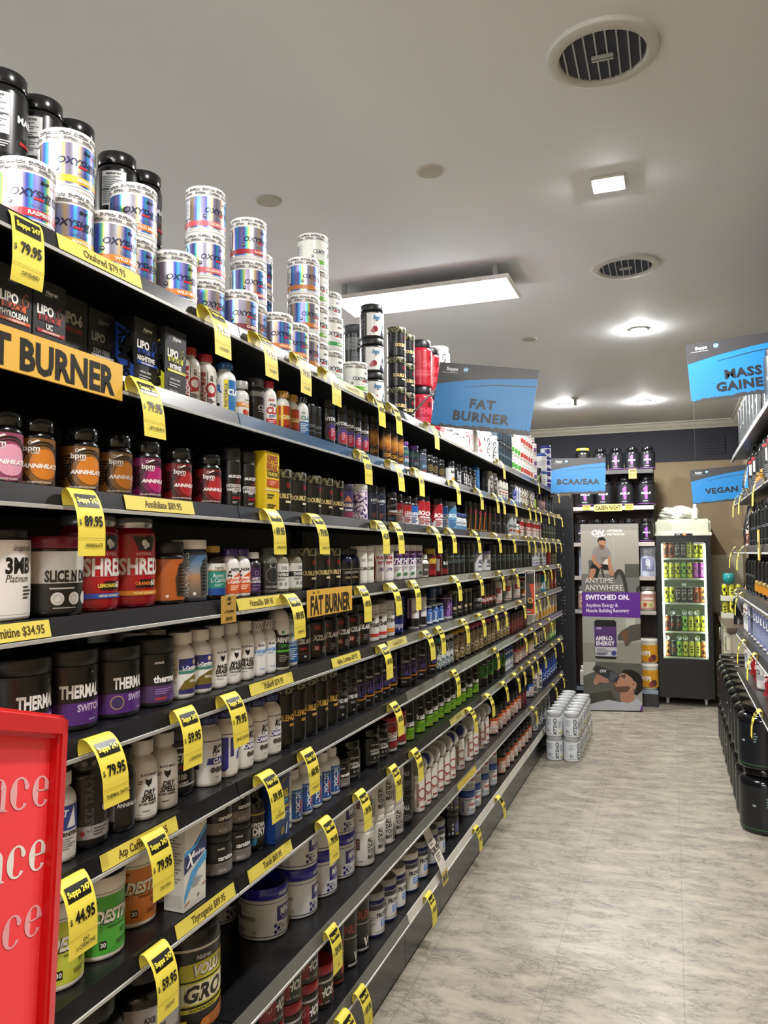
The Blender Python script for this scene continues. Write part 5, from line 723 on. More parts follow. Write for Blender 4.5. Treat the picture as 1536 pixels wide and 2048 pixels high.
def downlight(x, y, label, r=.047, square=False, e=1.):
    if square:
        m1 = MB().bbox(-.062, .062, -.062, .062, -.012, 0, mat('d8d6d0', .4), .003); m2 = MB().add([(-.05, -.05, -.0135), (.05, -.05, -.0135), (.05, .05, -.0135), (-.05, .05, -.0135)], [(0, 3, 2, 1)], emit('fdfbf8', SPOT_E*e))
    else:
        m1 = MB().lathe([[(r*1.25, 0), (r*1.25, -.004), (r*1.05, -.009), (r, -.006)]], mat('d8d6d0', .4), 32); m2 = MB().lathe([[(r, -.006), (r*.9, -.012), (r*.6, -.018), (0, -.021)]], emit('fdfbf8', SPOT_E*e), 32)
    o = link('downlight', None, None, (x, y, CEIL)); tag(o, label, 'light'); link('trim_ring', m1.mesh('trim_ring'), o); link('diffuser', m2.mesh('diffuser'), o)
panel(-.70, .25, 3.70, 4.04, 'glowing rectangular panel light over the long shelf wall')
panel(-.70, .25, -.45, -.11, 'rectangular panel light behind the photographer over the long shelf wall')
panel(.35, 1.30, -2.0, -1.66, 'rectangular panel light at the shop front end of the aisle')
panel(-2.6, -1.65, 3.70, 4.04, 'rectangular panel light over the neighbouring aisle behind the shelf wall')
downlight(.768, 3.05, 'bright square downlight ahead of the large round vent', square=True)
downlight(.797, 5.18, 'round downlight alone beyond the second round vent'); downlight(.02, 7.57, 'round downlight beside the small ceiling sprinkler', e=1.6); downlight(.744, 7.70, 'round downlight nearest the end wall above the drinks fridge', e=1.6)
downlight(.80, 1.0, 'round downlight above the photographer', e=.75); downlight(.85, -.9, 'round downlight behind the photographer', e=.5); downlight(-2.1, 1.0, 'round downlight over the neighbouring aisle', e=.9); downlight(-2.1, 6.4, 'round downlight at far end of neighbouring aisle', e=.9)
def vent(x, y, r, label):
    o = link('ceiling_vent', None, None, (x, y, CEIL)); tag(o, label, 'vent')
    m1 = MB().lathe([[(r, 0), (r, -.006), (r*.97, -.012)], [(r*.97, -.012), (r*.80, -.02), (r*.76, -.014), (r*.75, -.002)]], mat('c4c4c0', .4), 56); link('outer_ring', m1.mesh('outer_ring'), o)
    m2 = MB().lathe([[(r*.76, -.004), (0, -.004)]], mat('30343e', .8), 40); link('dark_core', m2.mesh('dark_core'), o)
    sl = MB(); q = r*.74
    for i in range(8):
        xx = -q+q*2*(i+.5)/8; hh = math.sqrt(max(0, q*q-xx*xx)); sl.box(xx-.002, xx+.002, -hh, hh, -.014, -.004, mat('b0b4b8', .5))
    for i in range(40):
        yy = -q+q*2*(i+.5)/40; hh = math.sqrt(max(0, q*q-yy*yy)); sl.box(-hh, hh, yy-.0012, yy+.0012, -.009, -.005, mat('4c515c', .6))
    link('louvre', sl.mesh('louvre'), o)
    bd = MB().bbox(-.03, .03, -.012, .012, -.019, -.012, mat('b4b8b8', .4), .001); paint(bd, Flat((0, .012, -.019), (1, 0, 0), (0, -1, 0), .06, .024), [('t', 'HOLYOAKE', 0, .5, .36, '26282c', 1, 'ki')]); link('name_plate', bd.mesh('name_plate'), o)
vent(.812, 2.235, .158, 'large round ceiling diffuser with dark grille close overhead'); vent(.78, 3.99, .165, 'round ceiling diffuser with dark grille beyond the square downlight')
for x, y, lb in ((-.527, 2.72, 'flat round blank cover on the ceiling above the foil tubs'), (.153, 2.72, 'flat round blank cover on the ceiling in mid aisle'), (.10, 5.15, 'flat round blank cover on the ceiling beyond the panel light')):
    o = link('blank_cover', MB().lathe([[(.052, 0), (.052, -.004), (.046, -.007)], [(.046, -.007), (0, -.007)]], mat('b0ada5', .6), 32).mesh('blank_cover'), None, (x, y, CEIL)); tag(o, lb, 'ceiling cover')
sp = link('ceiling_sprinkler', None, None, (.155, 7.30, CEIL)); tag(sp, 'small pale sprinkler head on ceiling near the end wall', 'sprinkler')
link('flange', MB().lathe([[(.042, 0), (.04, -.008), (.02, -.016)], [(.02, -.016), (0, -.016)]], mat('9c9a92', .5), 24).mesh('flange'), sp); link('nozzle', MB().lathe([[(.016, -.014), (.016, -.07)], [(.016, -.07), (0, -.07)]], mat('8c8a84', .4, .3), 16).mesh('nozzle'), sp)

# ------------------------------------------------------------------ long shelf wall
SURF = [2.090, 1.883, 1.660, 1.443, 1.235, 1.018, .800, .478, .198]
SN = ['top shelf', 'second shelf', 'third shelf', 'fourth shelf', 'fifth shelf', 'sixth shelf', 'seventh shelf', 'eighth shelf', 'bottom shelf']
BAYS = [.36, 1.605, 2.83, 4.06, 5.33, 6.575, 7.235]
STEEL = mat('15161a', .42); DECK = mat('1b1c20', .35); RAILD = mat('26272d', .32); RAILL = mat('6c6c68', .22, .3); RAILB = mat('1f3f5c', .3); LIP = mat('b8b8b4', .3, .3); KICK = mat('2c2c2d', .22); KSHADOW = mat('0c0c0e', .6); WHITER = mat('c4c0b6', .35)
def rail(mb, x, y0, y1, z, face, lip, s=1, h=.034):
    """ticket rail along a shelf front, leaning out at the foot"""
    xs = [x, x+s*.004, x+s*.012, x+s*.012, x+s*.002, x]; zs = [z+.003, z+.003, z-h+.005, z-h, z-h, z-h]
    vs = [(a, y, b) for y in (y0, y1) for a, b in zip(xs, zs)]; n = 6
    mb.add(vs, [(i, (i+1) % n, n+(i+1) % n, n+i) for i in range(n)]+[tuple(range(n))[::-1], tuple(range(n, 2*n))], face)
    xs = [x+s*.0125, x+s*.015, x+s*.015, x+s*.0125]; zs = [z-h+.006, z-h+.005, z-h-.001, z-h-.001]  # silver lip; its pale strip also paints in the highlight along the rail
    vs = [(a, y, b) for y in (y0, y1) for a, b in zip(xs, zs)]; n = 4
    mb.add(vs, [(i, (i+1) % n, n+(i+1) % n, n+i) for i in range(n)]+[(0, 1, 2, 3), (4, 5, 6, 7)], lip); return mb
def shelving(name, label, y0, y1, idx, depth=.45, x=0., s=-1, surf=SURF, base=True, grp='bays of the long shelf wall'):
    o = link(name, None, None, (x, (y0+y1)/2, 0)); tag(o, label, 'shelving', grp); h = (y1-y0)/2-.002; top = surf[0]+.12
    def X(a): return min(0, s*a), max(0, s*a)
    xb = s*depth; m = MB().box(min(xb, xb+s*.02), max(xb, xb+s*.02), -h, h, 0 if base else surf[-1]-.1, surf[0]+.02, STEEL); link('back_panel', m.mesh('back_panel'), o)
    for yy in (-h, h):
        m = MB().box(min(xb-s*.03, xb), max(xb-s*.03, xb), yy-.015 if yy > 0 else yy, yy if yy > 0 else yy+.015, 0 if base else surf[-1]-.1, surf[0]+.02, STEEL); link('upright', m.mesh('upright'), o)
    for i, z in enumerate(surf):
        m = MB().box(*X(depth-.03), -h, h, z-.022, z, DECK); sh = link('shelf', m.mesh('shelf'), o)
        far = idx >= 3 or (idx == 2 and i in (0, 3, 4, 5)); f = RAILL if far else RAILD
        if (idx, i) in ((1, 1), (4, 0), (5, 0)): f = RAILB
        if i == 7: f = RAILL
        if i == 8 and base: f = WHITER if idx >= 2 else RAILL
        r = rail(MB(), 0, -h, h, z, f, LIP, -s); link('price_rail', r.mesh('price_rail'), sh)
    if base:
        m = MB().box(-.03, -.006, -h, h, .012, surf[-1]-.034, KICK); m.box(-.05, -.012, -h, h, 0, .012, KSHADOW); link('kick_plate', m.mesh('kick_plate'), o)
    return o
BN = ['nearest', 'second', 'third', 'fourth', 'fifth', 'sixth']
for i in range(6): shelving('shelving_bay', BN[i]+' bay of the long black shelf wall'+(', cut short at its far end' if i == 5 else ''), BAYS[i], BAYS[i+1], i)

# ------------------------------------------------------------------ stock on the long shelf wall
_log = []
def half(code): q = K[code]; return q['r']/2 if q['s'] in ('box', 'pouch') else q['r']
def stock(si, items):
    """items: (kind, photo columns of the far edges | (n, first, last), options). Set out along the shelf front to back, never into each other."""
    z = SURF[si]; P = []
    for it in items:
        code, us = it[0], it[1]; op = it[2] if len(it) > 2 else {}
        r = half(code); q = K[code]; gap = op.get('gap', .028); lev = op.get('lev', 1); bx = q['s'] in ('box', 'pouch')
        x = -(gap+(0 if bx else r)); xr = (x-q['d'], x) if bx else (x-r, x+r); hz = z+q['h']*.5
        if isinstance(us, tuple):
            n, a, b = us; ya, yb = yat(a, x, hz, r), yat(b, x, hz, r); ys = [ya+(yb-ya)*i/max(1, n-1) for i in range(n)]
        else: ys = [yat(u, x, hz, r) for u in us]
        for j, y in enumerate(ys):
            if y-r > .36: P.append(dict(y0=y, y=y, r=r, R=r*max(1, q['lr']), code=code, x=x, xr=xr, bx=bx, lev=lev[j] if isinstance(lev, list) else lev, op=op))
    P.sort(key=lambda p: p['y0'])
    def need(a, b):                      # least distance along the shelf between two things
        if a['bx'] or b['bx']: return a['r']+b['r']+.0015 if min(a['xr'][1], b['xr'][1]) > max(a['xr'][0], b['xr'][0])-.001 else -1
        dx = abs(a['x']-b['x']); R = a['R']+b['R']+.004; return math.sqrt(R*R-dx*dx) if dx < R else -1
    def clear(p, done):
        y = p['y']
        for _ in range(3):
            for d in done[-14:]:
                n = need(d, p)
                if n > 0 and y-d['y'] < n: y = d['y']+n
        return y
    done = []
    for p in P:
        for e in (1.605, 2.83, 4.06, 5.33, 6.575): pass
        p['y'] = clear(p, done); done.append(p); done.sort(key=lambda d: d['y'])
    P = [p for p in P if p['y']+p['r'] < 7.231]
    _log.append((si+1, len(done)-len(P), [(p['code'], round(p['y0'], 2), round(p['y']-p['y0'], 2)) for p in done if p['y']-p['y0'] > .045]))
    cnt = {}; tot = {}; P.sort(key=lambda p: p['y'])
    for p in P: tot[p['code']] = tot.get(p['code'], 0)+1
    for p in P:
        code = p['code']; q = K[code]; i = cnt.get(code, 0); cnt[code] = i+1; many = tot[code] > 1 or p['lev'] > 1
        g = q['look']+' on the '+SN[si] if many else None
        for lv in range(p['lev']):
            if p['lev'] > 1:
                what = 'top' if lv == p['lev']-1 else 'bottom' if lv == 0 else 'middle' if p['lev'] == 3 else ORD[lv]+' layer'
                lb = q['look']+', '+what+(' of '+nth(i)+' stack, ' if tot[code] > 1 else ' of its stack, ')+SN[si]
            elif tot[code] > 1: lb = q['look']+', '+nth(i)+' along the '+SN[si]
            else: lb = q['look']+' on the '+SN[si]
            face = 0 if p['bx'] else (-26 if p['y'] < 2.2 else -36)+random.uniform(-10, 10)
            put(code, (p['x'], p['y'], z+lv*(q['h']+.0006)), lb, g, rad(p['op'].get('rz', 0)+face))
L1, L2 = dict(lane=1), dict(lane=2)
def B(gap, lane=1, **k2): return dict(gap=gap, lane=lane, **k2)
FR, BK2 = dict(gap=.002), .04
stock(0, [('oxR', [110], FR), ('oxO', [272], FR), ('oxO', [384], FR), ('oxM', [486], FR), ('oxO', [549, 577], FR), ('oxG', [727], dict(gap=.01)),
          ('oxY', [187], dict(gap=.022, lev=2)), ('oxO', [313], dict(gap=.04, lev=2)), ('oxP', [424], dict(gap=.04, lev=3)), ('oxR', [518], dict(gap=.03, lev=3)), ('oxA', [607], dict(gap=.014, lev=3)), ('oxG', [651], dict(gap=.03, lev=4)), ('oxW', [668], dict(gap=.075, lev=3)),
          ('blk', [53, 120, 187, 245, 298], B(.128, lev=2)), ('blk', [333], B(.13)), ('oxA', [545], B(.13, lev=3)), ('oxE', [686], dict(gap=.03, lev=2)),
          ('bpi', [768], dict(gap=.03, lev=3)), ('dt', [812, 830], dict(lev=3)), ('dtp', [735], B(.13, lev=2)), ('dtp', [824], B(.12, lev=2)), ('redt', [857, 882], dict(gap=.05, lev=2)), ('xt', [901], B(.10, lev=3)),
          ('lcw', (3, 905, 930)), ('war', (3, 938, 958)), ('lnR', [965, 972]), ('xt', [985, 997]), ('dgr', (5, 1004, 1024), dict(lev=2)), ('celG', (3, 1030, 1042), dict(lev=2)), ('celV', (3, 1034, 1046), B(.11, lev=3)), ('celR', (5, 1048, 1066), dict(lev=3)), ('celR', (4, 1050, 1070), B(.11, lev=4)), ('celV', [1074], dict(lev=3)), ('grn', [1083]), ('wbl', [1094], dict(gap=.04, lev=2)), ('mpb', [1103, 1111, 1118], dict(lev=4))])
stock(1, [('lpG', [3], dict(gap=.05)), ('lpT', [75], dict(gap=.05)), ('lpB', [140], dict(gap=.05)), ('lpH', [190], dict(gap=.08)), ('lpS', [240], dict(gap=.08)), ('lpN', [300], dict(gap=.035)), ('lpI', [369], dict(gap=.02)), ('iso', [401, 433]), ('clb', [472]), ('ket', [498]), ('cla', [528]), ('san', [553]), ('crn', [580, 598]), ('evc', [617]), ('dkb', [627, 639]),
          ('hyd', [670, 694, 709, 720, 737]), ('ign', [757, 782, 795, 807]), ('evw', [817, 837]), ('evg', [853]), ('gld', [866, 876, 889]), ('bpy', [909]), ('bta', [922, 934, 943, 952]), ('bls', [965]), ('drk', [976]), ('wht', [986, 995]), ('wjr', [1004, 1010, 1016]), ('drk', [1025]), ('bwj', [1036, 1041]), ('gwj', (6, 1046, 1069)), ('grn', [1076]), ('pat', [1083, 1090]), ('dgr', (3, 1095, 1106)), ('rwj', (2, 1112, 1118))])
stock(2, [('bpmP', [46]), ('bpmO', [103, 198, 264]), ('bpmM', [322]), ('bpmR', [383, 442]), ('mhc', [481, 511]), ('rip', [552], dict(gap=.012)), ('dt', [583, 612, 642, 666, 685]), ('dou', [706]), ('swl', [735]), ('rpd', [755, 771]), ('crx', [794]), ('lnR', [805, 823]), ('lnB', [836]), ('bcR', [850, 860, 885]), ('bcB', [896]), ('bcL', [913]), ('sbw', [918, 925, 933]), ('nat', (5, 943, 982)), ('dkn', (3, 992, 1011)), ('gyb', [1026, 1033]), ('orb', [1037, 1041]), ('bcr', (7, 1047, 1082)), ('dcn', (6, 1089, 1115))])
stock(3, [('mb3', [61]), ('sln', [146], dict(gap=.02)), ('hsB', [228], dict(gap=.035)), ('hsO', [309], dict(gap=.035)), ('shk', [358]), ('isl', [412]), ('hrb', [450]), ('now', [473, 496]), ('acl', [518]), ('noc', [555]), ('thy', [577, 604]), ('dt', [633, 660, 681]), ('alp', [704, 720]), ('lcw', [733, 746]), ('war', [767, 787]), ('hex', [804, 818, 832, 845]), ('swb', [857]), ('rgd', [872]), ('rdk', [884]), ('bbk', [896]), ('leg', (5, 908, 949)), ('whp', [965, 981]), ('leg', (10, 992, 1064)), ('fff', (4, 1072, 1092)), ('rdt', [1101]), ('cmj', (3, 1107, 1118))])
stock(4, [('th1', [102]), ('th1', [187], dict(gap=.03)), ('th2', [260]), ('th3', [323]), ('lcn', [364, 399]), ('mag', [433, 464, 485]), ('eva', [513, 534]), ('lc1', [560], dict(gap=.02)), ('evl', [583]), ('xzi', [621]), ('xzr', [652, 671, 692, 716, 732]), ('oxs', [750, 764]), ('oxn', [786]), ('mbl', [806]), ('mbt', [825], B(.07, 0)), ('lpw', [838, 853]), ('blw', [865, 877, 888]), ('blw', [872, 884], B(.09, 1, lev=2)), ('prp', [904]), ('cmt', (4, 914, 944)), ('hyp', [963]), ('crk', [972, 978, 985, 992]), ('gnw', [1004, 1023, 1040]), ('ctW', [1063]), ('ctB', [1072]), ('ctK', [1080, 1086]), ('ctC', [1097]), ('ctY', [1104]), ('ctO', [1110, 1117]),
          ('lcn', [250, 292], B(.12, 1)), ('lcn', [228, 270, 310], B(.21, 2)), ('gcp', [395, 445, 495, 555], B(.2, 1)), ('lcn', [330, 352], B(.30, 3)), ('gcp', [470, 510], B(.33, 4)), ('mbt', [810], B(.16, 1))])
stock(5, [('gat', [153]), ('bas', [206]), ('and', [252]), ('dry', [302, 338]), ('kto', [388], dict(gap=.05)), ('rcC', [427]), ('rcB', [466]), ('rcL', [488, 518, 548]), ('sil', [575, 597]), ('dgo', [618, 640, 650]), ('rpf', [681, 706]), ('phy', [727, 749, 760, 778, 792, 822, 834, 853, 873]), ('ikT', [880, 886]), ('ikW', [897, 907]), ('flY', (3, 917, 941)), ('flP', (5, 949, 982)), ('flU', (5, 990, 1019)), ('drs', (7, 1026, 1054)), ('wpk', (4, 1060, 1072)), ('ctP', [1077]), ('ctR', (7, 1083, 1118)), ('rcL', [360, 410], B(.16, 1)), ('and', [215], B(.17, 1)), ('dgo', [620], B(.15, 1)), ('rcL', [470, 505], B(.16, 1))])
stock(6, [('deL', [169]), ('deG', [248]), ('deO', [313], dict(gap=.05)), ('deY', [369], dict(gap=.062)), ('xen', [427], dict(gap=.008)), ('cnt', [464, 497], dict(lev=2)), ('hdr', [517]), ('rys', [547]), ('xpl', [581], dict(gap=.012)), ('lpc', [597, 612, 635, 655, 672]), ('cnt', [692]), ('ace', [717, 759, 774]), ('gho', [787, 812]), ('kta', [828, 849, 865, 876, 888, 901, 911, 922, 931, 944, 957]), ('ptr', [975, 986, 998, 1010]), ('blt', (3, 1014, 1026)), ('amP', [1037]), ('amR', [1043, 1049, 1055]), ('amY', [1063, 1068]), ('wdk', (4, 1074, 1090)), ('gyr', [1095, 1099]), ('gyl', (5, 1103, 1119)), ('lpc', [560, 592, 615], B(.14, 1)), ('ace', [708, 732], B(.14, 1)), ('gho', [760, 790], B(.13, 1))])
stock(7, [('dbt', [250], dict(gap=.02)), ('axe', [360], dict(gap=.02)), ('vol', [440], dict(gap=.035)), ('mps', [576], dict(gap=.085)), ('mps', [617, 661, 693], dict(gap=.06, lev=2)), ('ady', [729, 757, 786, 804], dict(gap=.03, lev=2)), ('ghb', [826], dict(lev=2)), ('hyt', [849, 875, 887, 900, 946, 968, 978]), ('hytb', [862, 911, 929, 957]), ('amO', (7, 996, 1042)), ('drs', [1047, 1053]), ('amB', [1067]), ('wht', [1075, 1084]), ('blc', (8, 1091, 1121)), ('mps', [480, 600], B(.26, 1)), ('ady', [745, 790], B(.14, 1, lev=2))])
stock(8, [('ghr', [567, 602, 631, 657], dict(gap=.025, lev=[2, 2, 2, 1])), ('ghr', [550, 585, 617], B(.13, 1, lev=2)), ('nsh', [688], dict(gap=.04)), ('nsw', [714, 738], dict(gap=.04)), ('prv', [769], dict(gap=.03)), ('prv', [793]), ('prb', [811, 836]), ('prv', [856, 876, 890]), ('dkp', [917], dict(lev=2)), ('amn', [950, 962, 978, 994], dict(lev=2)), ('amO', (8, 1011, 1063)), ('xt', [1076, 1085, 1093, 1100])])
# ------------------------------------------------------------------ tickets, strips and signs on the shelf wall
YEL, YEL2, INKK = mat('dccb48', .55), mat('cdbb4c', .5), '1b1913'
def ticket(si, u, price, name='', x=0., s=1, curl=1., w=.066, flat=False, xu=None, label=None, col=None, hang=.085, surf=SURF):
    """a paper price ticket pushed into the rail, curling forward and down"""
    z0 = surf[si]-.002; y = yat(u, x+.03*s, z0-.03) if xu is None else xu
    pts = [(.0128, -.025), (.0095, -.010), (.012, .002), (.019*curl+.003, .004), (.030*curl, -.003), (.042*curl, -.018), (.051*curl, -.040), (.056*curl, -.064), (.058*curl, -.064-hang*.55)]
    if flat: pts = [(.0075, .0), (.0135, -.01), (.0168, -.03), (.018, -.05), (.0185, -.08), (.017, -.095), (.016, -.105), (.0145, -.112)]
    L = [0]
    for a, b in zip(pts, pts[1:]): L.append(L[-1]+math.hypot(b[0]-a[0], b[1]-a[1]))
    T = L[-1]
    sk = random.uniform(-.012, .012) if not flat else 0
    def at(t, off):
        t = min(max(t, 0), T); i = max(j for j in range(len(L)-1) if L[j] <= t+1e-9); f = (t-L[i])/(L[i+1]-L[i])
        a, b = pts[i], pts[i+1]; tx, tz = b[0]-a[0], b[1]-a[1]; q = math.hypot(tx, tz); nx, nz = (-tz/q, tx/q)
        if nx < 0 and i > 2: nx, nz = -nx, -nz
        return a[0]+tx*f+nx*off, a[1]+tz*f+nz*off
    def P(X, t, off=0.):
        a, b = at(t, off); return (x+s*a, y+s*0+X+sk*t/T, z0+b)
    mb = MB(); n = 18; vs = []
    for i in range(n+1): vs += [P(-w/2, T*i/n), P(w/2, T*i/n)]
    mb.add(vs, [(2*i, 2*i+1, 2*i+3, 2*i+2) for i in range(n)], col or YEL, True)
    # the print starts where the paper turns to face the aisle
    t0 = L[4] if not flat else .004; H = T-t0
    class S: pass
    def surf(X, Z, kk): return P(X, t0+H-Z, .0006+.0002*kk)
    F = Flat((0, 0, 0), (0, 1, 0), (0, 0, 1), w, H, surf); F.step = 9
    if s < 0: F.curve = lambda X, Z, kk: surf(-X, Z, kk)
    ha = max(2, int(H/.012))
    hd = []
    for i in range(4): hd.append(('r', -40, 40, .74+.055*i, .74+.055*(i+1)+.001, '211f16'))
    near = w > 0 and y < 4.2
    els = [('t', price, 7, .52, .165, INKK, .82, 'k'), ('t', '$', -42, .5, .08, INKK, .9, 'b'), ('r', -50, 50, .262, .268, '8a7c28')]
    if near: els += [('t', 'Supps 247', 0, .85, .085, 'e0d048', .95, 'k')]
    if name: 
        ln = name.split('|')
        for i, t in enumerate(ln): els.append(('t', t, 6, (.19 if len(ln) > 1 else .16)-.075*i, .052, INKK, .9, 'b'))
    paint(mb, F, hd+els)
    o = link('price_ticket', mb.mesh('price_ticket')); _tk.setdefault((si, s), []).append((y, o, label)); return o
_tk = {}
TK = {0: [(70, '79.95', 'OXYSHRED', 1), (425, '79.95', 'OXYSHRED'), (522, '79.95', 'OXYSHRED'), (602, '79.95', 'OXYSHRED'), (656, '79.95', ''), (752, '69.95', ''), (787, '68.95', ''), (860, '79.95', ''), (1000, '59.95', ''), (1072, '69.95', ''), (1114, '59.95', '')],
      1: [(288, '79.95', 'LIPO-6 BLACK'), (725, '68.95', ''), (785, '89.95', ''), (834, '89.95', ''), (911, '49.95', ''), (957, '39.95', ''), (990, '59.95', ''), (1000, '59.95', ''), (1024, '49.95', ''), (1054, '79.95', ''), (1066, '79.95', ''), (1078, '69.95', ''), (1090, '59.95', ''), (1103, '49.95', ''), (1118, '59.95', '')],
      2: [(170, '89.95', 'ANNIHILATE'), (545, '69.95', 'RIPPED FREAK'), (626, '79.95', 'DOUBLE TAP'), (758, '42.95', ''), (794, '59.95', ''), (866, '74.95', ''), (900, '39.95', ''), (950, '74.95', ''), (990, '59.95', ''), (1020, '69.95', ''), (1054, '59.95', ''), (1064, '59.95', ''), (1076, '69.95', ''), (1085, '59.95', ''), (1094, '69.95', ''), (1108, '59.95', ''), (1118, '49.95', '')],
      3: [(583, '89.95', 'HUMASLIN'), (727, '89.95', ''), (783, '79.95', ''), (830, '69.95', ''), (910, '39.95', ''), (957, '59.95', ''), (1000, '59.95', ''), (1030, '59.95', ''), (1082, '49.95', ''), (1096, '69.95', ''), (1118, '59.95', '')],
      4: [(200, '79.95', 'THERMAL SWITCH'), (375, '59.95', 'L-CARNITINE'), (462, '79.95', 'MAGIC ERASER'), (768, '69.95', ''), (852, '79.95', ''), (880, '79.95', ''), (928, '79.95', ''), (960, '79.95', ''), (985, '59.95', ''), (1006, '79.95', ''), (1041, '59.95', ''), (1064, '59.95', ''), (1075, '69.95', ''), (1092, '59.95', '')],
      5: [(150, '44.95', 'GAT|L-CARNITINE'), (312, '79.95', 'DRY SPELL'), (533, '39.95', 'RC|L-CARNITINE'), (618, '68.95', 'DOUBLE TAP'), (790, '69.95', ''), (911, '64.95', ''), (992, '54.95', ''), (1044, '59.95', ''), (1064, '69.95', ''), (1082, '59.95', ''), (1100, '59.95', '')],
      6: [(318, '59.95', 'DESTINY'), (652, '79.95', 'LIPOCIDE'), (724, '39.95', ''), (790, '74.95', ''), (832, '54.95', ''), (940, '54.95', ''), (976, '49.95', ''), (1008, '69.95', ''), (1030, '59.95', ''), (1046, '59.95', ''), (1060, '59.95', ''), (1072, '49.95', ''), (1084, '59.95', ''), (1106, '59.95', ''), (1119, '39.95', '')],
      7: [(668, '29.95', 'MPS'), (1066, '69.95', ''), (1107, '59.95', ''), (1124, '59.95', '')],
      8: [(688, '59.95', ''), (724, '69.95', 'GHOST'), (860, '44.95', ''), (955, '64.95', ''), (998, '59.95', '')]}
for si, L in TK.items():
    for t in L: ticket(si, t[0], t[1], t[2], flat=len(t) > 3, curl=random.uniform(.8, 1.1))
for (si, s), L in _tk.items():
    L.sort(key=lambda a: a[0])
    for i, (y, o, lb) in enumerate(L): tag(o, lb or f"{'flat hanging' if i == 0 and si == 0 else 'curling'} yellow price ticket, {nth(i)} along the {SN[si]} rail", 'price ticket', 'yellow price tickets on the '+SN[si]+' rail')
def strip(si, u0, u1, txt, label, col='cdbd50', dim=0):
    z = SURF[si]; y0, y1 = yat(u0, .01, z), yat(u1, .01, z); w = y1-y0; mb = MB(); o0 = Vector((.0128, (y0+y1)/2, z-.0265)); up = Vector((-.0068, 0, .0275)); h = up.length; up.normalize()
    F = Flat(o0, (0, 1, 0), up, w, h); nn = F.n
    vs = [o0+F.e*(a*w/2)+up*b+nn*c for c in (.0004, .0012) for a in (-1, 1) for b in (0, h)]
    mb.add(vs, [(0, 2, 3, 1), (4, 5, 7, 6), (0, 4, 6, 2), (1, 3, 7, 5), (0, 1, 5, 4), (2, 6, 7, 3)], mat(col, .5))
    F.o = o0+nn*.0012
    if txt:
        V, Fs, wd = text2d(txt, 'bs', .62); sx = .62*min(1.35, w*.86/(wd*h*.52)); paint(mb, F, [('t', txt, 3, .5, .52, '4a3c20' if not dim else '8a7a48', sx, 'bs')])
    o = link('price_strip', mb.mesh('price_strip')); tag(o, label, 'price strip', 'yellow name strips in the shelf rails')
strip(0, 116, 282, 'Oxshred $79.95', 'yellow name strip under the foil tubs on the top shelf rail'); strip(2, 250, 387, 'Annihilate $89.95', 'yellow name strip under the magenta jar on third shelf rail')
strip(3, -70, 100, 'L-Carnitine $34.95', 'yellow name strip under the big white tub on fourth shelf rail'); strip(3, 475, 562, 'HumaSlin $89.95', 'yellow name strip beside the small orange ticket, fourth shelf rail')
strip(4, 500, 585, 'Xziler8 $59.95', 'yellow name strip under the sport cap bottle, fifth shelf rail'); strip(4, 664, 720, 'Alpha Carnitine $59.95', 'yellow name strip under the red badge jars, fifth shelf rail'); strip(4, 775, 813, 'Carnitine $39.95', 'pale name strip under the dark blue tub, fifth shelf rail', 'b8ad62', 1)
strip(5, 202, 354, 'Atp Carnitine $49.95', 'yellow name strip under the wolf head bottles, sixth shelf rail'); strip(6, 352, 469, 'Thyrogenic $89.95', 'yellow name strip under the blue white carton, seventh shelf rail'); strip(6, 497, 583, 'Torch $69.95', 'yellow name strip under the royal blue carton, seventh shelf rail')
strip(0, 676, 728, 'Oxyshred $79.95', 'pale name strip near the lime banded white tub, top shelf rail', 'b0a868', 1); strip(0, 880, 930, '', 'pale blank strip below the blue hanging card, top shelf rail', 'b8b070', 1); strip(6, 900, 932, 'Keto $59.95', 'pale name strip under the green keto tubs, seventh shelf rail', 'a8a058', 1); strip(7, 915, 952, '', 'mustard blank strip on the eighth shelf rail', 'b8a040', 1); strip(1, 895, 910, '', 'pale blank strip on the second shelf rail', 'a8a060', 1)
# small orange ticket
z = SURF[3]; y = yat(460, .02, z-.02); mb = MB().bbox(.016, .0175, y-.032, y+.032, z-.05, z+.012, mat('b08a3c', .5), .0005); F = Flat((.0176, y, z-.05), (0, 1, 0), (0, 0, 1), .064, .062)
paint(mb, F, [('c', 0, .8, .15, '3a2c14'), ('t', 'Supps 247', 0, .8, .1, 'c8a050', .9, 'k'), ('t', 'L-TYROSINE', 0, .42, .1, '3a2c14', .9, 'k'), ('t', '$49.95', 0, .16, .14, '3a2c14', .9, 'k')]); tag(link('price_ticket', mb.mesh('price_ticket')), 'small brownish orange ticket beside a yellow strip, fourth shelf rail', 'price ticket')
def fat(y0, y1, z0, z1, label, cap, av):
    w, h = y1-y0, z1-z0; mb = MB().bbox(.0175, .0205, y0, y1, z0, z1, mat('d2a53c', .5), .0008); F = Flat((.0206, (y0+y1)/2, z0), (0, 1, 0), (0, 0, 1), w, h)
    V, Fs, wd = text2d('FAT BURNER', 'k', 1.); q = cap; sx = w*.88/(wd*q*h)
    paint(mb, F, [('t', 'FAT BURNER', -1, av, cap, '17140e', sx, 'k'), ('c', -28, .9, .06, '241d10'), ('t', '247', -28, .9, .05, 'd2a53c', .9, 'k'), ('t', 'Supps', -38, .9, .07, '241d10', .9, 'k')]); tag(link('shelf_sign', mb.mesh('shelf_sign')), label, 'sign')
fat(.79, 1.172, 1.832, 1.900, 'large orange sign with black block capitals in front of the cartons', .76, .46); fat(1.95, 2.268, 1.372, 1.448, 'smaller orange sign with black block capitals on the fourth shelf rail', .72, .42)
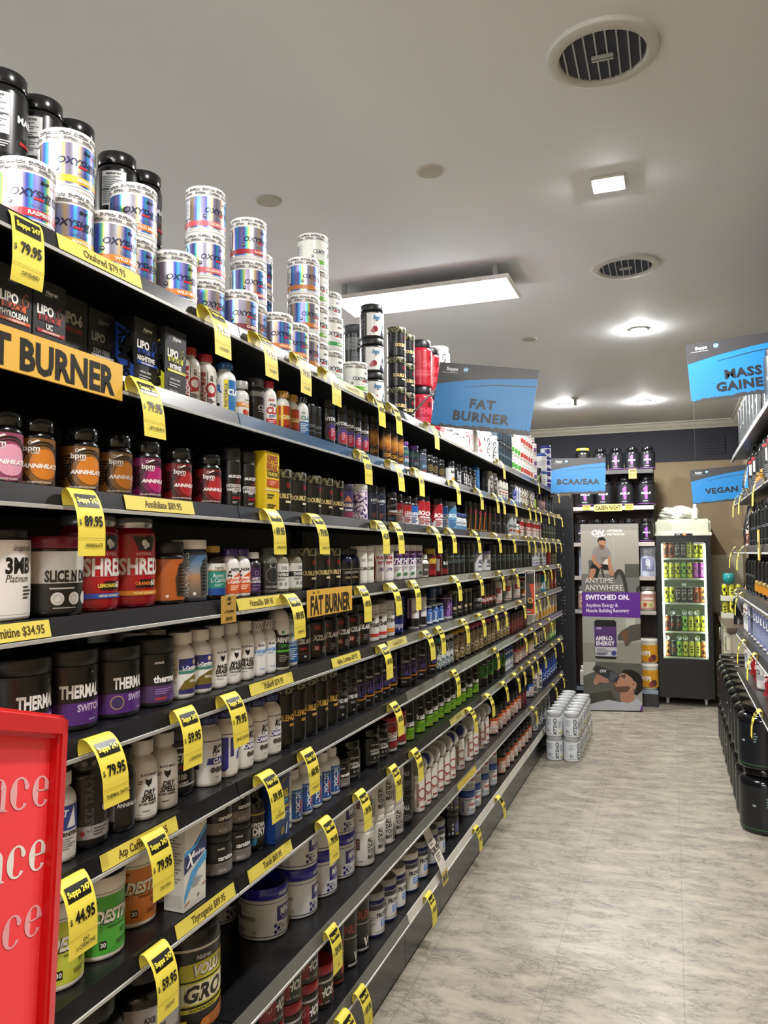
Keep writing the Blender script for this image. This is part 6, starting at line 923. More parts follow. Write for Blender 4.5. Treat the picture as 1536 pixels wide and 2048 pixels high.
# white paper slips curling off the rails
def slip(label, ctrl, y, w, els, twist=0.):
    mb = MB(); n = 16; pts = []
    def bez(t): a = [Vector(c) for c in ctrl]; q = 1-t; return a[0]*q**3+a[1]*3*q*q*t+a[2]*3*q*t*t+a[3]*t**3
    H = sum((bez((i+1)/n)-bez(i/n)).length for i in range(n))
    def P(X, Z, kk=0):
        t = 1-min(max(Z/H, 0), 1); c = bez(t); d = (bez(min(1, t+.02))-bez(max(0, t-.02))).normalized(); nn = Vector((-d.z, 0, d.x)).normalized()
        if nn.x < 0: nn = -nn
        return (c.x+nn.x*.0003*kk, y+X+c.y, c.z+nn.z*.0003*kk)
    vs = []
    for i in range(n+1): vs += [P(-w/2, H*i/n), P(w/2, H*i/n)]
    mb.add(vs, [(2*i, 2*i+1, 2*i+3, 2*i+2) for i in range(n)], mat('d6d0c6', .6), True); F = Flat((0, 0, 0), (0, 1, 0), (0, 0, 1), w, H, P); paint(mb, F, els, 2); tag(link('paper_slip', mb.mesh('paper_slip')), label, 'paper slip')
z = SURF[0]; yy = yat(968, .06, z)
slip('long white paper slip with two prices hanging below the blue card', [(.016, 0, z-.02), (.03, -.12, z+.16), (.05, -.02, z+.10), (.07, 0, z-.05)], yy, .12, [('t', '19.95', 6, .55, .09, '2a2826', .8, 'k'), ('t', '59.95', 6, .3, .09, '2a2826', .8, 'k')])
z = SURF[8]; yy = yat(888, .03, z)
slip('white paper slip with a handwritten price draped over the bottom rail', [(-.03, -.06, z+.20), (-.02, .0, z+.1), (.03, .02, z+.05), (.022, .05, z-.06)], yy, .085, [('t', '$38.95', 0, .62, .12, '22201e', .8, 'k'), ('l', -30, 36, .4, .54, 3, '6a6660'), ('l', -30, 36, .7, .82, 2, '6a6660'), ('r', -50, 50, 0, .2, 'c8b040'), ('t', '38.95', 0, .1, .1, '22201e', .8, 'k')])
# tall rust-and-black card hung across the shelf ends
yy = yat(1056, .03, 1.25); z0, z1 = hit(1, yy, 1050, 1230).z, hit(1, yy, 1050, 1141).z
mb = MB().bbox(.012, .078, yy, yy+.004, z0, z1, mat('d8d0c8', .5), .001); F = Flat((.045, yy-.0002, z0), (1, 0, 0), (0, 0, 1), .066, z1-z0)
paint(mb, F, [('r', -44, 44, .02, .98, 'b8452a'), ('q', [(-44, .7), (44, .7), (44, .98), (-44, .98)], '35322e'), ('q', [(-44, .3), (-44, .72), (-10, .72), (26, .3)], '46403a'), ('q', [(-44, .14), (20, .14), (36, .24), (-44, .36)], '2c2420'), ('o', 0, .33, .06, .02, 'c8a040'), ('r', -40, 8, .04, .1, '241a16'), ('t', 'CSN', -16, .07, .035, 'd8d0c8', 1, 'k'), ('r', -30, 30, .94, .955, 'd8d0c8')]); tag(link('hanging_card', mb.mesh('hanging_card')), 'tall narrow rust and black card hanging across two far shelves', 'sign')

# blue hanging cards
def card(TL, e_ang, w, h, lines, label, clip, sh=0., sz=.16, rows=(.40, .20)):
    e = Vector((math.cos(e_ang), 0, math.sin(e_ang))); up = Vector((-math.sin(e_ang), 0, math.cos(e_ang))); o0 = Vector(TL)+e*(w/2)-up*h
    root = link('hanging_card', None, None, o0+up*(h/2)); tag(root, label, 'sign', None); base = root.location
    F = Flat(o0-base, e, up, w, h); nn = F.n; mb = MB(); vs = [F.o+e*(a*w/2)+up*b-nn*c for c in (0, .004) for a in (-1, 1) for b in (0, h)]
    mb.add(vs, [(0, 2, 3, 1), (4, 5, 7, 6), (0, 4, 6, 2), (1, 3, 7, 5), (0, 1, 5, 4), (2, 6, 7, 3)], mat('1a7cc0', .35))
    rg = random.Random(len(label)); rag = [(a, .03+.05*((a+50)/100)+rg.uniform(-.018, .018)) for a in range(-50, 51, 2)]
    els = [('q', [(-50, 1), (-50, .66), (-20, .75), (10, .81), (50, .86), (50, 1)], '37363a'), ('q', [(-22, .64), (10, .705), (50, .735), (50, .75), (10, .72), (-22, .648)], '1c3a50')]
    els += [('m', [[(a0, 0), (a1, 0), (a1, b1), (a0, b0)] for (a0, b0), (a1, b1) in zip(rag, rag[1:])], '37363a')]
    els += [('t', 'Supps', -36, .91, .055, 'd8dce0', 1.1, 'k'), ('c', -22, .91, .04, '4a9cc8'), ('t', '247', -22, .91, .035, 'e0e4e8', 1, 'k'), ('l', -46, -16, .84, .86, 1, '9aa0a4')]
    els += [('t', t, 0, rows[i] if len(lines) > 1 else .34, sz, '25282e', 1.12, 'kw') for i, t in enumerate(lines)]
    paint(mb, F, els); link('board', mb.mesh('board'), root)
    if clip:
        cb = MB(); a, b = Vector(clip[0])-base, Vector(clip[1])-base; cb.tube([a, (a+b)/2, b], clip[2] if len(clip) > 2 else .004, mat('8c9094', .3, .6)); link('hanger', cb.mesh('hanger'), root)
        if len(clip) > 3:
            cb = MB(); a, b = Vector(clip[3])-base, Vector(clip[4])-base; cb.tube([a, (a+b)/2, b], clip[2], mat('8c9094', .3, .6)); link('hanger', cb.mesh('hanger'), root)
def cpos(y, u0, v0, u1, v1): a, b = hit(1, y, u0, v0), hit(1, y, u1, v1); return tuple(a), (a-b).length
tl, hh_ = cpos(3.02, 880, 724, 857, 850); card(tl, rad(-9.6), .405, hh_, ('FAT', 'BURNER'), 'blue card with two lines of dark capitals, tilted over the long shelf wall', [(-.06, 3.026, 2.09), (tl[0]+.02, 3.026, tl[2]-.07)], sz=.15)
tl, hh_ = cpos(3.45, 1371, 690, 1379, 806); card(tl, rad(4.2), .41, hh_, ('MASS', 'GAINER'), 'blue card with two lines of dark capitals over the opposite shelf run', [(1.315, 3.456, 2.09), (1.315, 3.456, tl[2]-.08)], sz=.155)
tl, hh_ = cpos(6.1, 1103, 917, 1103.5, 988); card(tl, rad(-1.6), .405, hh_, ('BCAA/EAA',), 'blue card with slashed lettering over far end of the shelf wall', [(-.01, 6.106, 2.10), (.02, 6.106, tl[2]-.1)], sz=.155)
tl, hh_ = cpos(6.2, 1379.5, 941, 1384, 1009); card(tl, rad(4.0), .41, hh_, ('VEGAN',), 'blue card with a single five letter word beside the fridge', [(tl[0]+.04, 6.202, CEIL), (tl[0]+.04, 6.202, tl[2]-.05), .0008, (tl[0]+.36, 6.202, CEIL), (tl[0]+.36, 6.202, tl[2]-.03)], sz=.17)

# red framed notice close to the camera
h = ray(700, 1505).normalized(); rA, rB = ray(128, 1432), ray(98, 2048); nv = rA.cross(rB); 
def comb(t): return rA*(1-t)+rB*t
t = 0.; v1 = rA.dot(h); v2 = rB.dot(h)
dpt = .78; P0 = CP+rA*dpt                       # upper corner farthest from the camera
lo, hi = .3, 3.
for _ in range(60):
    m = (lo+hi)/2; dv = rB*m*dpt-rA*dpt
    if dv.dot(h) < 0: lo = m
    else: hi = m
vd = (rB*lo*dpt-rA*dpt); Hs = vd.length; up = -(vd.normalized()); e = h; nn = e.cross(up).normalized()
if nn.dot(CP-P0) < 0: nn = -nn
Wd, Hh = .42, .62; org = P0-e*(Wd/2)-up*Hh; RED, RED2 = mat('d8141e', .25), mat('ff3c46', .5)
root = link('notice_stand', None, None, P0); tag(root, 'red framed notice with pale serif lettering in front of the shelf wall', 'sign')
def RP(a, b, c): return tuple(org+e*a+up*b+nn*c-P0)
fb = .022
def slab(x0, x1, z0, z1, c0, c1, mt):
    bm = bmesh.new(); bmesh.ops.create_cube(bm, size=1)
    for v in bm.verts: v.co = Vector(((x0+x1)/2+v.co.x*(x1-x0), (z0+z1)/2+v.co.y*(z1-z0), (c0+c1)/2+v.co.z*(c1-c0)))
    bmesh.ops.bevel(bm, geom=bm.edges[:], offset=.004, segments=3, affect='EDGES'); return MB().bm(bm, mt, False, RP)
fr = slab(-Wd/2, Wd/2, Hh-fb, Hh, -.012, .006, RED)
for q in (slab(Wd/2-fb, Wd/2, 0, Hh, -.012, .006, RED), slab(-Wd/2, -Wd/2+fb, 0, Hh, -.012, .006, RED), slab(-Wd/2, Wd/2, 0, fb, -.012, .006, RED), slab(-Wd/2+.004, Wd/2-.004, .004, Hh-.004, -.016, -.010, RED)):
    n = len(fr.v); fr.v += q.v; fr.f += [[i+n for i in f] for f in q.f]; fr.mi += [fr.m(RED)]*len(q.f); fr.sm += q.sm
link('frame', fr.mesh('frame'), root)
pg = MB().add([RP(a, b, -.004) for a, b in ((-Wd/2+.01, .01), (Wd/2-.01, .01), (Wd/2-.01, Hh-.01), (-Wd/2+.01, Hh-.01))], [(0, 1, 2, 3)], RED2)
def cres(cx, cy, rx, ry, a0, a1, th, n=22, inner=None):
    """a letter bowl: strip between two ellipses, thick at its sides and thin at top and foot"""
    V = []; 
    for i in range(n+1):
        a = rad(a0+(a1-a0)*i/n); t2 = th*(.22+.78*abs(math.cos(a))**1.2)
        V += [(cx+rx*math.cos(a), cy+ry*math.sin(a)), (cx+(rx-t2)*math.cos(a), cy+(ry-th*.25)*math.sin(a))]
    return V, [(2*i, 2*i+2, 2*i+3, 2*i+1) for i in range(n)]
def R4(x0, x1, z0, z1): return [(x0, z0), (x1, z0), (x1, z1), (x0, z1)], [(0, 1, 2, 3)]
def nce():
    out = []
    out += [R4(.06, .22, 0, 1), R4(0, .30, 0, .05), R4(0, .2, .9, .96), R4(.52, .68, 0, .68), R4(.46, .76, 0, .05)]
    out += [cres(.44, .66, .24, .32, 0, 170, .19)]
    cx = 1.2; out += [cres(cx, .49, .37, .51, 38, 318, .25)]; q = [(cx+.24+.09*math.cos(2*PI*i/14), .70+.11*math.sin(2*PI*i/14)) for i in range(14)]; out.append((q, [tuple(range(14))]))
    cx = 2.04; out += [cres(cx, .49, .37, .51, 0, 322, .25), R4(cx-.2, cx+.36, .49, .55)]
    return out
def uv(a, b): return proj(Vector(RP(a, b, -.0036))+P0)
for vv, uu, c in ((1609, 98, 'f0b4bc'), (1734, 91, 'f4f0f0'), (1862, 82, 'f0aab4')):
    a0, zz = Wd/2-.03, .5
    for _ in range(40):                   # where on the sheet that spot of the notice is
        p0, p1, p2 = uv(a0, zz), uv(a0+.001, zz), uv(a0, zz+.001); J = ((p1[0]-p0[0])*1e3, (p2[0]-p0[0])*1e3, (p1[1]-p0[1])*1e3, (p2[1]-p0[1])*1e3); de = J[0]*J[3]-J[1]*J[2]
        ex, ey = uu-p0[0], vv-p0[1]; a0 += (J[3]*ex-J[1]*ey)/de*.7; zz += (-J[2]*ex+J[0]*ey)/de*.7
    sc = 60/abs(J[3]); sx_ = 33/abs(J[0])/(.74*sc)
    for V, F in nce():
        pg.add([RP(a0-2.41*sc*sx_+x*sc*sx_, zz+y*sc, -.0036) for x, y in V], F, mat(c, .5))
link('printed_sheet', pg.mesh('printed_sheet'), root)
foot = org+e*0-P0; pt = MB().tube([Vector(RP(0, .03, -.02)), Vector(RP(0, -.02, -.02)), Vector((foot.x, foot.y, -P0.z+.01))], .012, mat('b02028', .3)); link('post', pt.mesh('post'), root)
ft = MB().lathe([[(0, 0), (.15, 0)], [(.15, 0), (.15, .008), (.14, .014)], [(.14, .014), (0, .018)]], mat('b02028', .3), 32, foot.x, foot.y, -P0.z); link('base_plate', ft.mesh('base_plate'), root)
# ------------------------------------------------------------------ end panel, back wall unit
m = MB().box(-.5, .036, 7.74, 7.76, 0, 2.10, mat('1b1c22', .45)); ep = link('end_panel', None, None, (0, 7.75, 0)); tag(ep, 'dark perforated steel panel closing the far end of the aisle', 'panel')
m.v = [(a, b-7.75, c) for a, b, c in m.v]; hm = m; rr = random.Random(3)
for i in range(6):
    for j in range(56):
        x, zz = -.16+i*.026, .25+j*.032; c = 'a8acb4' if rr.random() < .16 else '0a0a0c'  # holes drawn as dots; the pale ones paint in light showing through
        hm.box(x-.0035, x+.0035, -.0112, -.0105, zz-.0035, zz+.0035, mat(c, .6))
link('sheet', m.mesh('sheet'), ep)
um = MB().box(.0365, .064, -.015, .02, 0, 2.08, STEEL)
for j in range(64): um.box(.046, .056, -.0158, -.015, .05+j*.031, .062+j*.031, mat('3c3e44', .5))
link('upright', um.mesh('upright'), ep)
U0, U1, UY, UD = -.06, .797, 8.30, .40
BS = [2.385, 2.015, 1.645, 1.30, .955, .17]
un = link('shelving_bay', None, None, ((U0+U1)/2, UY, 0)); tag(un, 'black shelving bay against the end wall beside the drinks fridge', 'shelving'); hw = (U1-U0)/2
link('back_panel', MB().box(-hw, hw, UD-.02, UD, 0, 2.42, mat('3a241c', .5)).mesh('back_panel'), un)
for sx in (-1, 1): link('upright', MB().box(min(sx*hw, sx*(hw-.025)), max(sx*hw, sx*(hw-.025)), UD-.06, UD-.02, 0, 2.42, STEEL).mesh('upright'), un)
for i, z in enumerate(BS):
    sh = link('shelf', MB().box(-hw+.001, hw-.001, 0.004, UD-.06, z-.025, z, DECK).mesh('shelf'), un)
    link('price_rail', MB().bbox(-hw+.001, hw-.001, -.006, .004, z-.04, z+.002, mat('3a3a3c' if i == 0 else 'b0a8a0' if i < 5 else '8a98a8', .25, .3), .002).mesh('price_rail'), sh)
link('kick_plate', MB().box(-hw, hw, .01, .03, 0, .13, KICK).mesh('kick_plate'), un)
def uline(code, zs, us, row, gap=.02, lev=1):
    q = K[code]; r = half(code); n = len(us)
    for i, u in enumerate(us):
        x = hit(1, UY+gap+r, u, 1000).x
        x = min(max(x, U0+r-.02), U1-r+.03)
        for l in range(lev):
            pos = f', {nth(i)} from the dark end panel' if n > 1 else ''
            put(code, (x, UY+gap+r, zs+l*(q['h']+.001)), q['look']+(f', {"lower" if l == 0 else "upper"} one' if lev > 1 else '')+pos+', '+row, q['look']+' '+row if n*lev > 1 else None, 0)
uline('ru1', BS[0], [1202, 1234, 1266, 1297], 'end wall top shelf'); uline('gcj', BS[0], [1167], 'end wall top shelf')
uline('ru2', BS[1], [1172, 1208, 1251, 1293], 'end wall second shelf'); uline('ru1', BS[2], [1164, 1195, 1226, 1258, 1292], 'end wall third shelf')
uline('cus', BS[4], [1168, 1291], 'end wall fifth shelf'); uline('mbp', BS[5], [1291], 'end wall lowest shelf', lev=2); uline('wbj', BS[5], [1168], 'end wall lowest shelf')
for u, lb in ((1170, 'silver lilac pouch nearest the end panel on the end wall fourth shelf'), (1250, 'silver lilac pouch in mid row on the end wall fourth shelf'), (1293, 'silver lilac pouch nearest the fridge on the end wall fourth shelf')):
    x = hit(1, UY+.06, u, 1000).x; put('poE', (x, UY+.02, BS[3]), lb, 'silver lilac pouches', rad(-90))
for x, lb in ((-.14, 'black jar with yellow lid standing on the closing panel side, farther back'),): pass
def pcard(u, vt, vb, w, txt, label, cap=.3, c='dcc24a', name='price_ticket', cat='price ticket', yy=None):
    yy = UY-.0085 if yy is None else yy
    a = hit(1, yy, u, vt); z0 = hit(1, yy, u, vb).z; hh = a.z-z0; mb = MB().bbox(a.x-w/2, a.x+w/2, yy-.0015, yy, z0, a.z, mat(c, .5), .0004)
    V, F, wd = text2d(txt, 'k', 1.); sx = min(1., w*.9/(wd*cap*hh)); paint(mb, Flat((a.x, yy-.0016, z0), (1, 0, 0), (0, 0, 1), w, hh), [('t', txt, 0, .5 if cap > .4 else .42, cap, '1e1a10', sx, 'k')]+([] if cap > .4 else [('r', -40, 40, .72, .9, '4a4020'), ('l', -40, 40, .1, .24, 1, '6a5c28')])); tag(link(name, mb.mesh(name)), label, cat)
pcard(1265, 938, 957, .075, '69.95', 'yellow ticket hanging from the end wall top shelf'); pcard(1173, 1010, 1020, .075, '79.95', 'small yellow ticket beside the yellow banner nearest the end panel', .3); pcard(1258, 1008, 1020, .08, '79.95', 'small yellow ticket beside the yellow banner nearest the fridge', .3)
pcard(1216, 1008.5, 1022.5, .275, 'CASEIN NIGHT', 'yellow banner with black condensed capitals on the end wall shelf', .66, 'd8c460', 'shelf_sign', 'sign', UY-.012)

# ------------------------------------------------------------------ roll-up poster
pl, pr = hit(1, 7.90, 1168, 1421), hit(1, 8.03, 1285, 1420); pe = (Vector((pr.x, pr.y, 0))-Vector((pl.x, pl.y, 0))); pw = pe.length; pe.normalize(); ph = hit(1, 7.96, 1226, 1047.5).z-.012
pc = Vector(((pl.x+pr.x)/2, (pl.y+pr.y)/2, .012)); root = link('roll_up_poster', None, None, pc); tag(root, 'tall roll-up poster of two men training and drinking, before the end shelves', 'poster')
F = Flat((0, 0, 0), pe, (0, 0, 1), pw, ph); nn = F.n; mb = MB(); vs = [pe*(a*pw/2)+Vector((0, 0, b))-nn*c for c in (0, .003) for a in (-1, 1) for b in (0, ph)]
mb.add(vs, [(0, 2, 3, 1), (4, 5, 7, 6), (0, 4, 6, 2), (1, 3, 7, 5), (0, 1, 5, 4), (2, 6, 7, 3)], mat('8e8b86', .35))
def q(c, *p): return ('q', [((x-195)/488*100-50, 1-(y-118)/1612) for x, y in zip(p[::2], p[1::2])], c)
def ci(x, y, r_, c): return ('c', (x-195)/488*100-50, 1-(y-118)/1612, r_/1612, c)
def tx(s, x, y, sz, c, sx=.9, fl='bl'): return ('t', s, (x-195)/488*100-50, 1-(y-118)/1612, sz/1612, c, sx, fl)
SK, SKD, SH, SHD, DKH = 'a8785c', '7a5240', '827c78', '6a6562', '1f1a18'
els = [q('98948c', 195, 118, 683, 118, 683, 560, 195, 560), q('86837e', 195, 118, 683, 118, 683, 175, 195, 175), q('6c6c68', 195, 555, 683, 555, 683, 720, 195, 720), q('53544f', 258, 435, 300, 435, 300, 585, 258, 585), q('50524c', 562, 470, 683, 470, 683, 585, 562, 585), q('a6a29a', 470, 240, 476, 240, 476, 470, 470, 470),
       tx('ON', 282, 195, 52, 'e4ddd0', .95, 'kil'), q('e4ddd0', 300, 232, 400, 214, 415, 206, 400, 224, 330, 234), tx('OPTIMUM', 420, 180, 24, 'ddd6ca', .9, 'kl'), tx('NUTRITION', 420, 210, 24, 'ddd6ca', .86, 'kl'),
       q('2c2a28', 262, 585, 275, 490, 330, 470, 430, 470, 440, 520, 400, 520, 360, 500, 330, 585), q(SK, 255, 600, 268, 510, 318, 505, 316, 540, 290, 600), q('262625', 270, 500, 292, 460, 420, 460, 440, 520, 385, 520, 365, 505, 325, 512),
       q(SH, 292, 370, 300, 335, 345, 308, 400, 308, 440, 350, 448, 400, 420, 412, 424, 470, 300, 470, 308, 420), q(SHD, 360, 400, 420, 412, 424, 470, 380, 470), q('c8c0b8', 372, 468, 400, 430, 424, 420, 426, 476),
       q(SK, 290, 385, 316, 395, 318, 440, 362, 480, 368, 500, 340, 502, 300, 460, 284, 430), q(SK, 418, 410, 444, 400, 450, 470, 470, 540, 466, 560, 436, 562, 424, 500), ci(352, 490, 18, SK), ci(452, 550, 24, SK),
       q(SK, 342, 272, 346, 250, 372, 240, 400, 252, 404, 285, 396, 315, 376, 328, 356, 315), q(SKD, 346, 290, 356, 315, 376, 328, 392, 316, 376, 300), q(DKH, 340, 285, 338, 255, 356, 236, 386, 234, 406, 252, 404, 280, 396, 262, 350, 262), q(SKD, 352, 318, 394, 318, 390, 338, 360, 338), q('3a2c26', 362, 312, 388, 312, 382, 318, 368, 318),
       q('33312f', 356, 490, 372, 495, 390, 580, 376, 590), q('33312f', 470, 555, 495, 520, 520, 512, 545, 530, 565, 580, 580, 660, 585, 720, 560, 720, 545, 620, 530, 570, 515, 545, 500, 560, 480, 600), q('33312f', 650, 700, 660, 670, 683, 655, 683, 690, 668, 716),
       tx('ANYTIME.', 224, 612, 46, 'dad4ce', .86, 'l'), tx('ANYWHERE.', 224, 675, 48, 'dad4ce', .84, 'l'), q('5a2a86', 195, 716, 683, 716, 683, 936, 195, 924), tx('SWITCHED ON.', 226, 758, 46, 'ece4f0', .86, 'kl'), tx('Anytime Energy &', 228, 826, 32, 'd8c8e4', .84, 'bl'), tx('Muscle Building Recovery', 228, 872, 32, 'd8c8e4', .8, 'bl'),
       q('96978f', 195, 924, 683, 936, 683, 1180, 195, 1180), q('b0aea4', 560, 940, 640, 940, 630, 1060, 560, 1080), q('87857c', 195, 1150, 683, 1150, 683, 1330, 195, 1310), q('4c4944', 490, 1090, 520, 1050, 600, 1000, 683, 985, 683, 1120, 600, 1140, 575, 1180, 550, 1178, 540, 1130, 490, 1130), q('6a4a34', 520, 1060, 570, 1040, 585, 1110, 560, 1150, 530, 1110),
       q('2a2a2c', 295, 970, 310, 952, 465, 956, 480, 975, 478, 1280, 465, 1292, 310, 1288, 296, 1276), q('4c3168', 298, 1010, 479, 1012, 479, 1190, 298, 1184), q('b4b4b8', 298, 1186, 479, 1190, 479, 1270, 298, 1266), tx('AMIN.O.', 306, 1112, 38, 'dcd8e0', .8, 'kl'), tx('ENERGY', 306, 1156, 38, 'dcd8e0', .84, 'kl'), tx('ON', 310, 1025, 20, 'c8b8d8', 1, 'kil'), ('l', -26, 0, .29, .33, 4, '77777c'), ci(455, 1240, 22, '38407a'), q('5a4a78', 300, 1240, 400, 1242, 400, 1250, 300, 1248),
       q('55544f', 195, 1310, 683, 1330, 683, 1730, 195, 1730), q('a8a69e', 195, 1312, 300, 1318, 290, 1400, 195, 1440), q('908e86', 560, 1620, 683, 1560, 683, 1730, 560, 1730), q('3c3b37', 195, 1600, 420, 1560, 470, 1640, 195, 1720),
       q('a7aab0', 300, 1664, 400, 1640, 500, 1660, 560, 1640, 640, 1626, 683, 1668, 683, 1730, 195, 1730, 195, 1700), q('a0745c', 500, 1560, 610, 1540, 620, 1640, 560, 1668, 500, 1650), q('a87c64', 448, 1500, 470, 1440, 520, 1410, 590, 1400, 640, 1450, 630, 1540, 560, 1570, 500, 1575, 452, 1550), q('2b2420', 510, 1405, 540, 1382, 600, 1380, 660, 1410, 690, 1470, 680, 1560, 640, 1600, 615, 1590, 640, 1520, 600, 1450, 560, 1420),
       q('5a4034', 448, 1500, 470, 1530, 560, 1520, 590, 1530, 560, 1572, 500, 1576, 452, 1550), ci(612, 1505, 26, 'b08468'), ci(612, 1505, 13, '8a5c48'), q('2b211c', 505, 1432, 548, 1426, 552, 1434, 510, 1444), ci(536, 1450, 7, '241a18'), q('7a4c40', 452, 1494, 480, 1486, 484, 1496, 456, 1504),
       q('2d2d31', 272, 1380, 300, 1340, 480, 1410, 500, 1440, 470, 1490, 420, 1480), q('4a4c54', 420, 1400, 480, 1410, 484, 1440, 440, 1484, 410, 1470), tx('ON', 330, 1394, 26, 'c8c8cc', 1, 'kil'), q('a07460', 278, 1470, 310, 1420, 400, 1460, 410, 1490, 380, 1500, 330, 1490, 300, 1520, 276, 1500), q('5a2a86', 672, 1690, 683, 1670, 683, 1730, 660, 1730)]
paint(mb, F, els, 1); link('printed_sheet', mb.mesh('printed_sheet'), root)
bs = MB(); a = -pe*(pw/2+.005)+nn*-.02; b = pe*(pw/2+.005)+nn*-.02
bs.tube([a+Vector((0, 0, .01)), (a+b)/2+Vector((0, 0, .01)), b+Vector((0, 0, .01))], .02, mat('8c8e92', .3, .7), 10); link('base', bs.mesh('base'), root)
pm = MB().tube([nn*-.02, nn*-.02+Vector((0, 0, ph))], .006, mat('8c8e92', .3, .7)); link('pole', pm.mesh('pole'), root)

# ------------------------------------------------------------------ drinks fridge
FX0, FX1, FY, FD = .802, 1.325, 8.46, .58
fz = lambda v, u=1365: hit(1, FY, u, v).z
root = link('drinks_fridge', None, None, ((FX0+FX1)/2, FY, 0)); tag(root, 'black glass-door drinks fridge with lit shelves of cans', 'fridge'); fw = (FX1-FX0)/2
zt, zh, zg1, zg0 = fz(1038), fz(1071), fz(1083), fz(1318); BLK = mat('17191b', .3); INW = mat('c4cab4', .5)
m = MB(); m.box(-fw, -fw+.035, .05, FD, .07, zh, BLK); m.box(fw-.035, fw, .05, FD, .07, zh, BLK); m.box(-fw+.035, fw-.035, FD-.03, FD, .07, zh, BLK); m.box(-fw+.035, fw-.035, .05, FD-.03, .07, zg0-.04, BLK); m.box(-fw+.035, fw-.035, .05, FD-.03, zh-.03, zh, BLK); link('cabinet', m.mesh('cabinet'), root)
m = MB().box(-fw+.0352, fw-.0352, FD-.034, FD-.0302, zg0-.0398, zh-.0302, INW); m.box(-fw+.0352, -fw+.038, .06, FD-.034, zg0-.0398, zh-.0302, INW); m.box(fw-.038, fw-.0352, .06, FD-.034, zg0-.0398, zh-.0302, INW); link('liner', m.mesh('liner'), root)
hd = MB().bbox(-fw, fw, 0, FD, zh, zt, mat('b4b6a4', .35), .02); hd.bbox(-fw-.008, fw+.012, -.018, .06, zh-.005, zh+.03, mat('b4b6a4', .35), .005); link('header', hd.mesh('header'), root)
dp = MB().bbox(-.08, .09, -.022, -.017, zh-.002, zh+.02, mat('101012', .2), .001); dp.add([(.0, -.0225, zh+.004), (.03, -.0225, zh+.004), (.03, -.0225, zh+.014), (.0, -.0225, zh+.014)], [(0, 1, 2, 3)], emit('ff3a20', 4)); paint(dp, Flat((-.045, -.0222, zh), (1, 0, 0), (0, 0, 1), .05, .018), [('t', 'SKOPE', 0, .5, .5, 'c8c8c4', 1, 'b')]); link('display', dp.mesh('display'), root)
dr = MB(); t = .05
for a in ((-fw, -fw+t, .0, .045, .09, zh-.006), (fw-t, fw, .0, .045, .09, zh-.006), (-fw+t, fw-t, .0, .045, zg1, zh-.006), (-fw+t, fw-t, .0, .045, .09, zg0)): dr.bbox(*a, BLK, .003)
door = link('door', dr.mesh('door'), root)
gl = D.materials.new('fridge_glass'); gl.use_nodes = True; nt = gl.node_tree; nt.nodes.clear(); o_ = nt.nodes.new('ShaderNodeOutputMaterial'); mx = nt.nodes.new('ShaderNodeMixShader'); tr = nt.nodes.new('ShaderNodeBsdfTransparent'); gs = nt.nodes.new('ShaderNodeBsdfGlossy'); gs.inputs['Roughness'].default_value = .03; fr_ = nt.nodes.new('ShaderNodeFresnel'); fr_.inputs['IOR'].default_value = 1.35
nt.links.new(fr_.outputs[0], mx.inputs[0]); nt.links.new(tr.outputs[0], mx.inputs[1]); nt.links.new(gs.outputs[0], mx.inputs[2]); nt.links.new(mx.outputs[0], o_.inputs[0]); tr.inputs[0].default_value = (.96, 1, .95, 1)
link('glass', MB().box(-fw+t, fw-t, .018, .024, zg0, zg1, gl).mesh('glass'), door)
link('sticker', (lambda mb: paint(mb, Flat((.15, .0172, zg1-.03), (1, 0, 0), (0, 0, 1), .09, .022), [('r', -50, 50, 0, 1, 'e8e8e4'), ('r', -42, 42, .3, .6, '3a4a5a')]))(MB()).mesh('sticker'), door)
for sx in (-1, 1):
    m = MB().bbox(min(sx*(fw-.07), sx*(fw-.055)), max(sx*(fw-.07), sx*(fw-.055)), .05, .062, zg0+.02, zg1-.02, emit('f4ffe8', STRIP_E), .002); link('light_strip', m.mesh('light_strip'), root)
for sx in (-1, 1):
    for yy in (.10, FD-.08):
        m = MB(); m.tube([(sx*(fw-.08)-.012, yy, .03), (sx*(fw-.08), yy, .03), (sx*(fw-.08)+.012, yy, .03)], .03, mat('b4b2aa', .4), 14); m.box(sx*(fw-.08)-.018, sx*(fw-.08)+.018, yy-.02, yy+.02, .05, .07, mat('8a8a88', .4, .5)); link('caster', m.mesh('caster'), root)
FSH = [hit(1, FY+.10, 1365, v).z for v in (1115.5, 1156, 1205, 1262, 1313)]
WIRE = mat('b8bcb4', .3, .5)
for z in FSH:
    m = MB(); m.bbox(-fw+.04, fw-.04, .075, .083, z-.018, z-.001, mat('c8ccc0', .4), .001)
    for i in range(16): xx = -fw+.045+i*(2*fw-.09)/15; m.box(xx-.0015, xx+.0015, .083, FD-.04, z-.006, z-.001, WIRE)
    link('shelf', m.mesh('shelf'), root)
CR = [['c4r', 'c4r', 'c4d', 'c4d', 'c4s', 'c4y', 'c4y'], ['c4y', 'c4s', 'c4y', 'c4g', 'c4y', 'c4p', 'c4p'], ['c4y', 'c4y', 'c4d', 'c4d', 'c4d', 'c4r', 'c4o'], ['c4r', 'c4k', 'c4k', 'c4g', 'c4s', 'c4y', 'c4y'], ['c4o', 'c4k', 'c4g', 'c4y', 'c4s', 'c4s', 'c4o']]
RN = ['top', 'second', 'third', 'fourth', 'lowest']; LY = {2: [3], 3: [1, 3, 4, 5], 4: [0, 2, 3, 5]}
x0 = FX0+.062; pit = (FX1-FX0-.124)/7
for kk in set(sum(CR, [])): K[kk]['r'] = .0268; K[kk]['h'] = .158
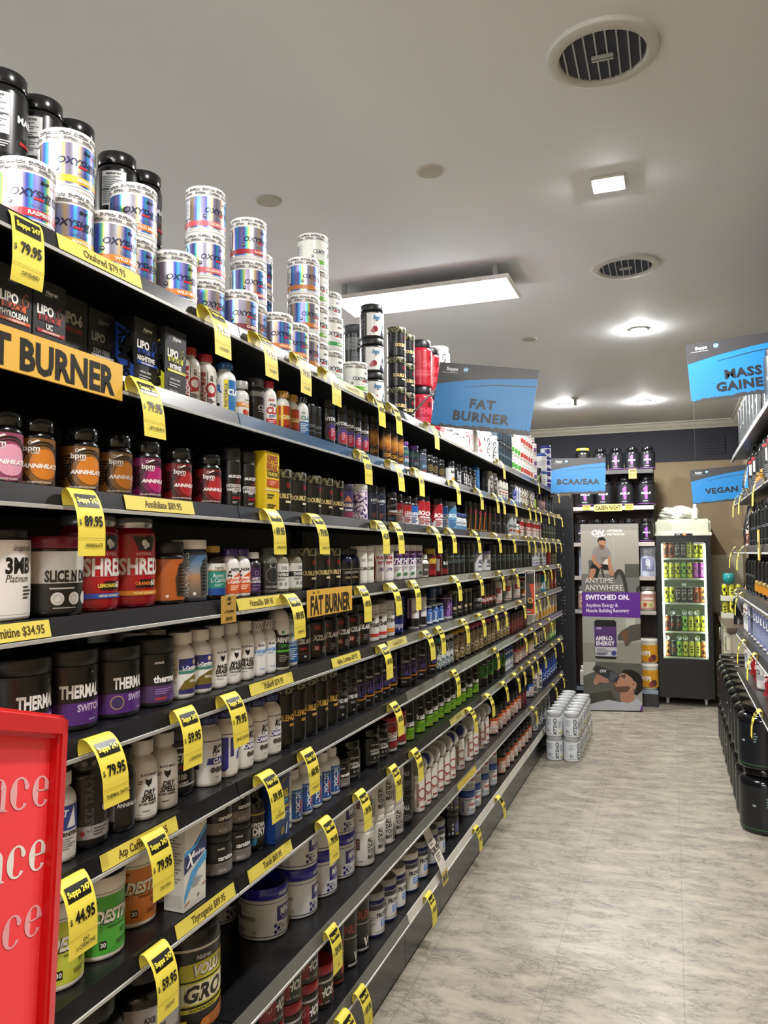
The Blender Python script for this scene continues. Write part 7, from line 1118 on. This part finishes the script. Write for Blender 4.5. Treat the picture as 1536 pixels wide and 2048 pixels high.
for i, row in enumerate(CR):
    cnt = {}
    for j, c in enumerate(row):
        for b in (0, 1):
            if b and (j+i) % 2: continue
            x = x0+pit*(j+.5); lb = f"{K[c]['look']}, column {nth(j)}, {RN[i]} fridge shelf"+(', rear' if b else '')
            put(c, (x, FY+.115+b*.075, FSH[i]), lb, None, rad(random.uniform(-12, 12)))
    for j in LY.get(i, []):
        c = row[j]; x = x0+pit*(j+.5); put(c, (x, FY+.235, FSH[i]+.159+.027), f"{K[c]['look']} lying atop column {ORD[j]}, {RN[i]} fridge shelf", None, tilt=(PI/2, 0, 0))
# plastic bag and spray bottle on the fridge
bm = bmesh.new(); bmesh.ops.create_icosphere(bm, subdivisions=4, radius=1); rg = random.Random(5); ph_ = [rg.uniform(0, 6.28) for _ in range(9)]
for v in bm.verts:
    p = v.co; d = 1+.10*math.sin(7*p.x+ph_[0]+3*p.z)+.08*math.sin(11*p.y+ph_[1]+5*p.x)+.06*math.sin(17*p.z+9*p.x+ph_[2])+.03*math.sin(29*p.x+23*p.y+ph_[3])
    v.co = Vector((p.x*.20*d, p.y*.13*d, max(-.055, p.z*.082*d)))
mb = MB().bm(bm, mat('d4d6cc', .3, 0, 0, 1, .5, .25), True); bg = link('plastic_bag', mb.mesh('plastic_bag'), None, ((FX0+FX1)/2-.03, FY+.2, zt+.0555)); tag(bg, 'crumpled white plastic carrier bag lying on top of the fridge', 'bag')
pm = MB().add([(.02, -.128, -.01), (.09, -.112, -.01), (.11, -.105, .02), (.07, -.118, .028), (.05, -.124, .012)], [(0, 1, 2, 3, 4)], mat('2c6a3c', .4)); link('green_mark', pm.mesh('green_mark'), bg)
sb = link('spray_bottle', None, None, (FX1-.14, FY+.04, zt+.001)); tag(sb, 'white cleaning bottle standing at the front edge of the fridge top', 'bottle')
link('body', MB().lathe([[(0, 0), (.03, 0)], [(.03, 0), (.032, .01), (.032, .09), (.022, .11), (.013, .118), (.013, .125)]], mat('d4d0c8', .35), 24).mesh('body'), sb); link('cap', MB().lathe([[(.016, .12), (.016, .15), (.012, .152)], [(.012, .152), (0, .152)]], mat('dcdad4', .4), 20).mesh('cap'), sb)

# ------------------------------------------------------------------ counter and what stands on it
KX0, KY0 = 1.388, 7.24; KXE = XR-.002
root = link('counter_cabinet', None, None, (KX0, KY0, 0)); tag(root, 'cream cupboard unit under the counter beside the fridge', 'cabinet')
CRM = mat('b4ad98', .45); link('carcass', MB().box(.03, KXE-KX0, .015, YB-KY0-.002, .0, .858, CRM).mesh('carcass'), root)
for i in range(3):
    dd = link('door', MB().bbox(.01, .028, .02+i*.45, .02+i*.45+.44, .1, .85, mat('bcb59e', .4), .003).mesh('door'), root)
    link('handle', MB().tube([(.01, .06+i*.45, .70), (-.018, .06+i*.45, .70), (-.018, .06+i*.45, .82), (.01, .06+i*.45, .82)], .005, mat('a8a8a0', .25, .9), 8).mesh('handle'), dd)
o = link('worktop', MB().bbox(KX0-.012, KXE, KY0-.015, YB-.014, .8585, .900, blend([(0, '4c4038'), (.5, '6a5c50'), (1, '54483e')], 'walnut_laminate', 1, 1.5, 0, .4, .6), .004).mesh('worktop')); tag(o, 'dark wood-look counter top along the tiled corner', 'worktop')
TR = mat('c8ccb8', .4)
def tray(z, label, codes, lb2):
    x0_, x1_, y0_, y1_ = 1.395, 1.595, 8.30, 8.42; m = MB(); m.box(x0_, x1_, y0_, y1_, z, z+.004, TR); m.bbox(x0_, x1_, y0_, y0_+.004, z+.004, z+.05, TR, .001); m.bbox(x0_, x1_, y1_-.004, y1_, z+.004, z+.05, TR, .001); m.box(x0_, x0_+.004, y0_+.004, y1_-.004, z+.004, z+.05, TR); m.box(x1_-.004, x1_, y0_+.004, y1_-.004, z+.004, z+.05, TR)
    paint(m, Flat(((x0_+x1_)/2, y0_, z), (1, 0, 0), (0, 0, 1), .2, .05), [('t', 'C4', 22, .5, .6, '15160e', 1, 'k')]); tag(link('can_tray', m.mesh('can_tray')), label, 'tray')
    for j, c in enumerate(codes): put(c, (x0_+.04+j*.06, y0_+.055, z+.0045), f"{K[c]['look']}, {ORD[j]} in the {lb2} counter tray", None, rad(-20+20*j))
tray(.9005, 'lower white cardboard can tray on the counter', ['c4s', 'c4y', 'c4s'], 'lower'); tray(1.066, 'upper white cardboard can tray stacked on cans at the counter', ['c4y', 'c4s', 'c4y'], 'upper')
pt = link('plant_pot', MB().lathe([[(0, 0), (.03, 0)], [(.03, 0), (.05, .02), (.058, .05), (.054, .085), (.045, .102)], [(.045, .102), (.041, .10), (.048, .07), (.04, .02), (0, .015)]], mat('2c8a8c', .2), 36).mesh('plant_pot'), None, (1.475, 8.358, 1.230)); tag(pt, 'round teal glazed pot on top of the can trays', 'pot')
put('poK', (1.53, 7.60, .9005), 'black pouch with small crest standing on the counter', None, rad(-95))
tm = link('card_terminal', None, None, (1.585, 7.40, .9005)); tag(tm, 'black card terminal lying on the near end of the counter', 'payment terminal')
link('body', MB().bbox(-.05, .05, -.08, .08, 0, .035, mat('17181a', .25), .008).mesh('body'), tm); link('screen', MB().bbox(-.038, .038, 0, .07, .0352, .038, mat('3a3e44', .1), .001).mesh('screen'), tm)

# ------------------------------------------------------------------ opposite shelf run
RX, RY0, RY1 = 1.30, 2.45, 4.80; RS = [2.085, 1.828, 1.572, 1.345, 1.118, .905]
shelving('shelving_bay', 'near bay of the short shelf run opposite', 2.45, 3.62, 0, XR-RX-.004, RX, 1, RS, False, 'bays of the opposite shelf run'); shelving('shelving_bay', 'far bay of the short shelf run opposite', 3.62, 4.80, 0, XR-RX-.004, RX, 1, RS, False, 'bays of the opposite shelf run')
RNm = ['top', 'second', 'third', 'fourth', 'fifth', 'lowest']
def rstock(i, items):
    cnt = {}; tot = {}
    for c, ys, *_ in items: tot[c] = tot.get(c, 0)+len(ys)
    for c, ys, *op in items:
        gap = op[0] if op else .02; q = K[c]; r = half(c)
        for y in ys:
            n = cnt.get(c, 0); cnt[c] = n+1; pos = f', {nth(n)} from far end' if tot[c] > 1 else ''
            x = RX+gap+(q['d'] if q['s'] == 'pouch' else r); x = RX+gap if q['s'] in ('pouch', 'box') else RX+gap+r
            put(c, (x, y, RS[i]), f"{q['look']}{pos}, {RNm[i]} shelf opposite", f"{q['look']} on the {RNm[i]} opposite shelf" if tot[c] > 1 else None, rad(180) if q['s'] in ('pouch', 'box') else rad(random.uniform(-6, 6)))
def rng(a, b, n): return [a+(b-a)*i/max(1, n-1) for i in range(n)]
rstock(0, [('tlg', rng(4.66, 2.9, 12))]); rstock(1, [('poB', [4.70]), ('poC', [4.52]), ('poK', [4.34]), ('blb', [4.15, 3.98]), ('nvt', [3.82, 3.67]), ('blb', [3.50, 3.34]), ('nvt', rng(3.18, 2.8, 3))])
rstock(2, [('poK', [4.70]), ('poW', [4.54]), ('poA', [4.38]), ('isl2', rng(4.22, 2.95, 10))]); rstock(3, [('poT', [4.68]), ('isl2', rng(4.50, 4.15, 3)), ('nvt', rng(4.01, 3.05, 7))])
rstock(4, [('wcl', [4.70, 4.58]), ('onl', rng(4.44, 3.04, 11))]); rstock(5, [('wcl', [4.70]), ('poR', [4.52, 4.27]), ('wcl', [4.06]), ('poR', [3.86, 3.60, 3.34])])
_tk.clear()
for si, us in {1: [1488, 1501, 1534], 2: [1479, 1497], 3: [1481, 1492], 4: [1497, 1520], 5: [1530]}.items():
    for u in us:
        lo, hi = 2.5, 4.79
        for _ in range(30):
            m_ = (lo+hi)/2
            if proj((RX, m_, RS[si]))[0] > u: lo = m_
            else: hi = m_
        ticket(si, 0, '69.95', '', x=RX, s=-1, xu=min(4.75, m_), curl=.9, surf=RS)
for (si, s), L in _tk.items():
    L.sort(key=lambda a: -a[0])
    for i, (y, o, lb) in enumerate(L): tag(o, f"curling yellow price ticket, {nth(i)} from far end, {RNm[si]} rail opposite", 'price ticket', 'yellow price tickets opposite')
mb = MB().bbox(RX-.02, RX-.017, 3.33, 3.40, RS[2]-.06, RS[2]+.06, mat('c09a48', .5), .001); paint(mb, Flat((RX-.0202, 3.365, RS[2]-.06), (0, -1, 0), (0, 0, 1), .07, .12), [('r', -36, 36, .1, .9, 'd8c48a'), ('t', '79.95', 0, .5, .2, '3a2c14', .8, 'k')]); tag(link('price_ticket', mb.mesh('price_ticket')), 'wooden-toned framed ticket on third rail of the opposite shelf run', 'price ticket')

# ------------------------------------------------------------------ stock on the floor
q_ = K['mbk']
for l in (0, 1):
    for i in range(9):
        y = 4.90+i*.274; put('mbk', (1.285+q_['r'], y, l*(q_['h']+.001)+.0005), f"huge glossy black tub, {'lower' if l == 0 else 'upper'} layer, {nth(i)} along the opposite floor row", 'huge black tubs stacked on the floor', rad(random.uniform(-20, 20)))
q_ = K['xt']; K['xt']['look'] = 'white tub with grey lid and sideways black lettering'
for l in (0, 1):
    for c in (0, 1):
        for i in range(8):
            if l == 1 and i == 7 and c == 1: continue
            put('xt', (.098+c*.129+random.uniform(-.001, .001), 6.02+i*.128, l*(q_['h']+.001)+.0005), f"white sideways lettered tub on the floor, {'lower' if l == 0 else 'upper'} layer, {'shelf' if c == 0 else 'aisle'} side, {nth(i)} row", 'white tubs stacked on the floor at the aisle end', rad(-52+random.uniform(-25, 25)))
